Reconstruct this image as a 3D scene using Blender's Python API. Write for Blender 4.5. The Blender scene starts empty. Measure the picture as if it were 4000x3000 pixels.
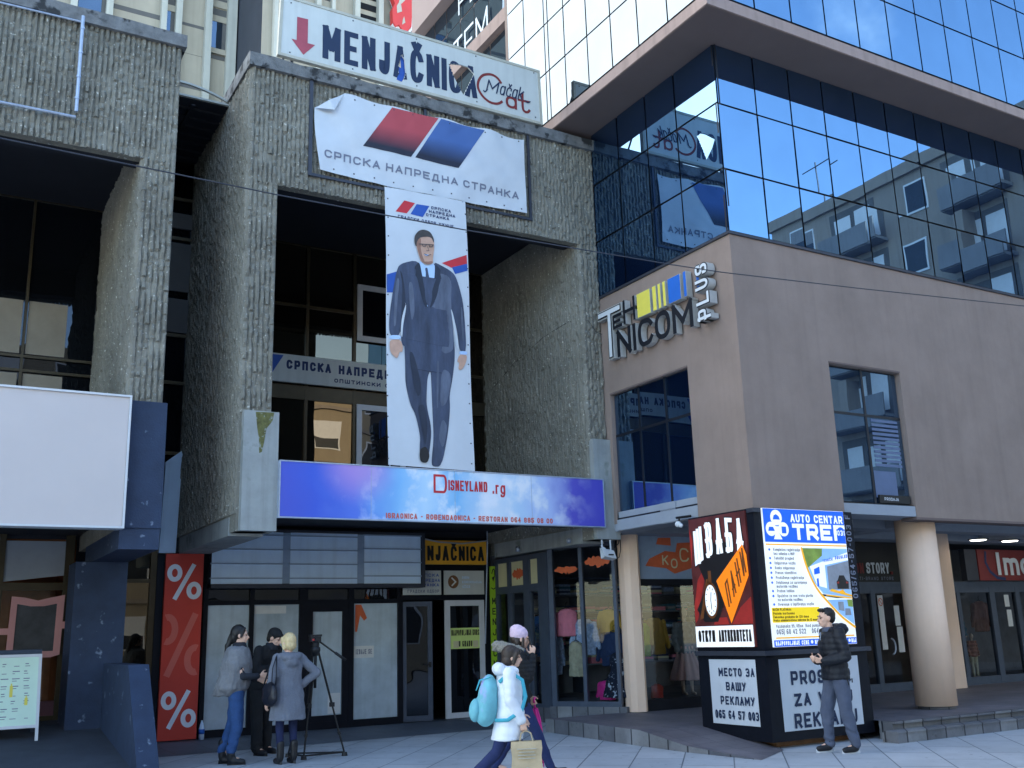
import bpy, math, random
from mathutils import Vector, Matrix, noise
from mathutils.geometry import tessellate_polygon
random.seed(7)
sc = bpy.context.scene
COL = sc.collection
# ------------------------------------------------------------------ camera, sky, sun, exposure
YAW, PIT, ROL = math.radians(30.48476), math.radians(13.88693), math.radians(-1.75327)
fwd = Vector((math.sin(YAW)*math.cos(PIT), math.cos(YAW)*math.cos(PIT), math.sin(PIT)))
rt = Vector((math.cos(YAW), -math.sin(YAW), 0)); up = rt.cross(fwd)
r2 = math.cos(ROL)*rt + math.sin(ROL)*up; u2 = -math.sin(ROL)*rt + math.cos(ROL)*up
cam = bpy.data.cameras.new('camera'); cam.sensor_width = 36; cam.lens = 3942.25/4000*36
cam.clip_end = 800; cam.clip_start = .1
co = bpy.data.objects.new('camera', cam); COL.objects.link(co)
M = Matrix((r2, u2, -fwd)).transposed().to_4x4(); M.translation = Vector((0, 0, 1.58))
co.matrix_world = M
sc.camera = co
SUN_EL, SUN_AZ = math.radians(22), math.radians(6)       # azimuth from +Y towards +X
w = bpy.data.worlds.new('World'); sc.world = w; w.use_nodes = True
nt = w.node_tree; bg = nt.nodes['Background']; bg.inputs['Strength'].default_value = .15
sky = nt.nodes.new('ShaderNodeTexSky'); sky.sky_type = 'NISHITA'; sky.sun_disc = False
sky.sun_elevation = SUN_EL; sky.sun_rotation = SUN_AZ; sky.air_density = 1.0; sky.dust_density = .6; sky.ozone_density = 1.7
tc = nt.nodes.new('ShaderNodeTexCoord')
nz = nt.nodes.new('ShaderNodeTexNoise'); nz.inputs['Scale'].default_value = 2.6; nz.inputs['Detail'].default_value = 7; nz.inputs['Roughness'].default_value = .55
nt.links.new(tc.outputs['Generated'], nz.inputs['Vector'])
dt = nt.nodes.new('ShaderNodeVectorMath'); dt.operation = 'DOT_PRODUCT'
dt.inputs[1].default_value = Vector((-.62, .62, .48)).normalized()
nt.links.new(tc.outputs['Generated'], dt.inputs[0])
mp = nt.nodes.new('ShaderNodeMapRange'); mp.inputs[1].default_value = .55; mp.inputs[2].default_value = .95; mp.inputs[3].default_value = -.12; mp.inputs[4].default_value = .34
nt.links.new(dt.outputs['Value'], mp.inputs[0])
ad = nt.nodes.new('ShaderNodeMath'); nt.links.new(nz.outputs['Fac'], ad.inputs[0]); nt.links.new(mp.outputs[0], ad.inputs[1])
cr = nt.nodes.new('ShaderNodeMapRange'); cr.interpolation_type = 'SMOOTHSTEP'; cr.inputs[1].default_value = .52; cr.inputs[2].default_value = .74
nt.links.new(ad.outputs[0], cr.inputs[0])
mx = nt.nodes.new('ShaderNodeMix'); mx.data_type = 'RGBA'
nt.links.new(cr.outputs[0], mx.inputs[0]); nt.links.new(sky.outputs[0], mx.inputs[6]); mx.inputs[7].default_value = (5.6, 5.9, 6.2, 1)
nt.links.new(mx.outputs[2], bg.inputs['Color'])
sl = bpy.data.lights.new('sun', 'SUN'); sl.energy = 3.0; sl.angle = math.radians(.53); sl.color = (1, .93, .82)
so = bpy.data.objects.new('sun', sl); COL.objects.link(so); so.location = (-10, 30, 60)
sd = Vector((math.sin(SUN_AZ)*math.cos(SUN_EL), math.cos(SUN_AZ)*math.cos(SUN_EL), math.sin(SUN_EL)))
so.rotation_euler = sd.to_track_quat('Z', 'Y').to_euler()
vs_ = sc.view_settings; vs_.view_transform = 'Standard'; vs_.look = 'None'; vs_.gamma = 1; vs_.use_curve_mapping = False
vs_.exposure = 2.34
# ------------------------------------------------------------------ materials
MATS = {}
def S(r, g, b):                                             # sRGB 0..255 -> linear
    f = lambda c: (c/255/12.92 if c <= 10 else ((c/255+.055)/1.055)**2.4)
    return (f(r), f(g), f(b))
def mat(name, col, rough=.7, var=.12, vs=3., bump=0., bs=30., metal=0., spec=.4, streak=0., spots=None, emit=0., aniso=(1, 1, 1)):
    m = bpy.data.materials.new(name); m.use_nodes = True; n = m.node_tree; L = n.links.new
    p = n.nodes['Principled BSDF']; p.inputs['Roughness'].default_value = rough; p.inputs['Metallic'].default_value = metal
    p.inputs['Specular IOR Level'].default_value = spec
    g = n.nodes.new('ShaderNodeNewGeometry'); pos = g.outputs['Position']
    if aniso != (1, 1, 1):
        a = n.nodes.new('ShaderNodeVectorMath'); a.operation = 'MULTIPLY'; a.inputs[1].default_value = aniso; L(pos, a.inputs[0]); pos = a.outputs[0]
    c4 = (*col, 1); src = None
    if var > 0:
        t = n.nodes.new('ShaderNodeTexNoise'); t.inputs['Scale'].default_value = vs; t.inputs['Detail'].default_value = 6; t.inputs['Roughness'].default_value = .65; L(pos, t.inputs['Vector'])
        r = n.nodes.new('ShaderNodeValToRGB'); r.color_ramp.elements[0].position = .3; r.color_ramp.elements[1].position = .7
        r.color_ramp.elements[0].color = (*[c*(1-var) for c in col], 1); r.color_ramp.elements[1].color = (*[min(1, c*(1+var)) for c in col], 1)
        L(t.outputs['Fac'], r.inputs[0]); src = r.outputs[0]
    if streak > 0:                                           # rain streaks: noise squeezed in x, y and drawn out in z
        a = n.nodes.new('ShaderNodeVectorMath'); a.operation = 'MULTIPLY'; a.inputs[1].default_value = (7, 7, .35); L(g.outputs['Position'], a.inputs[0])
        t = n.nodes.new('ShaderNodeTexNoise'); t.inputs['Scale'].default_value = 1; t.inputs['Detail'].default_value = 5; L(a.outputs[0], t.inputs['Vector'])
        r = n.nodes.new('ShaderNodeMapRange'); r.inputs[1].default_value = .48; r.inputs[2].default_value = .72; r.inputs[3].default_value = 1; r.inputs[4].default_value = 1-streak; L(t.outputs['Fac'], r.inputs[0])
        x = n.nodes.new('ShaderNodeMix'); x.data_type = 'RGBA'; x.blend_type = 'MULTIPLY'; x.inputs[0].default_value = 1
        if src: L(src, x.inputs[6])
        else: x.inputs[6].default_value = c4
        L(r.outputs[0], x.inputs[7]); src = x.outputs[2]
    if spots:                                                # (colour, scale, threshold): blotches of dirt or stone
        t = n.nodes.new('ShaderNodeTexNoise'); t.inputs['Scale'].default_value = spots[1]; t.inputs['Detail'].default_value = 4; L(g.outputs['Position'], t.inputs['Vector'])
        r = n.nodes.new('ShaderNodeMapRange'); r.inputs[1].default_value = spots[2]; r.inputs[2].default_value = spots[2]+.08; L(t.outputs['Fac'], r.inputs[0])
        x = n.nodes.new('ShaderNodeMix'); x.data_type = 'RGBA'; x.inputs[7].default_value = (*spots[0], 1); L(r.outputs[0], x.inputs[0])
        if src: L(src, x.inputs[6])
        else: x.inputs[6].default_value = c4
        src = x.outputs[2]
    if src: L(src, p.inputs['Base Color'])
    else: p.inputs['Base Color'].default_value = c4
    if bump > 0:
        t = n.nodes.new('ShaderNodeTexNoise'); t.inputs['Scale'].default_value = bs; t.inputs['Detail'].default_value = 5; L(pos, t.inputs['Vector'])
        b = n.nodes.new('ShaderNodeBump'); b.inputs['Strength'].default_value = bump; b.inputs['Distance'].default_value = .02; L(t.outputs['Fac'], b.inputs['Height']); L(b.outputs[0], p.inputs['Normal'])
    if emit > 0:
        if src: L(src, p.inputs['Emission Color'])
        else: p.inputs['Emission Color'].default_value = c4
        p.inputs['Emission Strength'].default_value = emit
    MATS[name] = m
    return m
def mirror(name, tint, base, ior, wob=.012):
    m = bpy.data.materials.new(name); m.use_nodes = True; n = m.node_tree; L = n.links.new
    n.nodes.remove(n.nodes['Principled BSDF'])
    gl = n.nodes.new('ShaderNodeBsdfGlossy'); gl.inputs['Color'].default_value = (*tint, 1); gl.inputs['Roughness'].default_value = .005
    df = n.nodes.new('ShaderNodeBsdfDiffuse'); df.inputs['Color'].default_value = (*base, 1)
    fr = n.nodes.new('ShaderNodeFresnel'); fr.inputs['IOR'].default_value = ior
    mxs = n.nodes.new('ShaderNodeMixShader'); L(fr.outputs[0], mxs.inputs[0]); L(df.outputs[0], mxs.inputs[1]); L(gl.outputs[0], mxs.inputs[2])
    L(mxs.outputs[0], n.nodes['Material Output'].inputs['Surface'])
    g = n.nodes.new('ShaderNodeNewGeometry'); t = n.nodes.new('ShaderNodeTexNoise'); t.inputs['Scale'].default_value = .9; t.inputs['Detail'].default_value = 1; L(g.outputs['Position'], t.inputs['Vector'])
    b = n.nodes.new('ShaderNodeBump'); b.inputs['Strength'].default_value = wob; b.inputs['Distance'].default_value = .3; L(t.outputs['Fac'], b.inputs['Height']); L(b.outputs[0], gl.inputs['Normal'])
    # water marks and dust on the outside of the panes
    t2 = n.nodes.new('ShaderNodeTexNoise'); t2.inputs['Scale'].default_value = 1.7; t2.inputs['Detail'].default_value = 6; L(g.outputs['Position'], t2.inputs['Vector'])
    r2_ = n.nodes.new('ShaderNodeMapRange'); r2_.inputs[1].default_value = .35; r2_.inputs[2].default_value = .75; r2_.inputs[3].default_value = .92; r2_.inputs[4].default_value = 1.0; L(t2.outputs['Fac'], r2_.inputs[0])
    mu = n.nodes.new('ShaderNodeMix'); mu.data_type = 'RGBA'; mu.blend_type = 'MULTIPLY'; mu.inputs[0].default_value = 1; mu.inputs[6].default_value = (*tint, 1); L(r2_.outputs[0], mu.inputs[7]); L(mu.outputs[2], gl.inputs['Color'])
    MATS[name] = m; return m
def clear(name, tint, ior=1.5):
    m = bpy.data.materials.new(name); m.use_nodes = True; n = m.node_tree; L = n.links.new
    n.nodes.remove(n.nodes['Principled BSDF'])
    gl = n.nodes.new('ShaderNodeBsdfGlossy'); gl.inputs['Roughness'].default_value = .01
    tr = n.nodes.new('ShaderNodeBsdfTransparent'); tr.inputs['Color'].default_value = (*tint, 1)
    fr = n.nodes.new('ShaderNodeFresnel'); fr.inputs['IOR'].default_value = ior
    mxs = n.nodes.new('ShaderNodeMixShader'); L(fr.outputs[0], mxs.inputs[0]); L(tr.outputs[0], mxs.inputs[1]); L(gl.outputs[0], mxs.inputs[2])
    L(mxs.outputs[0], n.nodes['Material Output'].inputs['Surface']); MATS[name] = m; return m
def slabs(name, c1, c2, mortar, sx, sy, rot, gap=.008, off=.5, bump=.25, var=.12):
    m = bpy.data.materials.new(name); m.use_nodes = True; n = m.node_tree; L = n.links.new; p = n.nodes['Principled BSDF']
    g = n.nodes.new('ShaderNodeNewGeometry'); mpn = n.nodes.new('ShaderNodeMapping'); mpn.inputs['Rotation'].default_value = (0, 0, rot); L(g.outputs['Position'], mpn.inputs['Vector'])
    b = n.nodes.new('ShaderNodeTexBrick'); b.offset = off; b.inputs['Color1'].default_value = (*c1, 1); b.inputs['Color2'].default_value = (*c2, 1); b.inputs['Mortar'].default_value = (*mortar, 1)
    b.inputs['Scale'].default_value = 1; b.inputs['Brick Width'].default_value = sx; b.inputs['Row Height'].default_value = sy; b.inputs['Mortar Size'].default_value = gap; b.inputs['Mortar Smooth'].default_value = .3
    L(mpn.outputs[0], b.inputs['Vector'])
    t = n.nodes.new('ShaderNodeTexNoise'); t.inputs['Scale'].default_value = 1.3; t.inputs['Detail'].default_value = 8; t.inputs['Roughness'].default_value = .7; L(g.outputs['Position'], t.inputs['Vector'])
    r = n.nodes.new('ShaderNodeMapRange'); r.inputs[1].default_value = .3; r.inputs[2].default_value = .7; r.inputs[3].default_value = 1-var*1.6; r.inputs[4].default_value = 1+var*.5; L(t.outputs['Fac'], r.inputs[0])
    x = n.nodes.new('ShaderNodeMix'); x.data_type = 'RGBA'; x.blend_type = 'MULTIPLY'; x.inputs[0].default_value = 1; L(b.outputs['Color'], x.inputs[6]); L(r.outputs[0], x.inputs[7])
    t3 = n.nodes.new('ShaderNodeTexNoise'); t3.inputs['Scale'].default_value = 9; t3.inputs['Detail'].default_value = 3; L(g.outputs['Position'], t3.inputs['Vector'])     # trodden in stains and gum
    r3 = n.nodes.new('ShaderNodeMapRange'); r3.inputs[1].default_value = .64; r3.inputs[2].default_value = .70; r3.inputs[3].default_value = 1; r3.inputs[4].default_value = .72; L(t3.outputs['Fac'], r3.inputs[0])
    x3 = n.nodes.new('ShaderNodeMix'); x3.data_type = 'RGBA'; x3.blend_type = 'MULTIPLY'; x3.inputs[0].default_value = 1; L(x.outputs[2], x3.inputs[6]); L(r3.outputs[0], x3.inputs[7]); x = x3
    L(x.outputs[2], p.inputs['Base Color']); p.inputs['Roughness'].default_value = .6
    bm = n.nodes.new('ShaderNodeBump'); bm.inputs['Strength'].default_value = bump; bm.inputs['Distance'].default_value = .01; bm.invert = True; L(b.outputs['Fac'], bm.inputs['Height']); L(bm.outputs[0], p.inputs['Normal'])
    MATS[name] = m; return m
# ------------------------------------------------------------------ mesh building
class Fr:
    """A plane in space: origin o, u to the viewer's right, v up, n towards the viewer."""
    def __init__(s, o, u, v=(0, 0, 1)):
        s.o, s.u, s.v = Vector(o), Vector(u), Vector(v); s.n = s.u.cross(s.v)
    def p(s, u, v, n=0.): return s.o + s.u*u + s.v*v + s.n*n
def FY(y): return Fr((0, y, 0), (1, 0, 0))                  # a face looking towards -Y, u = x
def FX(x): return Fr((x, 0, 0), (0, -1, 0))                 # a face looking towards -X, u = -y
class MB:
    def __init__(s): s.v, s.f, s.m, s.k = [], [], [], 0
    def add(s, vs, fs):
        b = len(s.v); s.v += [tuple(q) for q in vs]; s.f += [tuple(b+i for i in f) for f in fs]; s.m += [s.k]*len(fs)
        return s
    def hexa(s, q): return s.add(q, [(0, 1, 2, 3), (7, 6, 5, 4), (0, 4, 5, 1), (1, 5, 6, 2), (2, 6, 7, 3), (3, 7, 4, 0)])
    def box(s, x0, y0, z0, x1, y1, z1):
        x0, x1 = sorted((x0, x1)); y0, y1 = sorted((y0, y1)); z0, z1 = sorted((z0, z1))
        return s.hexa([(x0, y0, z0), (x0, y1, z0), (x1, y1, z0), (x1, y0, z0), (x0, y0, z1), (x0, y1, z1), (x1, y1, z1), (x1, y0, z1)])
    def fbox(s, fr, u0, v0, u1, v1, n1, n0):                # front at n1, back at n0
        u0, u1 = sorted((u0, u1)); v0, v1 = sorted((v0, v1)); n0, n1 = sorted((n0, n1))
        return s.hexa([fr.p(u0, v0, n0), fr.p(u0, v1, n0), fr.p(u1, v1, n0), fr.p(u1, v0, n0), fr.p(u0, v0, n1), fr.p(u0, v1, n1), fr.p(u1, v1, n1), fr.p(u1, v0, n1)])
    def poly(s, fr, pts, n1, n0=None, holes=(), nf=None):
        loops = [list(pts)] + [list(h) for h in holes]; allp = [q for l in loops for q in l]
        tri = tessellate_polygon([[Vector((q[0], q[1], 0)) for q in l] for l in loops])
        d = (lambda u, v: nf(u, v)) if nf else (lambda u, v: 0)
        s.add([fr.p(u, v, n1+d(u, v)) for u, v in allp], tri)
        if n0 is not None:
            for l in loops:
                k = len(l)
                s.add([fr.p(u, v, n1) for u, v in l]+[fr.p(u, v, n0) for u, v in l], [(i, (i+1) % k, k+(i+1) % k, k+i) for i in range(k)])
        return s
    def patch(s, fr, c, n, nu=14, nv=10, nf=None):           # bilinear quad c = bl, br, tr, tl in (u, v)
        vs = []
        for j in range(nv+1):
            for i in range(nu+1):
                a, b = i/nu, j/nv
                u = (c[0][0]*(1-a)+c[1][0]*a)*(1-b)+(c[3][0]*(1-a)+c[2][0]*a)*b
                v = (c[0][1]*(1-a)+c[1][1]*a)*(1-b)+(c[3][1]*(1-a)+c[2][1]*a)*b
                vs.append(fr.p(u, v, n+(nf(u, v) if nf else 0)))
        return s.add(vs, [(j*(nu+1)+i, j*(nu+1)+i+1, (j+1)*(nu+1)+i+1, (j+1)*(nu+1)+i) for j in range(nv) for i in range(nu)])
    def ribbon(s, fr, pts, wd, n1, n0=None, closed=False, nf=None):
        P = [Vector((q[0], q[1])) for q in pts]; k = len(P); Lf, Rt = [], []
        for i in range(k):
            a = P[i-1] if (i > 0 or closed) else None; b = P[(i+1) % k] if (i < k-1 or closed) else None
            d1 = (P[i]-a).normalized() if a is not None and (P[i]-a).length > 1e-9 else None
            d2 = (b-P[i]).normalized() if b is not None and (b-P[i]).length > 1e-9 else None
            d1 = d1 or d2 or Vector((1, 0)); d2 = d2 or d1
            t = d1+d2; t = t.normalized() if t.length > 1e-6 else d1
            nn = Vector((-t.y, t.x)); c = max(.45, nn.dot(Vector((-d1.y, d1.x))))
            Lf.append(P[i]+nn*(wd/2/c)); Rt.append(P[i]-nn*(wd/2/c))
        d = (lambda q: nf(q[0], q[1])) if nf else (lambda q: 0)
        rng = range(k if closed else k-1)
        s.add([fr.p(q[0], q[1], n1+d(q)) for q in Lf+Rt], [(k+i, k+(i+1) % k, (i+1) % k, i) for i in rng])
        if n0 is not None:
            vs = [fr.p(q[0], q[1], n1) for q in Lf+Rt]+[fr.p(q[0], q[1], n0) for q in Lf+Rt]
            fs = [(i, (i+1) % k, 2*k+(i+1) % k, 2*k+i) for i in rng]+[(k+(i+1) % k, k+i, 3*k+i, 3*k+(i+1) % k) for i in rng]
            if not closed: fs += [(0, 2*k, 3*k, k), (k-1, 2*k-1, 4*k-1, 3*k-1)]
            s.add(vs, fs)
        return s
    def tube(s, path, r, seg=8, caps=True, flat=1.):
        P = [Vector(q) for q in path]; k = len(P); R = r if isinstance(r, (list, tuple)) else [r]*k
        vs = []; prev = None
        for i in range(k):
            t = (P[min(i+1, k-1)]-P[max(i-1, 0)]).normalized()
            ref = prev if prev is not None else (Vector((0, 0, 1)) if abs(t.z) < .9 else Vector((1, 0, 0)))
            a = (ref-t*ref.dot(t)).normalized(); prev = a; b = t.cross(a)
            for j in range(seg):
                q = 2*math.pi*j/seg; vs.append(P[i]+a*math.cos(q)*R[i]+b*math.sin(q)*R[i]*flat)
        fs = [(i*seg+j, i*seg+(j+1) % seg, (i+1)*seg+(j+1) % seg, (i+1)*seg+j) for i in range(k-1) for j in range(seg)]
        if caps: fs += [tuple(range(seg))[::-1], tuple(range((k-1)*seg, k*seg))]
        return s.add(vs, fs)
    def cap(s, a, b, r0, r1, seg=10):                        # tapered capsule
        a, b = Vector(a), Vector(b); d = (b-a); l = d.length; d = d/l if l > 1e-6 else Vector((0, 0, 1))
        path, R = [], []
        for q in (-1, -.85, -.5, 0): path.append(a+d*q*r0); R.append(r0*math.sqrt(max(.02, 1-q*q)))
        for q in (0, .5, .85, 1): path.append(b+d*q*r1); R.append(r1*math.sqrt(max(.02, 1-q*q)))
        return s.tube(path, R, seg)
    def loft(s, rings, seg=16):                              # rings: (cx, cy, cz, rx, ry) flat ellipses
        vs = []
        for cx, cy, cz, rx, ry in rings:
            for j in range(seg):
                q = 2*math.pi*j/seg; vs.append((cx+rx*math.cos(q), cy+ry*math.sin(q), cz))
        k = len(rings)
        fs = [(i*seg+j, i*seg+(j+1) % seg, (i+1)*seg+(j+1) % seg, (i+1)*seg+j) for i in range(k-1) for j in range(seg)]
        fs += [tuple(range(seg))[::-1], tuple(range((k-1)*seg, k*seg))]
        return s.add(vs, fs)
    def ell(s, c, rx, ry, rz, seg=14, rg=9, rot=None):
        c = Vector(c); vs = []; R = rot or Matrix.Identity(3)
        for i in range(rg+1):
            t = math.pi*i/rg
            for j in range(seg):
                q = 2*math.pi*j/seg; vs.append(c+R@Vector((rx*max(.02, math.sin(t))*math.cos(q), ry*max(.02, math.sin(t))*math.sin(q), -rz*math.cos(t))))
        fs = [(i*seg+j, i*seg+(j+1) % seg, (i+1)*seg+(j+1) % seg, (i+1)*seg+j) for i in range(rg) for j in range(seg)]
        fs += [tuple(range(seg))[::-1], tuple(range(rg*seg, (rg+1)*seg))]
        return s.add(vs, fs)
    def build(s, name, m, parent=None, smooth=False, loc=None):
        me = bpy.data.meshes.new(name); me.from_pydata(s.v, [], s.f)
        for x in (m if isinstance(m, (list, tuple)) else [m]): me.materials.append(MATS[x])
        if any(s.m): me.polygons.foreach_set('material_index', s.m)
        if smooth: me.polygons.foreach_set('use_smooth', [True]*len(me.polygons))
        me.update()
        o = bpy.data.objects.new(name, me); COL.objects.link(o)
        if parent: o.parent = parent
        if loc: o.location = loc
        return o
def link_mesh(name, me, parent=None):
    o = bpy.data.objects.new(name, me); COL.objects.link(o)
    if parent: o.parent = parent
    return o
WORK = bpy.data.scenes.new('workbench')
def fuse(mb, name, m, parent, voxel=.01, smooth=4, warp=None):
    """Melt overlapping solids into one continuous skin."""
    o = mb.build(name, m, None); COL.objects.unlink(o); WORK.collection.objects.link(o)
    a = o.modifiers.new('r', 'REMESH'); a.mode = 'VOXEL'; a.voxel_size = voxel
    b = o.modifiers.new('s', 'SMOOTH'); b.iterations = smooth; b.factor = .5
    vl = WORK.view_layers[0]; vl.update(); me = bpy.data.meshes.new_from_object(o.evaluated_get(vl.depsgraph))
    old = o.data; bpy.data.objects.remove(o); bpy.data.meshes.remove(old)
    me.name = name; me.materials.clear(); me.materials.append(MATS[m] if isinstance(m, str) else MATS[m[0]])
    if warp:
        for vtx in me.vertices: vtx.co = warp(Vector(vtx.co), Vector(vtx.normal))
    me.polygons.foreach_set('use_smooth', [True]*len(me.polygons)); me.update()
    return link_mesh(name, me, parent)
def thing(name, label, cat, loc=(0, 0, 0), rz=0., group=None, kind=None):
    o = bpy.data.objects.new(name, None); COL.objects.link(o); o.location = loc; o.rotation_euler = (0, 0, rz); o.empty_display_size = .2
    o['label'] = label; o['category'] = cat
    if group: o['group'] = group
    if kind: o['kind'] = kind
    return o
def tag(o, label, cat, group=None):
    o['label'] = label; o['category'] = cat
    if group: o['group'] = group
    return o
def struct(o): o['kind'] = 'structure'; return o
def sub(o, parent): o.parent = parent; return o
# ------------------------------------------------------------------ stroke lettering
GL = dict(A='005aa0 2383', B='000a ~0a7aaa9675505 ~0575a5a07000', C='~a88a0a0080a2', D='000a ~0a5aaaa05000', E='aa0a00a0 0585', F='aa0a00 0585', G='~a88a0a00a0a4 a455', H='000a a0aa 05a5', I='505a',
  J='~aaa00003', K='000a aa04 36a0', L='0a00a0', M='000a53aaa0', N='000aa0aa', O='@000aaaa0', P='000a ~0a5aaaa45404', Q='@000aaaa0 63a0', R='000a ~0a5aaaa45404 54a0', S='~a8aa0a05a5a00002', T='0aaa 505a', U='~0a00a0aa',
  V='0a50aa', W='0a305870aa', X='00aa 0aa0', Y='0a54aa 5450', Z='0aaa00a0')
GL['B'] = '000a ~0a5aaaa55505 ~0555a5a05000'
GL.update({'0': '@000aaaa0', '1': '185a50', '2': '~080aaaa600 00a0', '3': '~090aaaa545 ~45a5a00001', '4': '707a03a3', '5': 'aa0a06 ~06a6a00002', '6': '~a9aa0a00a0a505', '7': '0aaa30', '8': '@050aaaa5 @0005a5a0', '9': '~0100a0aa0a05a5',
  '%': '@060a4a46 @6064a4a0 9a10', '.': '4041', ',': '413y', '-': '1595', '/': '00aa', '|': '5y5b', ':': '5051 5657', '(': '~7a4a4070', ')': '~3a6a6030', '!': '505a',
  'Č': GL['C']+' 2d5b8d', 'Ć': GL['C']+' 5b7d', 'Ž': GL['Z']+' 2d5b8d', 'Š': GL['S']+' 2d5b8d', 'Đ': GL['D']+' y545',
  'a': '@0007a7a0 a7a0', 'b': '@0007a7a0 000a', 'c': '~a5a70700a0a2', 'd': '@0007a7a0 a0aa', 'e': '~a2a00007a7a404', 'f': '~aa5a50 2787', 'g': '@0007a7a0 ~a7az0z0y', 'h': '000a ~0407a7a0', 'i': '5057 595a', 'j': '575z1z', 'k': '000a a703 34a0',
  'l': '505a', 'm': '0007 ~04075750 ~5457a7a0', 'n': '0007 ~0407a7a0', 'o': '@0007a7a0', 'p': '@0007a7a0 0z07', 'r': '0007 ~0407a7', 's': '~a6a70704a4a00001', 't': '~5a50a0 1797', 'u': '~0700a0 a7a0', 'v': '0750a7', 'z': '07a700a0',
  'č': '~a5a70700a0a2 2a588a', 'š': '~a6a70704a4a00001 2a588a', 'ž': '07a700a0 2a588a',
  'Б': 'aa0a00 ~0585a5a08000', 'Г': '000aaa', 'Д': '0y00a0ay 103a8a80', 'Ж': '00aa 0aa0 505a', 'И': '0a00aaa0', 'Л': '003aaaa0', 'П': '000aaaa0', 'У': '0a54 aa20', 'Ц': '0a00a0 aaa0cy', 'Ш': '0a00a0aa 505a', 'Ј': GL['J']})
for a_, b_ in zip('АВЕЗКМНОРСТ', 'ABE3KMHOPCT'): GL[a_] = GL[b_]
GW = {'I': .22, '1': .55, ' ': .55, '.': .25, ',': .25, 'i': .2, 'l': .2, 'j': .3, 'f': .6, 't': .6, 'r': .65, '|': .2, ':': .2, 'M': 1.25, 'М': 1.25, 'W': 1.3, 'Ш': 1.35, 'Ж': 1.35, 'm': 1.35, 'Д': 1.15, '%': 1.3, '-': .6, '/': .6, '(': .4, ')': .4, '!': .2, 'J': .8}
_hx = {c: i for i, c in enumerate('0123456789abcd')}; _hx['y'] = -2; _hx['z'] = -3
def _chai(p, closed):
    for _ in range(3):
        q = [] if closed else [p[0]]
        k = len(p)
        for i in range(k if closed else k-1):
            a, b = p[i], p[(i+1) % k]
            q += [(a[0]*.75+b[0]*.25, a[1]*.75+b[1]*.25), (a[0]*.25+b[0]*.75, a[1]*.25+b[1]*.75)]
        if not closed: q.append(p[-1])
        p = q
    return p
def letters(mb, fr, s, u0, u1, v0, v1, st, n1, n0=None, shear=0., warp=None, gap=None, nf=None, rs=None):
    """Lettering s fitted to u0..u1, capitals v0..v1, stroke st."""
    ws = [GW.get(c, 1.) for c in s]; g = (gap if gap is not None else .34)
    tot = sum(ws)+g*(len(s)-1); W = (u1-u0-(v1-v0)*shear*0)/tot; x = u0; h = v1-v0-st; e = 0
    for c, wd in zip(s, ws):
        spec = GL.get(c)
        if spec:
            gw = max(wd*W-st, .0)
            for stk in spec.split():
                fl = stk[0] if stk[0] in '~@' else ''; t = stk[len(fl):]
                p = [(_hx[t[i]]/10, _hx[t[i+1]]/10) for i in range(0, len(t), 2)]
                if fl: p = _chai(p, fl == '@')
                q = []
                for a, b in p:
                    uu = x+st/2+a*gw if gw > 1e-6 else x+wd*W/2; vv = v0+st/2+b*h
                    uu += shear*(vv-v0); q.append((uu, vv))
                if fl != '@' and len(q) > 1:                 # square caps
                    for i0, i1 in ((0, 1), (-1, -2)):
                        a, b = Vector(q[i0]), Vector(q[i1]); d = (a-b)
                        if d.length > 1e-9: q[i0] = tuple(a+d.normalized()*st*.5)
                pcs = [q]
                if not fl:                                   # sharp turns become separate strokes so that they keep their width
                    pcs = [[q[0]]]
                    for i in range(1, len(q)):
                        pcs[-1].append(q[i])
                        if i < len(q)-1:
                            d1 = Vector(q[i])-Vector(q[i-1]); d2 = Vector(q[i+1])-Vector(q[i])
                            if d1.length > 1e-9 and d2.length > 1e-9 and d1.normalized().dot(d2.normalized()) < -.25: pcs.append([q[i]])
                    for k_ in range(len(pcs)-1):
                        for pc, i0, i1 in ((pcs[k_], -1, -2), (pcs[k_+1], 0, 1)):
                            a, b = Vector(pc[i0]), Vector(pc[i1]); d = a-b
                            if abs(d.y) > 1e-6: pc[i0] = tuple(a+d*(st*.42/abs(d.y)))
                for pc in pcs:
                    if warp: pc = [warp(*z) for z in pc]
                    mb.ribbon(fr, pc, rs or st, n1+e*.0004, n0, fl == '@', nf); e = (e+1) % 4
        x += (wd+g)*W
    return mb
def sign_text(name, m, parent, *lines, **kw):
    mb = MB()
    for l in lines:
        fr, s, u0, u1, v0, v1, st, n1 = l[:8]; k = dict(kw); k.update(l[8] if len(l) > 8 else {})
        letters(mb, fr, s, u0, u1, v0, v1, st, n1, **k)
    return mb.build(name, m, parent)
def G(y): return -.0125*(18.4-y) if 0 <= y <= 18.4 else (0. if y > 18.4 else -.23)
# ------------------------------------------------------------------ palette
mat('concrete', S(130, 128, 118), .95, .26, 1.1, .8, 34, streak=.16, spots=(S(190, 190, 180), 24, .63))
mat('concrete_smooth', S(150, 155, 154), .85, .14, 2.2, .25, 30, streak=.22, spots=(S(120, 128, 122), 2.6, .62))
mat('concrete_cap', S(112, 114, 115), .95, .35, 5, .5, 40, spots=(S(52, 54, 56), 4.5, .54))
mat('moss', S(98, 98, 60), .95, .4, 14, spots=(S(140, 146, 138), 12, .56))
mat('blue_paint', S(44, 58, 82), .75, .16, 3, .3, 40, spots=(S(120, 134, 154), 7, .66))
mat('steel_dark', S(58, 62, 72), .5, .12, 6, metal=.3)
mat('galvanised', S(168, 180, 198), .45, .15, 8, metal=.5)
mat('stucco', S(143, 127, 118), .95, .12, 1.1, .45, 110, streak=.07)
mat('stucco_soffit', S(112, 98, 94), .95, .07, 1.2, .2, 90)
mat('fascia', S(158, 138, 130), .9, .08, 2, .2, 90, streak=.18)
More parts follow.
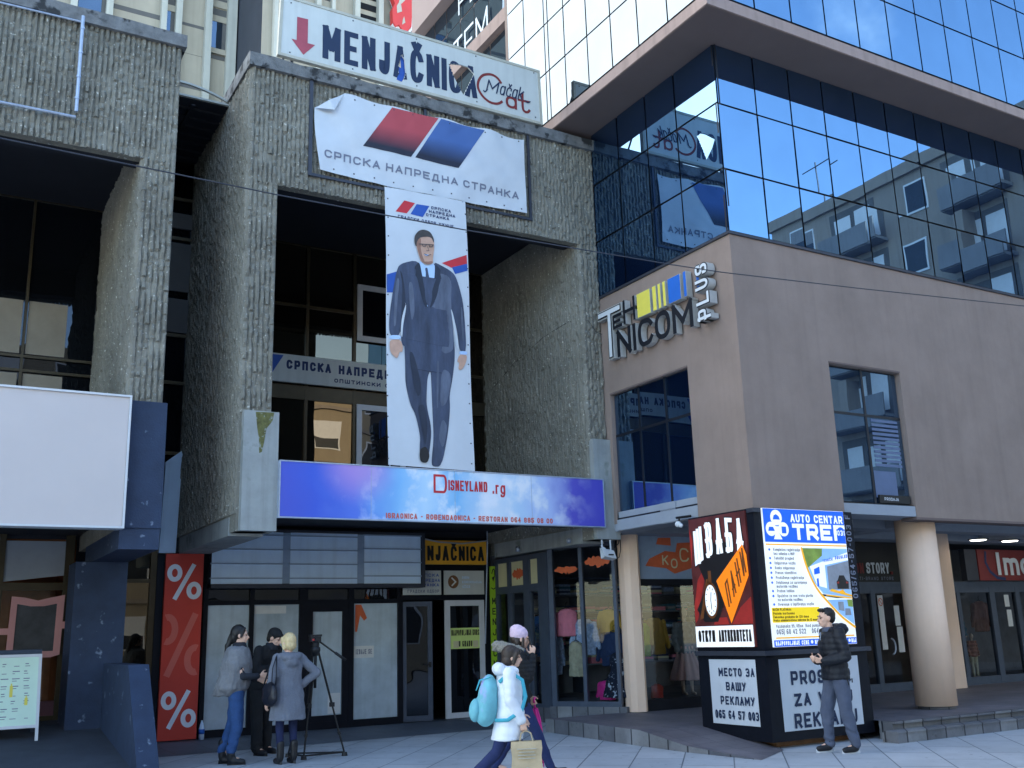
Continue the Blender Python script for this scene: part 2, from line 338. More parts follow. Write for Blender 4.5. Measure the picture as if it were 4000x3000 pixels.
mat('pink_wall', S(160, 142, 136), .9, .06, .6)
mat('joint', (.006, .009, .016), .5, 0)
mat('frame_black', (.006, .008, .014), .5, .2, 9, spec=.15)
mat('frame_grey', S(72, 82, 98), .45, .12, 7, metal=.2)
mat('frame_bronze', S(74, 66, 50), .4, .12, 6, metal=.5)
mat('frame_white', S(205, 208, 212), .5, .05, 6)
mat('tower_panel', S(160, 154, 140), .9, .09, .5, .1, 14, streak=.1)
mat('tower_fin', S(176, 178, 170), .85, .07, 1, streak=.1)
mat('tower_dark', S(92, 92, 92), .9, .15, .6)
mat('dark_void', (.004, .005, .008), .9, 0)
mat('room_dark', (.12, .125, .14), .9, .3, 2)
mat('room_warm', S(150, 96, 60), .8, .3, 2)
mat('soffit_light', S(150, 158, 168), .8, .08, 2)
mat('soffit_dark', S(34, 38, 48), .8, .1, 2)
mat('column_paint', S(240, 208, 182), .75, .05, 1.5, .12, 60, streak=.05)
mat('white_film', S(178, 194, 204), .5, .22, 1.2, spec=.5, streak=.18)
mat('paper', S(214, 216, 214), .8, .06, 8)
mat('sign_white', S(194, 198, 194), .5, .06, 1.5, streak=.1, spec=.4)
mat('sign_edge', S(176, 174, 160), .5, .12, 4)
mat('vinyl', S(198, 205, 212), .6, .04, 2, .08, 9)
mat('blank_white', S(200, 192, 190), .55, .03, .8)
mat('grey_text', S(116, 122, 140), .6, .05, 3)
mat('navy', S(28, 48, 92), .6, .1, 4)
mat('navy_text', S(26, 44, 74), .6, .1, 4)
mat('arrow_red', S(164, 74, 88), .6, .12, 5)
mat('maroon', S(122, 42, 42), .6, .1, 5)
mat('red_ink', S(196, 48, 58), .6, .06, 3)
mat('blue_ink', S(40, 84, 168), .6, .06, 3)
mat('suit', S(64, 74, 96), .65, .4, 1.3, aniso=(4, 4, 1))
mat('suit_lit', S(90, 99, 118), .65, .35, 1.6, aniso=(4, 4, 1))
mat('shirt_print', S(176, 204, 240), .65, .05, 3)
mat('skin_print', S(196, 158, 138), .65, .12, 9)
mat('hair_print', S(70, 66, 66), .65, .2, 9)
mat('black', (.008, .009, .011), .5, .2, 8)
mat('percent_red', S(198, 62, 48), .55, .06, 2)
mat('percent_pale', S(208, 104, 92), .55, .06, 2)
mat('white_ink', S(222, 228, 236), .55, .03, 3)
mat('yellow_sign', S(226, 164, 44), .5, .07, 3)
mat('lime', S(158, 198, 44), .55, .05, 3)
mat('lime_pale', S(212, 232, 140), .6, .06, 5)
mat('slat', S(202, 226, 252), .5, .08, 1.6, streak=.1)
mat('slat_edge', S(140, 160, 184), .5, .1, 5)
mat('orange_ink', S(206, 98, 56), .6, .12, 6)
mat('blind_paper', S(150, 142, 128), .8, .12, 2)
mat('blind_dim', S(92, 108, 138), .7, .1, 3)
mat('window_dark', (.02, .024, .03), .3, .3, 1)
mat('cream', S(206, 200, 160), .7, .06, 3)
mat('pink_board', S(206, 150, 150), .6, .06, 3)
mat('slate_board', S(72, 74, 80), .7, .3, 4)
mat('mint', S(206, 232, 214), .6, .04, 3)
mat('wood', S(120, 84, 52), .6, .3, 6)
mat('letter_side', S(176, 178, 176), .5, .1, 5)
mat('letter_black', S(22, 26, 34), .5, .1, 6)
mat('letter_white', S(206, 212, 216), .5, .04, 5)
mat('tehn_yellow', S(226, 214, 92), .5, .05, 5)
mat('tehn_blue', S(38, 104, 196), .5, .05, 5)
mat('emblem_red', S(200, 62, 60), .5, .06, 2)
mat('asphalt', S(64, 70, 80), .9, .2, 2, .4, 60)
slabs('paving', S(186, 189, 192), S(170, 175, 180), S(104, 110, 117), 1.3, .65, math.radians(41.6)-math.pi/2+math.radians(90)*0, .010)
slabs('arcade_floor', S(98, 106, 118), S(88, 96, 108), S(66, 72, 82), .6, .6, 0, .006, .0, .15)
slabs('terrace_floor', S(118, 112, 116), S(106, 102, 108), S(80, 80, 86), .4, .4, 0, .006, .0, .2, .2)
slabs('terrace_stone', S(140, 142, 144), S(92, 94, 102), S(50, 52, 58), .30, 99, math.radians(45), .012, .0, .3, .3)
mirror('glass_blue', (.42, .70, 1.0), (.003, .009, .030), 4.8, .003)
mirror('glass_sky', (.82, .93, 1.0), (.01, .014, .02), 3.2, .003)
mirror('glass_tower', (.6, .78, 1.0), (.01, .015, .02), 2.6)
mirror('glass_bronze', (.80, .68, .50), (.008, .007, .006), 2.2, .012)
mirror('glass_dark', (.6, .7, .85), (.004, .005, .007), 1.6, .03)
clear('shop_glass', (.86, .9, .94))
# ------------------------------------------------------------------ ground
mb = MB(); ys = [-70, -20, 0, 6, 12, 18.4, 70]
mb.add([(x, y, G(y)) for y in ys for x in (-70, 90)], [(2*i, 2*i+1, 2*i+3, 2*i+2) for i in range(len(ys)-1)])
struct(mb.build('pavement', 'paving'))
mb = MB(); mb.add([(2.9, 16.2, G(16.2)+.004), (9.4, 16.2, G(16.2)+.004), (9.4, 18.5, .004), (2.9, 18.5, .004)], [(0, 1, 2, 3)])
struct(mb.build('arcade_pavement', 'arcade_floor'))
mb = MB(); mb.add([(-9, 13.4, G(13.4)+.004), (2.6, 13.4, G(13.4)+.004), (2.6, 17.4, .45), (-9, 17.4, .45), (2.6, 18.5, .45), (-9, 18.5, .45)], [(0, 1, 2, 3), (3, 2, 4, 5)])
struct(mb.build('ramp_path', 'asphalt'))
PZ = .17
mb = MB()                                                    # raised terrace in front of the right hand shops, with its ramped corner
mb.add([(9.4, 15.2, PZ), (9.4, 14.5, PZ), (9.4, 12.6, PZ-.02), (9.45, 11.6, 0), (9.65, 10.35, G(10.35)+.004), (10.6, 10.9, G(10.9)+.006), (10.62, 12.5, PZ-.03), (11.2, 15.2, PZ), (12.54, 12.5, PZ), (12.54, 10.65, PZ), (60, 10.65, PZ), (60, 15.2, PZ)],
       [(0, 1, 7), (1, 2, 6, 7), (2, 3, 5, 6), (3, 4, 5), (7, 6, 8), (7, 8, 9, 10, 11)])
struct(mb.build('terrace_pavement', 'terrace_floor'))
mb = MB()
mb.add([(9.4, 15.2, -.1), (9.4, 14.5, -.1), (9.4, 12.6, -.1), (9.45, 11.6, -.12), (9.65, 10.35, -.12), (9.4, 15.2, PZ), (9.4, 14.5, PZ), (9.4, 12.6, PZ-.02), (9.45, 11.6, 0), (9.65, 10.35, G(10.35)+.004)], [(i, i+1, i+6, i+5) for i in range(4)])
mb.box(12.54, 10.654, -.15, 60, 10.9, PZ-.036); mb.box(12.54, 10.60, PZ-.035, 60, 10.9, PZ-.004); mb.box(12.3, 10.38, -.15, 60, 10.653, .035); mb.box(12.28, 10.36, .036, 60, 10.598, .06)
struct(mb.build('terrace_kerb', 'terrace_stone'))
# ------------------------------------------------------------------ concrete building
def ribs(mb, fr, u0, u1, v0, v1, pitch=.075, dep=.05, step=.06, seed=0):
    rnd = random.Random(seed); k = max(1, int((u1-u0)/pitch)); pt = (u1-u0)/k; nv = max(2, int((v1-v0)/step))
    for i in range(k):
        uc = u0+(i+.5)*pt; vs = []
        for j in range(nv+1):
            v = v0+(v1-v0)*j/nv; wdt = pt*rnd.uniform(.26, .43); d = dep*rnd.choice((1.1, 1, .95, .8, .7, .5, .3, .12)); s_ = rnd.uniform(-.0035, .0035)
            if 0 < j < nv: v += rnd.uniform(-.03, .03)
            vs += [fr.p(uc-wdt-.008+s_, v, 0), fr.p(uc-wdt*.62+s_, v, d), fr.p(uc+wdt*.62+s_, v, d*rnd.uniform(.8, 1.1)), fr.p(uc+wdt+.008+s_, v, 0)]
        fs = [(4*j+q, 4*j+q+1, 4*j+q+5, 4*j+q+4) for j in range(nv) for q in range(3)]+[(0, 1, 2, 3), (4*nv+3, 4*nv+2, 4*nv+1, 4*nv)]
        mb.add(vs, fs)
CY = 14.7
cb = thing('concrete_building', 'grey ribbed concrete commercial block with two deep framed bays over its shops', 'building', (6, 18.5, 0))
def cpart(root, mb, name, m, parent=None, smooth=False):
    """A part of a thing whose Empty stands at root.location; a sub-part when parent is a part."""
    o = mb.build(name, m, None, smooth)
    if parent is None:
        o.parent = root; o.matrix_parent_inverse = Matrix.Translation(-Vector(root.location))
    else: o.parent = parent
    return o
f = FY(CY)
def bay(x0, x1, i0, i1, seed):
    mb = MB()
    if i0 is not None: mb.box(x0, CY, 3.14, i0, 18.6, 8.69); mb.box(x0, CY+.47, 8.69, i0, 18.6, 9.3)
    mb.box(i1, CY, 3.14, x1, 18.6, 8.69); mb.box(i1, CY+.47, 8.69, x1, 18.6, 9.3)
    mb.box(x0, CY, 8.69, x1, CY+.2, 10.66); mb.box(x0, CY+.46, 9.32, x1, 19.2, 10.66)
    ribs(mb, f, x0, x1, 8.66, 10.66, seed=seed)
    ribs(mb, f, i1, x1, 4.9, 8.66, seed=seed+1)
    if i0 is not None:
        ribs(mb, f, x0, i0, 4.9, 8.66, seed=seed+2)
        ribs(mb, FX(x0), -18.5, -CY, 3.4, 10.66, .07, .034, .07, seed=seed+3)
    ribs(mb, FX(i1), -18.5, -CY, 3.4, 9.28, .07, .034, .07, seed=seed+4)
    return mb
fr1 = cpart(cb, bay(-7, 2.82, None, 2.34, 11), 'bay_frame', 'concrete')
fr2 = cpart(cb, bay(3.93, 10.6, 4.41, 10.2, 21), 'bay_frame', 'concrete')
for x0, x1, p in ((-7, 2.88, fr1), (3.87, 10.6, fr2)):
    mb = MB(); n = int((x1-x0)/.4); rnd = random.Random(int(x1*10)); vs = []
    for i in range(n+1):
        x = x0+(x1-x0)*i/n; t = 10.89+rnd.uniform(-.018, .018); vs += [(x, CY-.1, 10.64), (x, CY-.1, t-.03), (x, CY-.05, t), (x, 19.5, 10.86), (x, 19.5, 10.64)]
    mb.add(vs, [(5*i+q, 5*i+(q+1) % 5, 5*(i+1)+(q+1) % 5, 5*(i+1)+q) for i in range(n) for q in range(5)]+[(0, 1, 2, 3, 4), (5*n+4, 5*n+3, 5*n+2, 5*n+1, 5*n)])
    cpart(cb, mb, 'coping', 'concrete_cap', p)
for x0, x1, i0, p in ((-7, 2.82, -7, fr1), (3.93, 10.6, 4.43, fr2)):
    mb = MB(); mb.box(max(x0, i0), CY+.2, 8.70, x1-.42, CY+.46, 10.6); mb.box(max(x0, i0), CY+.46, 9.29, x1-.42, 18.45, 9.319); cpart(cb, mb, 'bay_ceiling', 'soffit_dark', p)  # near-black colour puts the recess's deep shade into ceiling and inner lintel
for x0, x1, m, p in ((3.97, 4.5, 'concrete_smooth', fr2), (10.22, 10.72, 'concrete_smooth', fr2), (2.34, 2.87, 'blue_paint', fr1)):
    mb = MB(); mb.box(x0, 14.58, 3.14, x1, CY+.3, 4.92)
    cpart(cb, mb, 'pier_cap', m, p)
mb = MB(); mb.poly(FY(14.577), [(4.14, 4.9), (4.42, 4.91), (4.4, 4.78), (4.31, 4.66), (4.28, 4.45), (4.25, 4.3), (4.21, 4.28), (4.2, 4.5), (4.17, 4.66)], 0)
cpart(cb, mb, 'moss_stain', 'moss', fr2)
for x0, x1, z0, m in ((3.91, 4.43, 3.1, 'concrete_smooth'), (10.18, 10.66, 3.1, 'concrete_smooth'), (2.33, 2.86, 2.85, 'blue_paint')):
    mb = MB(); mb.box(x0, CY+.31 if z0 > 3 else 14.60, z0, x1, 18.2 if z0 > 3 else 17.7, 3.37 if z0 > 3 else 3.139)
    cpart(cb, mb, 'beam', m)
mb = MB(); mb.box(2.1, 16.9, .3, 2.86, 17.7, 2.849); cpart(cb, mb, 'pillar', 'blue_paint')
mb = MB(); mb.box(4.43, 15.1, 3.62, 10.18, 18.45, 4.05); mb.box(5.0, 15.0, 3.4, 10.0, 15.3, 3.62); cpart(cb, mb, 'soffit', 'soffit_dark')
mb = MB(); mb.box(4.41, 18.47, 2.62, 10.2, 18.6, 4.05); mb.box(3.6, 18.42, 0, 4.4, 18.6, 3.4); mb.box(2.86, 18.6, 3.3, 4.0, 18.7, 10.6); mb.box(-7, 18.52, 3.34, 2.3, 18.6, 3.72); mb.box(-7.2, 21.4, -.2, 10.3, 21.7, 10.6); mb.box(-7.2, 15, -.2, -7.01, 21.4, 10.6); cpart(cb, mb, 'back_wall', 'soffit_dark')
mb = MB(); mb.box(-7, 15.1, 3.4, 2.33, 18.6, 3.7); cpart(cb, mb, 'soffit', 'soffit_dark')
# glazing at the back of the two bays and in the gap between them
def glaze(us, vs, fr, gm, fm, root, tilt=.0025, gap=.012, fw=.06, dep=.05, name='window', skip=(), seed=1, parent=None, bars=True):
    rnd = random.Random(seed); mb = MB()
    mb.fbox(fr, us[0], vs[0], us[-1], vs[-1], -.03, -.06)
    if bars:
        for u in us: mb.fbox(fr, u-fw/2, vs[0], u+fw/2, vs[-1], dep, -.03)
        for i, v in enumerate(vs):
            for a, b in zip(us, us[1:]): mb.fbox(fr, a+fw/2, v-fw/2, b-fw/2, v+fw/2, dep-.006, -.03)
    o = cpart(root, mb, name, fm, parent)
    g = MB(); q = fw/2 if bars else gap
    for i, (a, b) in enumerate(zip(us, us[1:])):
        for j, (c, d) in enumerate(zip(vs, vs[1:])):
            if (i, j) in skip: continue
            a_, b_, c_, d_ = a+q, b-q, c+q, d-q; tu, tv = rnd.gauss(0, tilt), rnd.gauss(0, tilt); w_, h_ = (b_-a_)/2, (d_-c_)/2
            g.add([fr.p(a_, c_, -tu*w_-tv*h_), fr.p(b_, c_, tu*w_-tv*h_), fr.p(b_, d_, tu*w_+tv*h_), fr.p(a_, d_, -tu*w_+tv*h_)], [(0, 1, 2, 3)])
    return o, g
GB = FY(18.5)
o, g = glaze([4.41, 5.22, 6.22, 7.21, 8.0, 9.0, 10.2], [4.05, 6.13, 6.95, 8.0, 9.3], GB, 'glass_bronze', 'frame_bronze', cb, .006, name='window')
cpart(cb, g, 'pane', 'glass_bronze', o)
mb = MB(); mb.fbox(GB, 4.42, 6.13, 10.19, 6.38, .045, .0); cpart(cb, mb, 'spandrel', 'frame_bronze', o)
for (u0, v0, u1, v1) in ((7.25, 4.2, 8.3, 6.1), (7.25, 7.42, 8.3, 8.62)):      # white plastic sashes
    mb = MB(); fw = .11
    mb.fbox(GB, u0, v0, u0+fw, v1, .09, .052); mb.fbox(GB, u1-fw, v0, u1, v1, .09, .052); mb.fbox(GB, u0+fw, v1-fw, u1-fw, v1, .09, .052); mb.fbox(GB, u0+fw, v0, u1-fw, v0+fw, .09, .052)
    s_ = cpart(cb, mb, 'window', 'frame_white'); mb = MB(); mb.patch(GB, [(u0+fw, v0+fw), (u1-fw, v0+fw), (u1-fw, v1-fw), (u0+fw, v1-fw)], .06, 1, 1); cpart(cb, mb, 'pane', 'glass_dark', s_)
o, g = glaze([-6, -3.4, -1.1, 1.2, 2.34], [3.7, 6.17, 6.42, 9.3], GB, 'glass_dark', 'frame_bronze', cb, .006, fw=.045, name='window', seed=3)
cpart(cb, g, 'pane', 'glass_dark', o)
mb = MB()
for a, b in ((-.9, .3), (.36, 1.15), (1.24, 1.86)): mb.fbox(GB, a, 6.47, b, 7.42, .012, .006); mb.fbox(GB, a, 5.2, b, 6.12, .012, .006)
cpart(cb, mb, 'blind', 'blind_paper', o)
o, g = glaze([2.86, 3.35, 3.93], [3.4, 4.9, 6.2, 7.1, 8.2, 9.0, 9.8, 10.6], GB, 'glass_dark', 'frame_bronze', cb, .004, name='window', seed=4)
cpart(cb, g, 'pane', 'glass_dark', o)
mb = MB(); mb.fbox(GB, 2.88, 7.95, 3.92, 8.9, .055, .0); mb.fbox(GB, 2.88, 9.2, 3.92, 9.5, .055, 0); mb.fbox(GB, 2.88, 7.15, 3.92, 7.8, .055, 0); cpart(cb, mb, 'spandrel', 'tower_dark', o)
mb = MB(); mb.poly(FY(18.35), [(3.60, 3.12), (3.88, 3.12), (3.92, 4.95), (3.64, 4.72)], 0, -.1); cpart(cb, mb, 'wall_panel', 'slat')
# canopy over the gap: thin curved edge bars and a dark ribbed underside
mb = MB(); n = 12
for k, (h0, arch) in enumerate(((10.58, .0), (10.70, .12))):
    vs = []
    for i in range(n+1):
        x = 2.83+1.09*i/n; z = h0+arch*(1-(2*i/n-.35)**2*.6); vs += [(x, 15.98, z), (x, 15.98, z+.035), (x, 16.03, z+.035), (x, 16.03, z)]
    mb.add(vs, [(4*i+q, 4*i+(q+1) % 4, 4*i+4+(q+1) % 4, 4*i+4+q) for i in range(n) for q in range(4)])
cpy = cpart(cb, mb, 'canopy', 'tower_fin')
mb = MB(); mb.box(2.83, 16.04, 10.57, 3.92, 19.4, 10.63)
for y in [16.3+.32*i for i in range(10)]: mb.box(2.83, y, 10.53, 3.92, y+.05, 10.569)
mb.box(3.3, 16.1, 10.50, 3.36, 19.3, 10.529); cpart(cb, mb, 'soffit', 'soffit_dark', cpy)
# rusty remains of the sign frame on the left bay
sf = thing('sign_frame', 'pale steel conduit left from a removed sign on the left concrete bay', 'frame', (.8, 14.6, 9))
mb = MB(); mb.tube([(1.36, 14.6, 10.72), (1.37, 14.6, 9.15)], .028)
for z in (10.5, 10.1, 9.7, 9.35): mb.tube([(1.365, 14.6, z), (1.365, 14.6, z+.03)], .036)
cpart(sf, mb, 'upright', 'galvanised')
mb = MB(); mb.tube([(-1.2, 14.6, 9.04), (.4, 14.6, 9.05), (1.37, 14.6, 9.06)], .022); cpart(sf, mb, 'rail', 'galvanised'); cpart(sf, MB().tube([(-1.5, 14.62, 10.61), (.2, 14.6, 10.6), (1.36, 14.6, 10.62)], .016), 'rail', 'galvanised')
# ------------------------------------------------------------------ ground floor of the concrete building
SF = FY(18.4)
def pane_set(us, v0, v1, m, root, parent, fr=SF, n=0.): 
    for a, b in us: o = cpart(root, MB().patch(fr, [(a, v0), (b, v0), (b, v1), (a, v1)], n, 1, 1), 'pane', m, parent)
    return o
mb = MB()
for a, b in ((4.40, 4.48), (5.22, 5.30), (6.14, 6.30), (7.10, 7.20), (8.10, 8.20)): mb.fbox(SF, a, 0, b, 2.62, .05, -.06)
for a, b in ((4.48, 5.22), (5.30, 6.14), (6.30, 7.10), (7.20, 8.10)):
    mb.fbox(SF, a, 2.22, b, 2.30, .045, -.05); mb.fbox(SF, a, 2.56, b, 2.62, .045, -.05); mb.fbox(SF, a, 0.0, b, .13, .045, -.05)
mb.fbox(SF, 6.30, .13, 6.40, 2.22, .04, -.05); mb.fbox(SF, 6.98, .13, 7.10, 2.22, .04, -.05); mb.fbox(SF, 6.4, 2.08, 6.98, 2.22, .04, -.05); mb.fbox(SF, 6.4, .13, 6.98, .24, .04, -.05)
sh = cpart(cb, mb, 'shopfront', 'frame_black')
pane_set([(4.48, 5.22), (5.30, 6.14), (7.20, 8.10)], .13, 2.22, 'white_film', cb, sh); pane_set([(6.4, 6.98)], .24, 2.08, 'white_film', cb, sh)
pane_set([(4.48, 5.22), (5.30, 6.14), (6.30, 7.10), (7.20, 8.10)], 2.30, 2.56, 'glass_dark', cb, sh)
for q in ((5.32, 2.06, 5.9, 2.2), (7.22, 1.22, 7.62, 1.44), (6.72, .26, 6.96, .62)): cpart(cb, MB().fbox(SF, *q, .004, 0), 'notice', 'paper', sh)
mb = MB(); letters(mb, SF, 'IZDAJE SE', 7.26, 7.58, 1.29, 1.38, .014, .006); cpart(cb, mb, 'lettering', 'grey_text', sh)
mb = MB(); mb.poly(SF, [(7.24, 2.2), (7.36, 2.2), (7.48, 1.95), (7.42, 1.9), (7.34, 2.0), (7.28, 1.7), (7.24, 1.7)], .003); cpart(cb, mb, 'torn_sticker', 'orange_ink', sh)
# doorway with one leaf swung open and one white framed leaf
mb = MB(); mb.fbox(SF, 8.20, 2.27, 10.12, 2.36, .05, -.06); mb.fbox(SF, 8.20, 2.36, 10.12, 3.5, -.01, -.06); mb.fbox(SF, 10.0, 0, 10.12, 2.27, .05, -.06)
dr = cpart(cb, mb, 'doorway', 'frame_black')
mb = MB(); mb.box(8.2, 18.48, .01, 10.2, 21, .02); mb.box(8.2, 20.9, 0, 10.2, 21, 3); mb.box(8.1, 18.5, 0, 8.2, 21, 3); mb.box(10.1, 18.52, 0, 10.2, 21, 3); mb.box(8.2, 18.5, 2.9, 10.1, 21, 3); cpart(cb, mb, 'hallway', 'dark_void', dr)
def leaf(fr, u0, u1, v0, v1, fw, fm, gm, name, parent, n=0., kick=.1):
    mb = MB(); mb.fbox(fr, u0, v0, u0+fw, v1, n+.03, n-.02); mb.fbox(fr, u1-fw, v0, u1, v1, n+.03, n-.02); mb.fbox(fr, u0+fw, v1-fw, u1-fw, v1, n+.03, n-.02); mb.fbox(fr, u0+fw, v0, u1-fw, v0+kick, n+.03, n-.02)
    d = cpart(cb, mb, name, fm, parent)
    mb = MB(); mb.patch(fr, [(u0+fw, v0+kick), (u1-fw, v0+kick), (u1-fw, v1-fw), (u0+fw, v1-fw)], n+.004, 1, 1); cpart(cb, mb, 'pane', gm, d)
    return d
wd = leaf(SF, 9.12, 10.0, .02, 2.26, .11, 'frame_white', 'glass_dark', 'door', None)
a_ = math.radians(14); of = Fr((8.2, 18.42, 0), (math.cos(a_), -math.sin(a_)*1, 0)); of.n = of.u.cross(of.v)
od = leaf(of, .0, .60, .02, 2.24, .09, 'frame_grey', 'glass_dark', 'door', None)
mb = MB(); mb.fbox(of, .52, 1.0, .57, 1.1, .07, .03); mb.fbox(of, .42, 1.04, .56, 1.065, .09, .07); cpart(cb, mb, 'handle', 'black', od)
sg = MB(); sg.fbox(SF, 9.24, 1.32, 9.90, 1.72, .012, .006); nt_ = cpart(cb, sg, 'notice', 'lime_pale', wd)
mb = MB(); letters(mb, SF, 'NAJPOVOLJNIJI KURS', 9.26, 9.88, 1.575, 1.685, .014, .015); letters(mb, SF, 'U GRADU', 9.42, 9.72, 1.36, 1.47, .016, .015); cpart(cb, mb, 'lettering', 'black', wd)
for q in ((9.30, 1.34), (9.74, 1.34)): cpart(cb, MB().fbox(SF, q[0], q[1], q[0]+.12, q[1]+.13, .0145, .0125), 'emblem', 'cream', wd)
# left shop behind the ramp
LS = FY(18.5)
mb = MB()
for a, b in ((-6, -5.9), (-3, -2.9), (-.3, -.2), (1.12, 1.22), (2.12, 2.26)): mb.fbox(LS, a, .45, b, 3.4, .05, -.06)
for a, b in ((-5.9, -3), (-2.9, -.3), (-.2, 1.12), (1.22, 2.12)): mb.fbox(LS, a, 2.5, b, 2.62, .045, -.05); mb.fbox(LS, a, .45, b, .52, .045, -.05)
ls = cpart(cb, mb, 'shopfront', 'frame_bronze')
mb = MB(); mb.fbox(LS, -6, 2.62, 1.12, 3.35, .02, -.02); mb.poly(LS, [(1.22, 2.64), (2.12, 2.74), (2.12, 3.3), (1.22, 3.3)], .02, -.02); cpart(cb, mb, 'fascia_panel', 'soffit_light', ls)
pane_set([(-5.9, -3), (-2.9, -.3), (-.2, 1.12), (1.22, 2.12)], .52, 2.5, 'shop_glass', cb, ls, LS)
mb = MB(); mb.box(-6, 20.6, .4, 2.3, 20.7, 3.4); mb.box(-6, 18.6, .42, 2.3, 20.6, .44); mb.box(2.25, 18.6, .4, 2.3, 20.6, 3.4); mb.box(-6.1, 18.6, .4, -6, 20.6, 3.4); mb.box(-6, 18.6, 3.3, 2.3, 20.6, 3.35); cpart(cb, mb, 'shop_room', 'room_warm', ls)
mb = MB(); mb.fbox(LS, 1.22, .52, 2.12, .75, .0, -.03); mb.fbox(LS, -.2, .52, 1.12, .75, 0, -.03); cpart(cb, mb, 'kick_panel', 'pink_board', ls)
mb = MB()
for a, b in ((2.90, 2.97), (3.50, 3.60)): mb.fbox(LS, a, .0, b, 3.4, .05, -.06)
mb.fbox(LS, 2.97, 2.62, 3.50, 2.68, .045, -.05); mb.fbox(LS, 2.97, .0, 3.5, .12, .045, -.05); mb.fbox(LS, 2.97, 3.3, 3.5, 3.4, .045, -.05)
lw = cpart(cb, mb, 'shopfront', 'frame_bronze'); pane_set([(2.97, 3.5)], .12, 3.3, 'glass_bronze', cb, lw, LS, -.01)
# pink framed chalk board inside the left shop window
kb = thing('chalk_board', 'pink framed grey chalk board hanging in the left shop window', 'board', (1.73, 18.35, 1.45))
mb = MB(); out = [(1.34, 1.43), (2.0, 1.43), (2.13, 1.47), (2.15, 2.42), (1.95, 2.38), (1.75, 2.33), (1.55, 2.38), (1.36, 2.4)]; inn = [(1.44, 1.53), (2.03, 1.53), (2.04, 2.28), (1.85, 2.24), (1.65, 2.24), (1.45, 2.28)]
mb.poly(FY(18.36), out, 0, -.03, [inn]); mb.fbox(FY(18.36), 1.1, 1.80, 1.40, 1.90, -.003, -.025); mb.fbox(FY(18.36), 2.1, 1.88, 2.25, 1.99, -.003, -.025); cpart(kb, mb, 'frame', 'pink_board')
mb = MB(); mb.poly(FY(18.375), inn, 0, -.01); cpart(kb, mb, 'writing_surface', 'slate_board')
# blue battered wing wall between the ramp and the arcade
ww = thing('wing_wall', 'blue painted battered wing wall beside the ramp with chipped paint', 'wall', (2.73, 15, 0))
mb = MB(); P = [(17.6, -.1), (13.75, -.1), (14.9, 1.32), (17.6, 1.32)]
mb.add([(x, y, z) for x in (2.6, 2.87) for y, z in P], [(0, 1, 2, 3), (7, 6, 5, 4), (0, 4, 5, 1), (1, 5, 6, 2), (2, 6, 7, 3)]); cpart(ww, mb, 'wall', 'blue_paint')
mat('tower_side_shade', S(56, 62, 72), .9, .15, .6)
# ------------------------------------------------------------------ concrete tower behind
tw = thing('office_tower', 'beige concrete tower with pale vertical fins and narrow windows behind the block', 'building', (8, 40, 0))
TL, TR = FY(40), FY(36.1)
mb = MB(); mb.box(-3, 40, 8, 10.4, 56, 62); mb.box(10.0, 36.1, 8, 19, 56, 62); cpart(tw, mb, 'wall', 'tower_panel')
mb = MB()
for u0, u1 in ((3.2, 3.45), (4.55, 4.8), (6.71, 6.94), (7.31, 7.56), (8.55, 8.82), (9.5, 9.89)): mb.fbox(TL, u0, 8, u1, 61, .35, 0)
for u0, u1 in ((10.42, 10.58), (11.1, 11.25), (12.2, 12.4), (12.87, 13.02), (13.9, 14.13), (14.98, 15.2)): mb.fbox(TR, u0, 8, u1, 61, .3, 0)
fins = cpart(tw, mb, 'fin', 'tower_fin')
mb = MB(); mb.box(9.96, 36.12, 8, 9.999, 40.0, 62); cpart(tw, mb, 'side_wall', 'tower_side_shade')  # skin added over the beige wall, its dark colour standing in for shade
mb = MB(); mb.box(16.44, 36.0, 8, 19.02, 36.09, 62); cpart(tw, mb, 'wall', 'pink_wall')
mb = MB(); rnd = random.Random(5)
for z in [20.3+1.45*i for i in range(28)]:
    for u0, u1 in ((-3, 3.2), (4.8, 6.71), (7.56, 8.55)): mb.fbox(TL, u0, z+rnd.uniform(-.2, .2), u1, z+.03, .006, 0)
cpart(tw, mb, 'panel_joint', 'tower_dark', None)
def tower_windows(fr, u0, u1, z0, n, parent=None):
    for i in range(n):
        z = z0+3.3*i
        mb = MB(); mb.fbox(fr, u0, z+1.65, u1, z+1.95, .02, 0); mb.fbox(fr, u0, z-.52, u1, z-.32, .02, 0)
        mb.fbox(fr, u0, z+2.35, u1, z+2.5, .02, 0); mb.fbox(fr, u0, z-.05, u1, z+1.65, .015, 0)
        wn = cpart(tw, mb, 'window', 'tower_dark')
        mb = MB(); a, b = u0+.05, u1-.17
        mb.add([fr.p(a, z, .03), fr.p(b, z, .03), fr.p(b, z+1.3, .03), fr.p(a, z+1.3, .03)], [(0, 1, 2, 3)]); cpart(tw, mb, 'pane', 'glass_tower', wn)
        mb = MB(); mb.fbox(fr, u0, z+1.3, u1, z+1.6, .05, .021); mb.fbox(fr, u0, z+2.0, u1, z+2.34, .06, .021); mb.fbox(fr, u0, z-.3, u1, z-.05, .12, .021); cpart(tw, mb, 'sill', 'tower_panel', wn)
for a, b, z in ((3.45, 4.55, 26.4), (6.94, 7.31, 26.6), (8.82, 9.5, 26.7), (.5, 1.3, 26.0)): tower_windows(TL, a, b, z, 3)
for a, b, z in ((10.58, 11.1, 24.7), (12.4, 12.87, 26.2)): tower_windows(TR, a, b, z, 3)
mb = MB()
for i in range(16):
    z = 23+.55*i; mb.fbox(TR, 14.15, z, 14.96, z+.3, .02, -.0)
lou = cpart(tw, mb, 'louvre', 'dark_void')
em = thing('emblem_sign', 'red illuminated emblem sign with white edge high on the pink tower wall', 'sign', (16, 36, 27))
ef = FY(35.55)
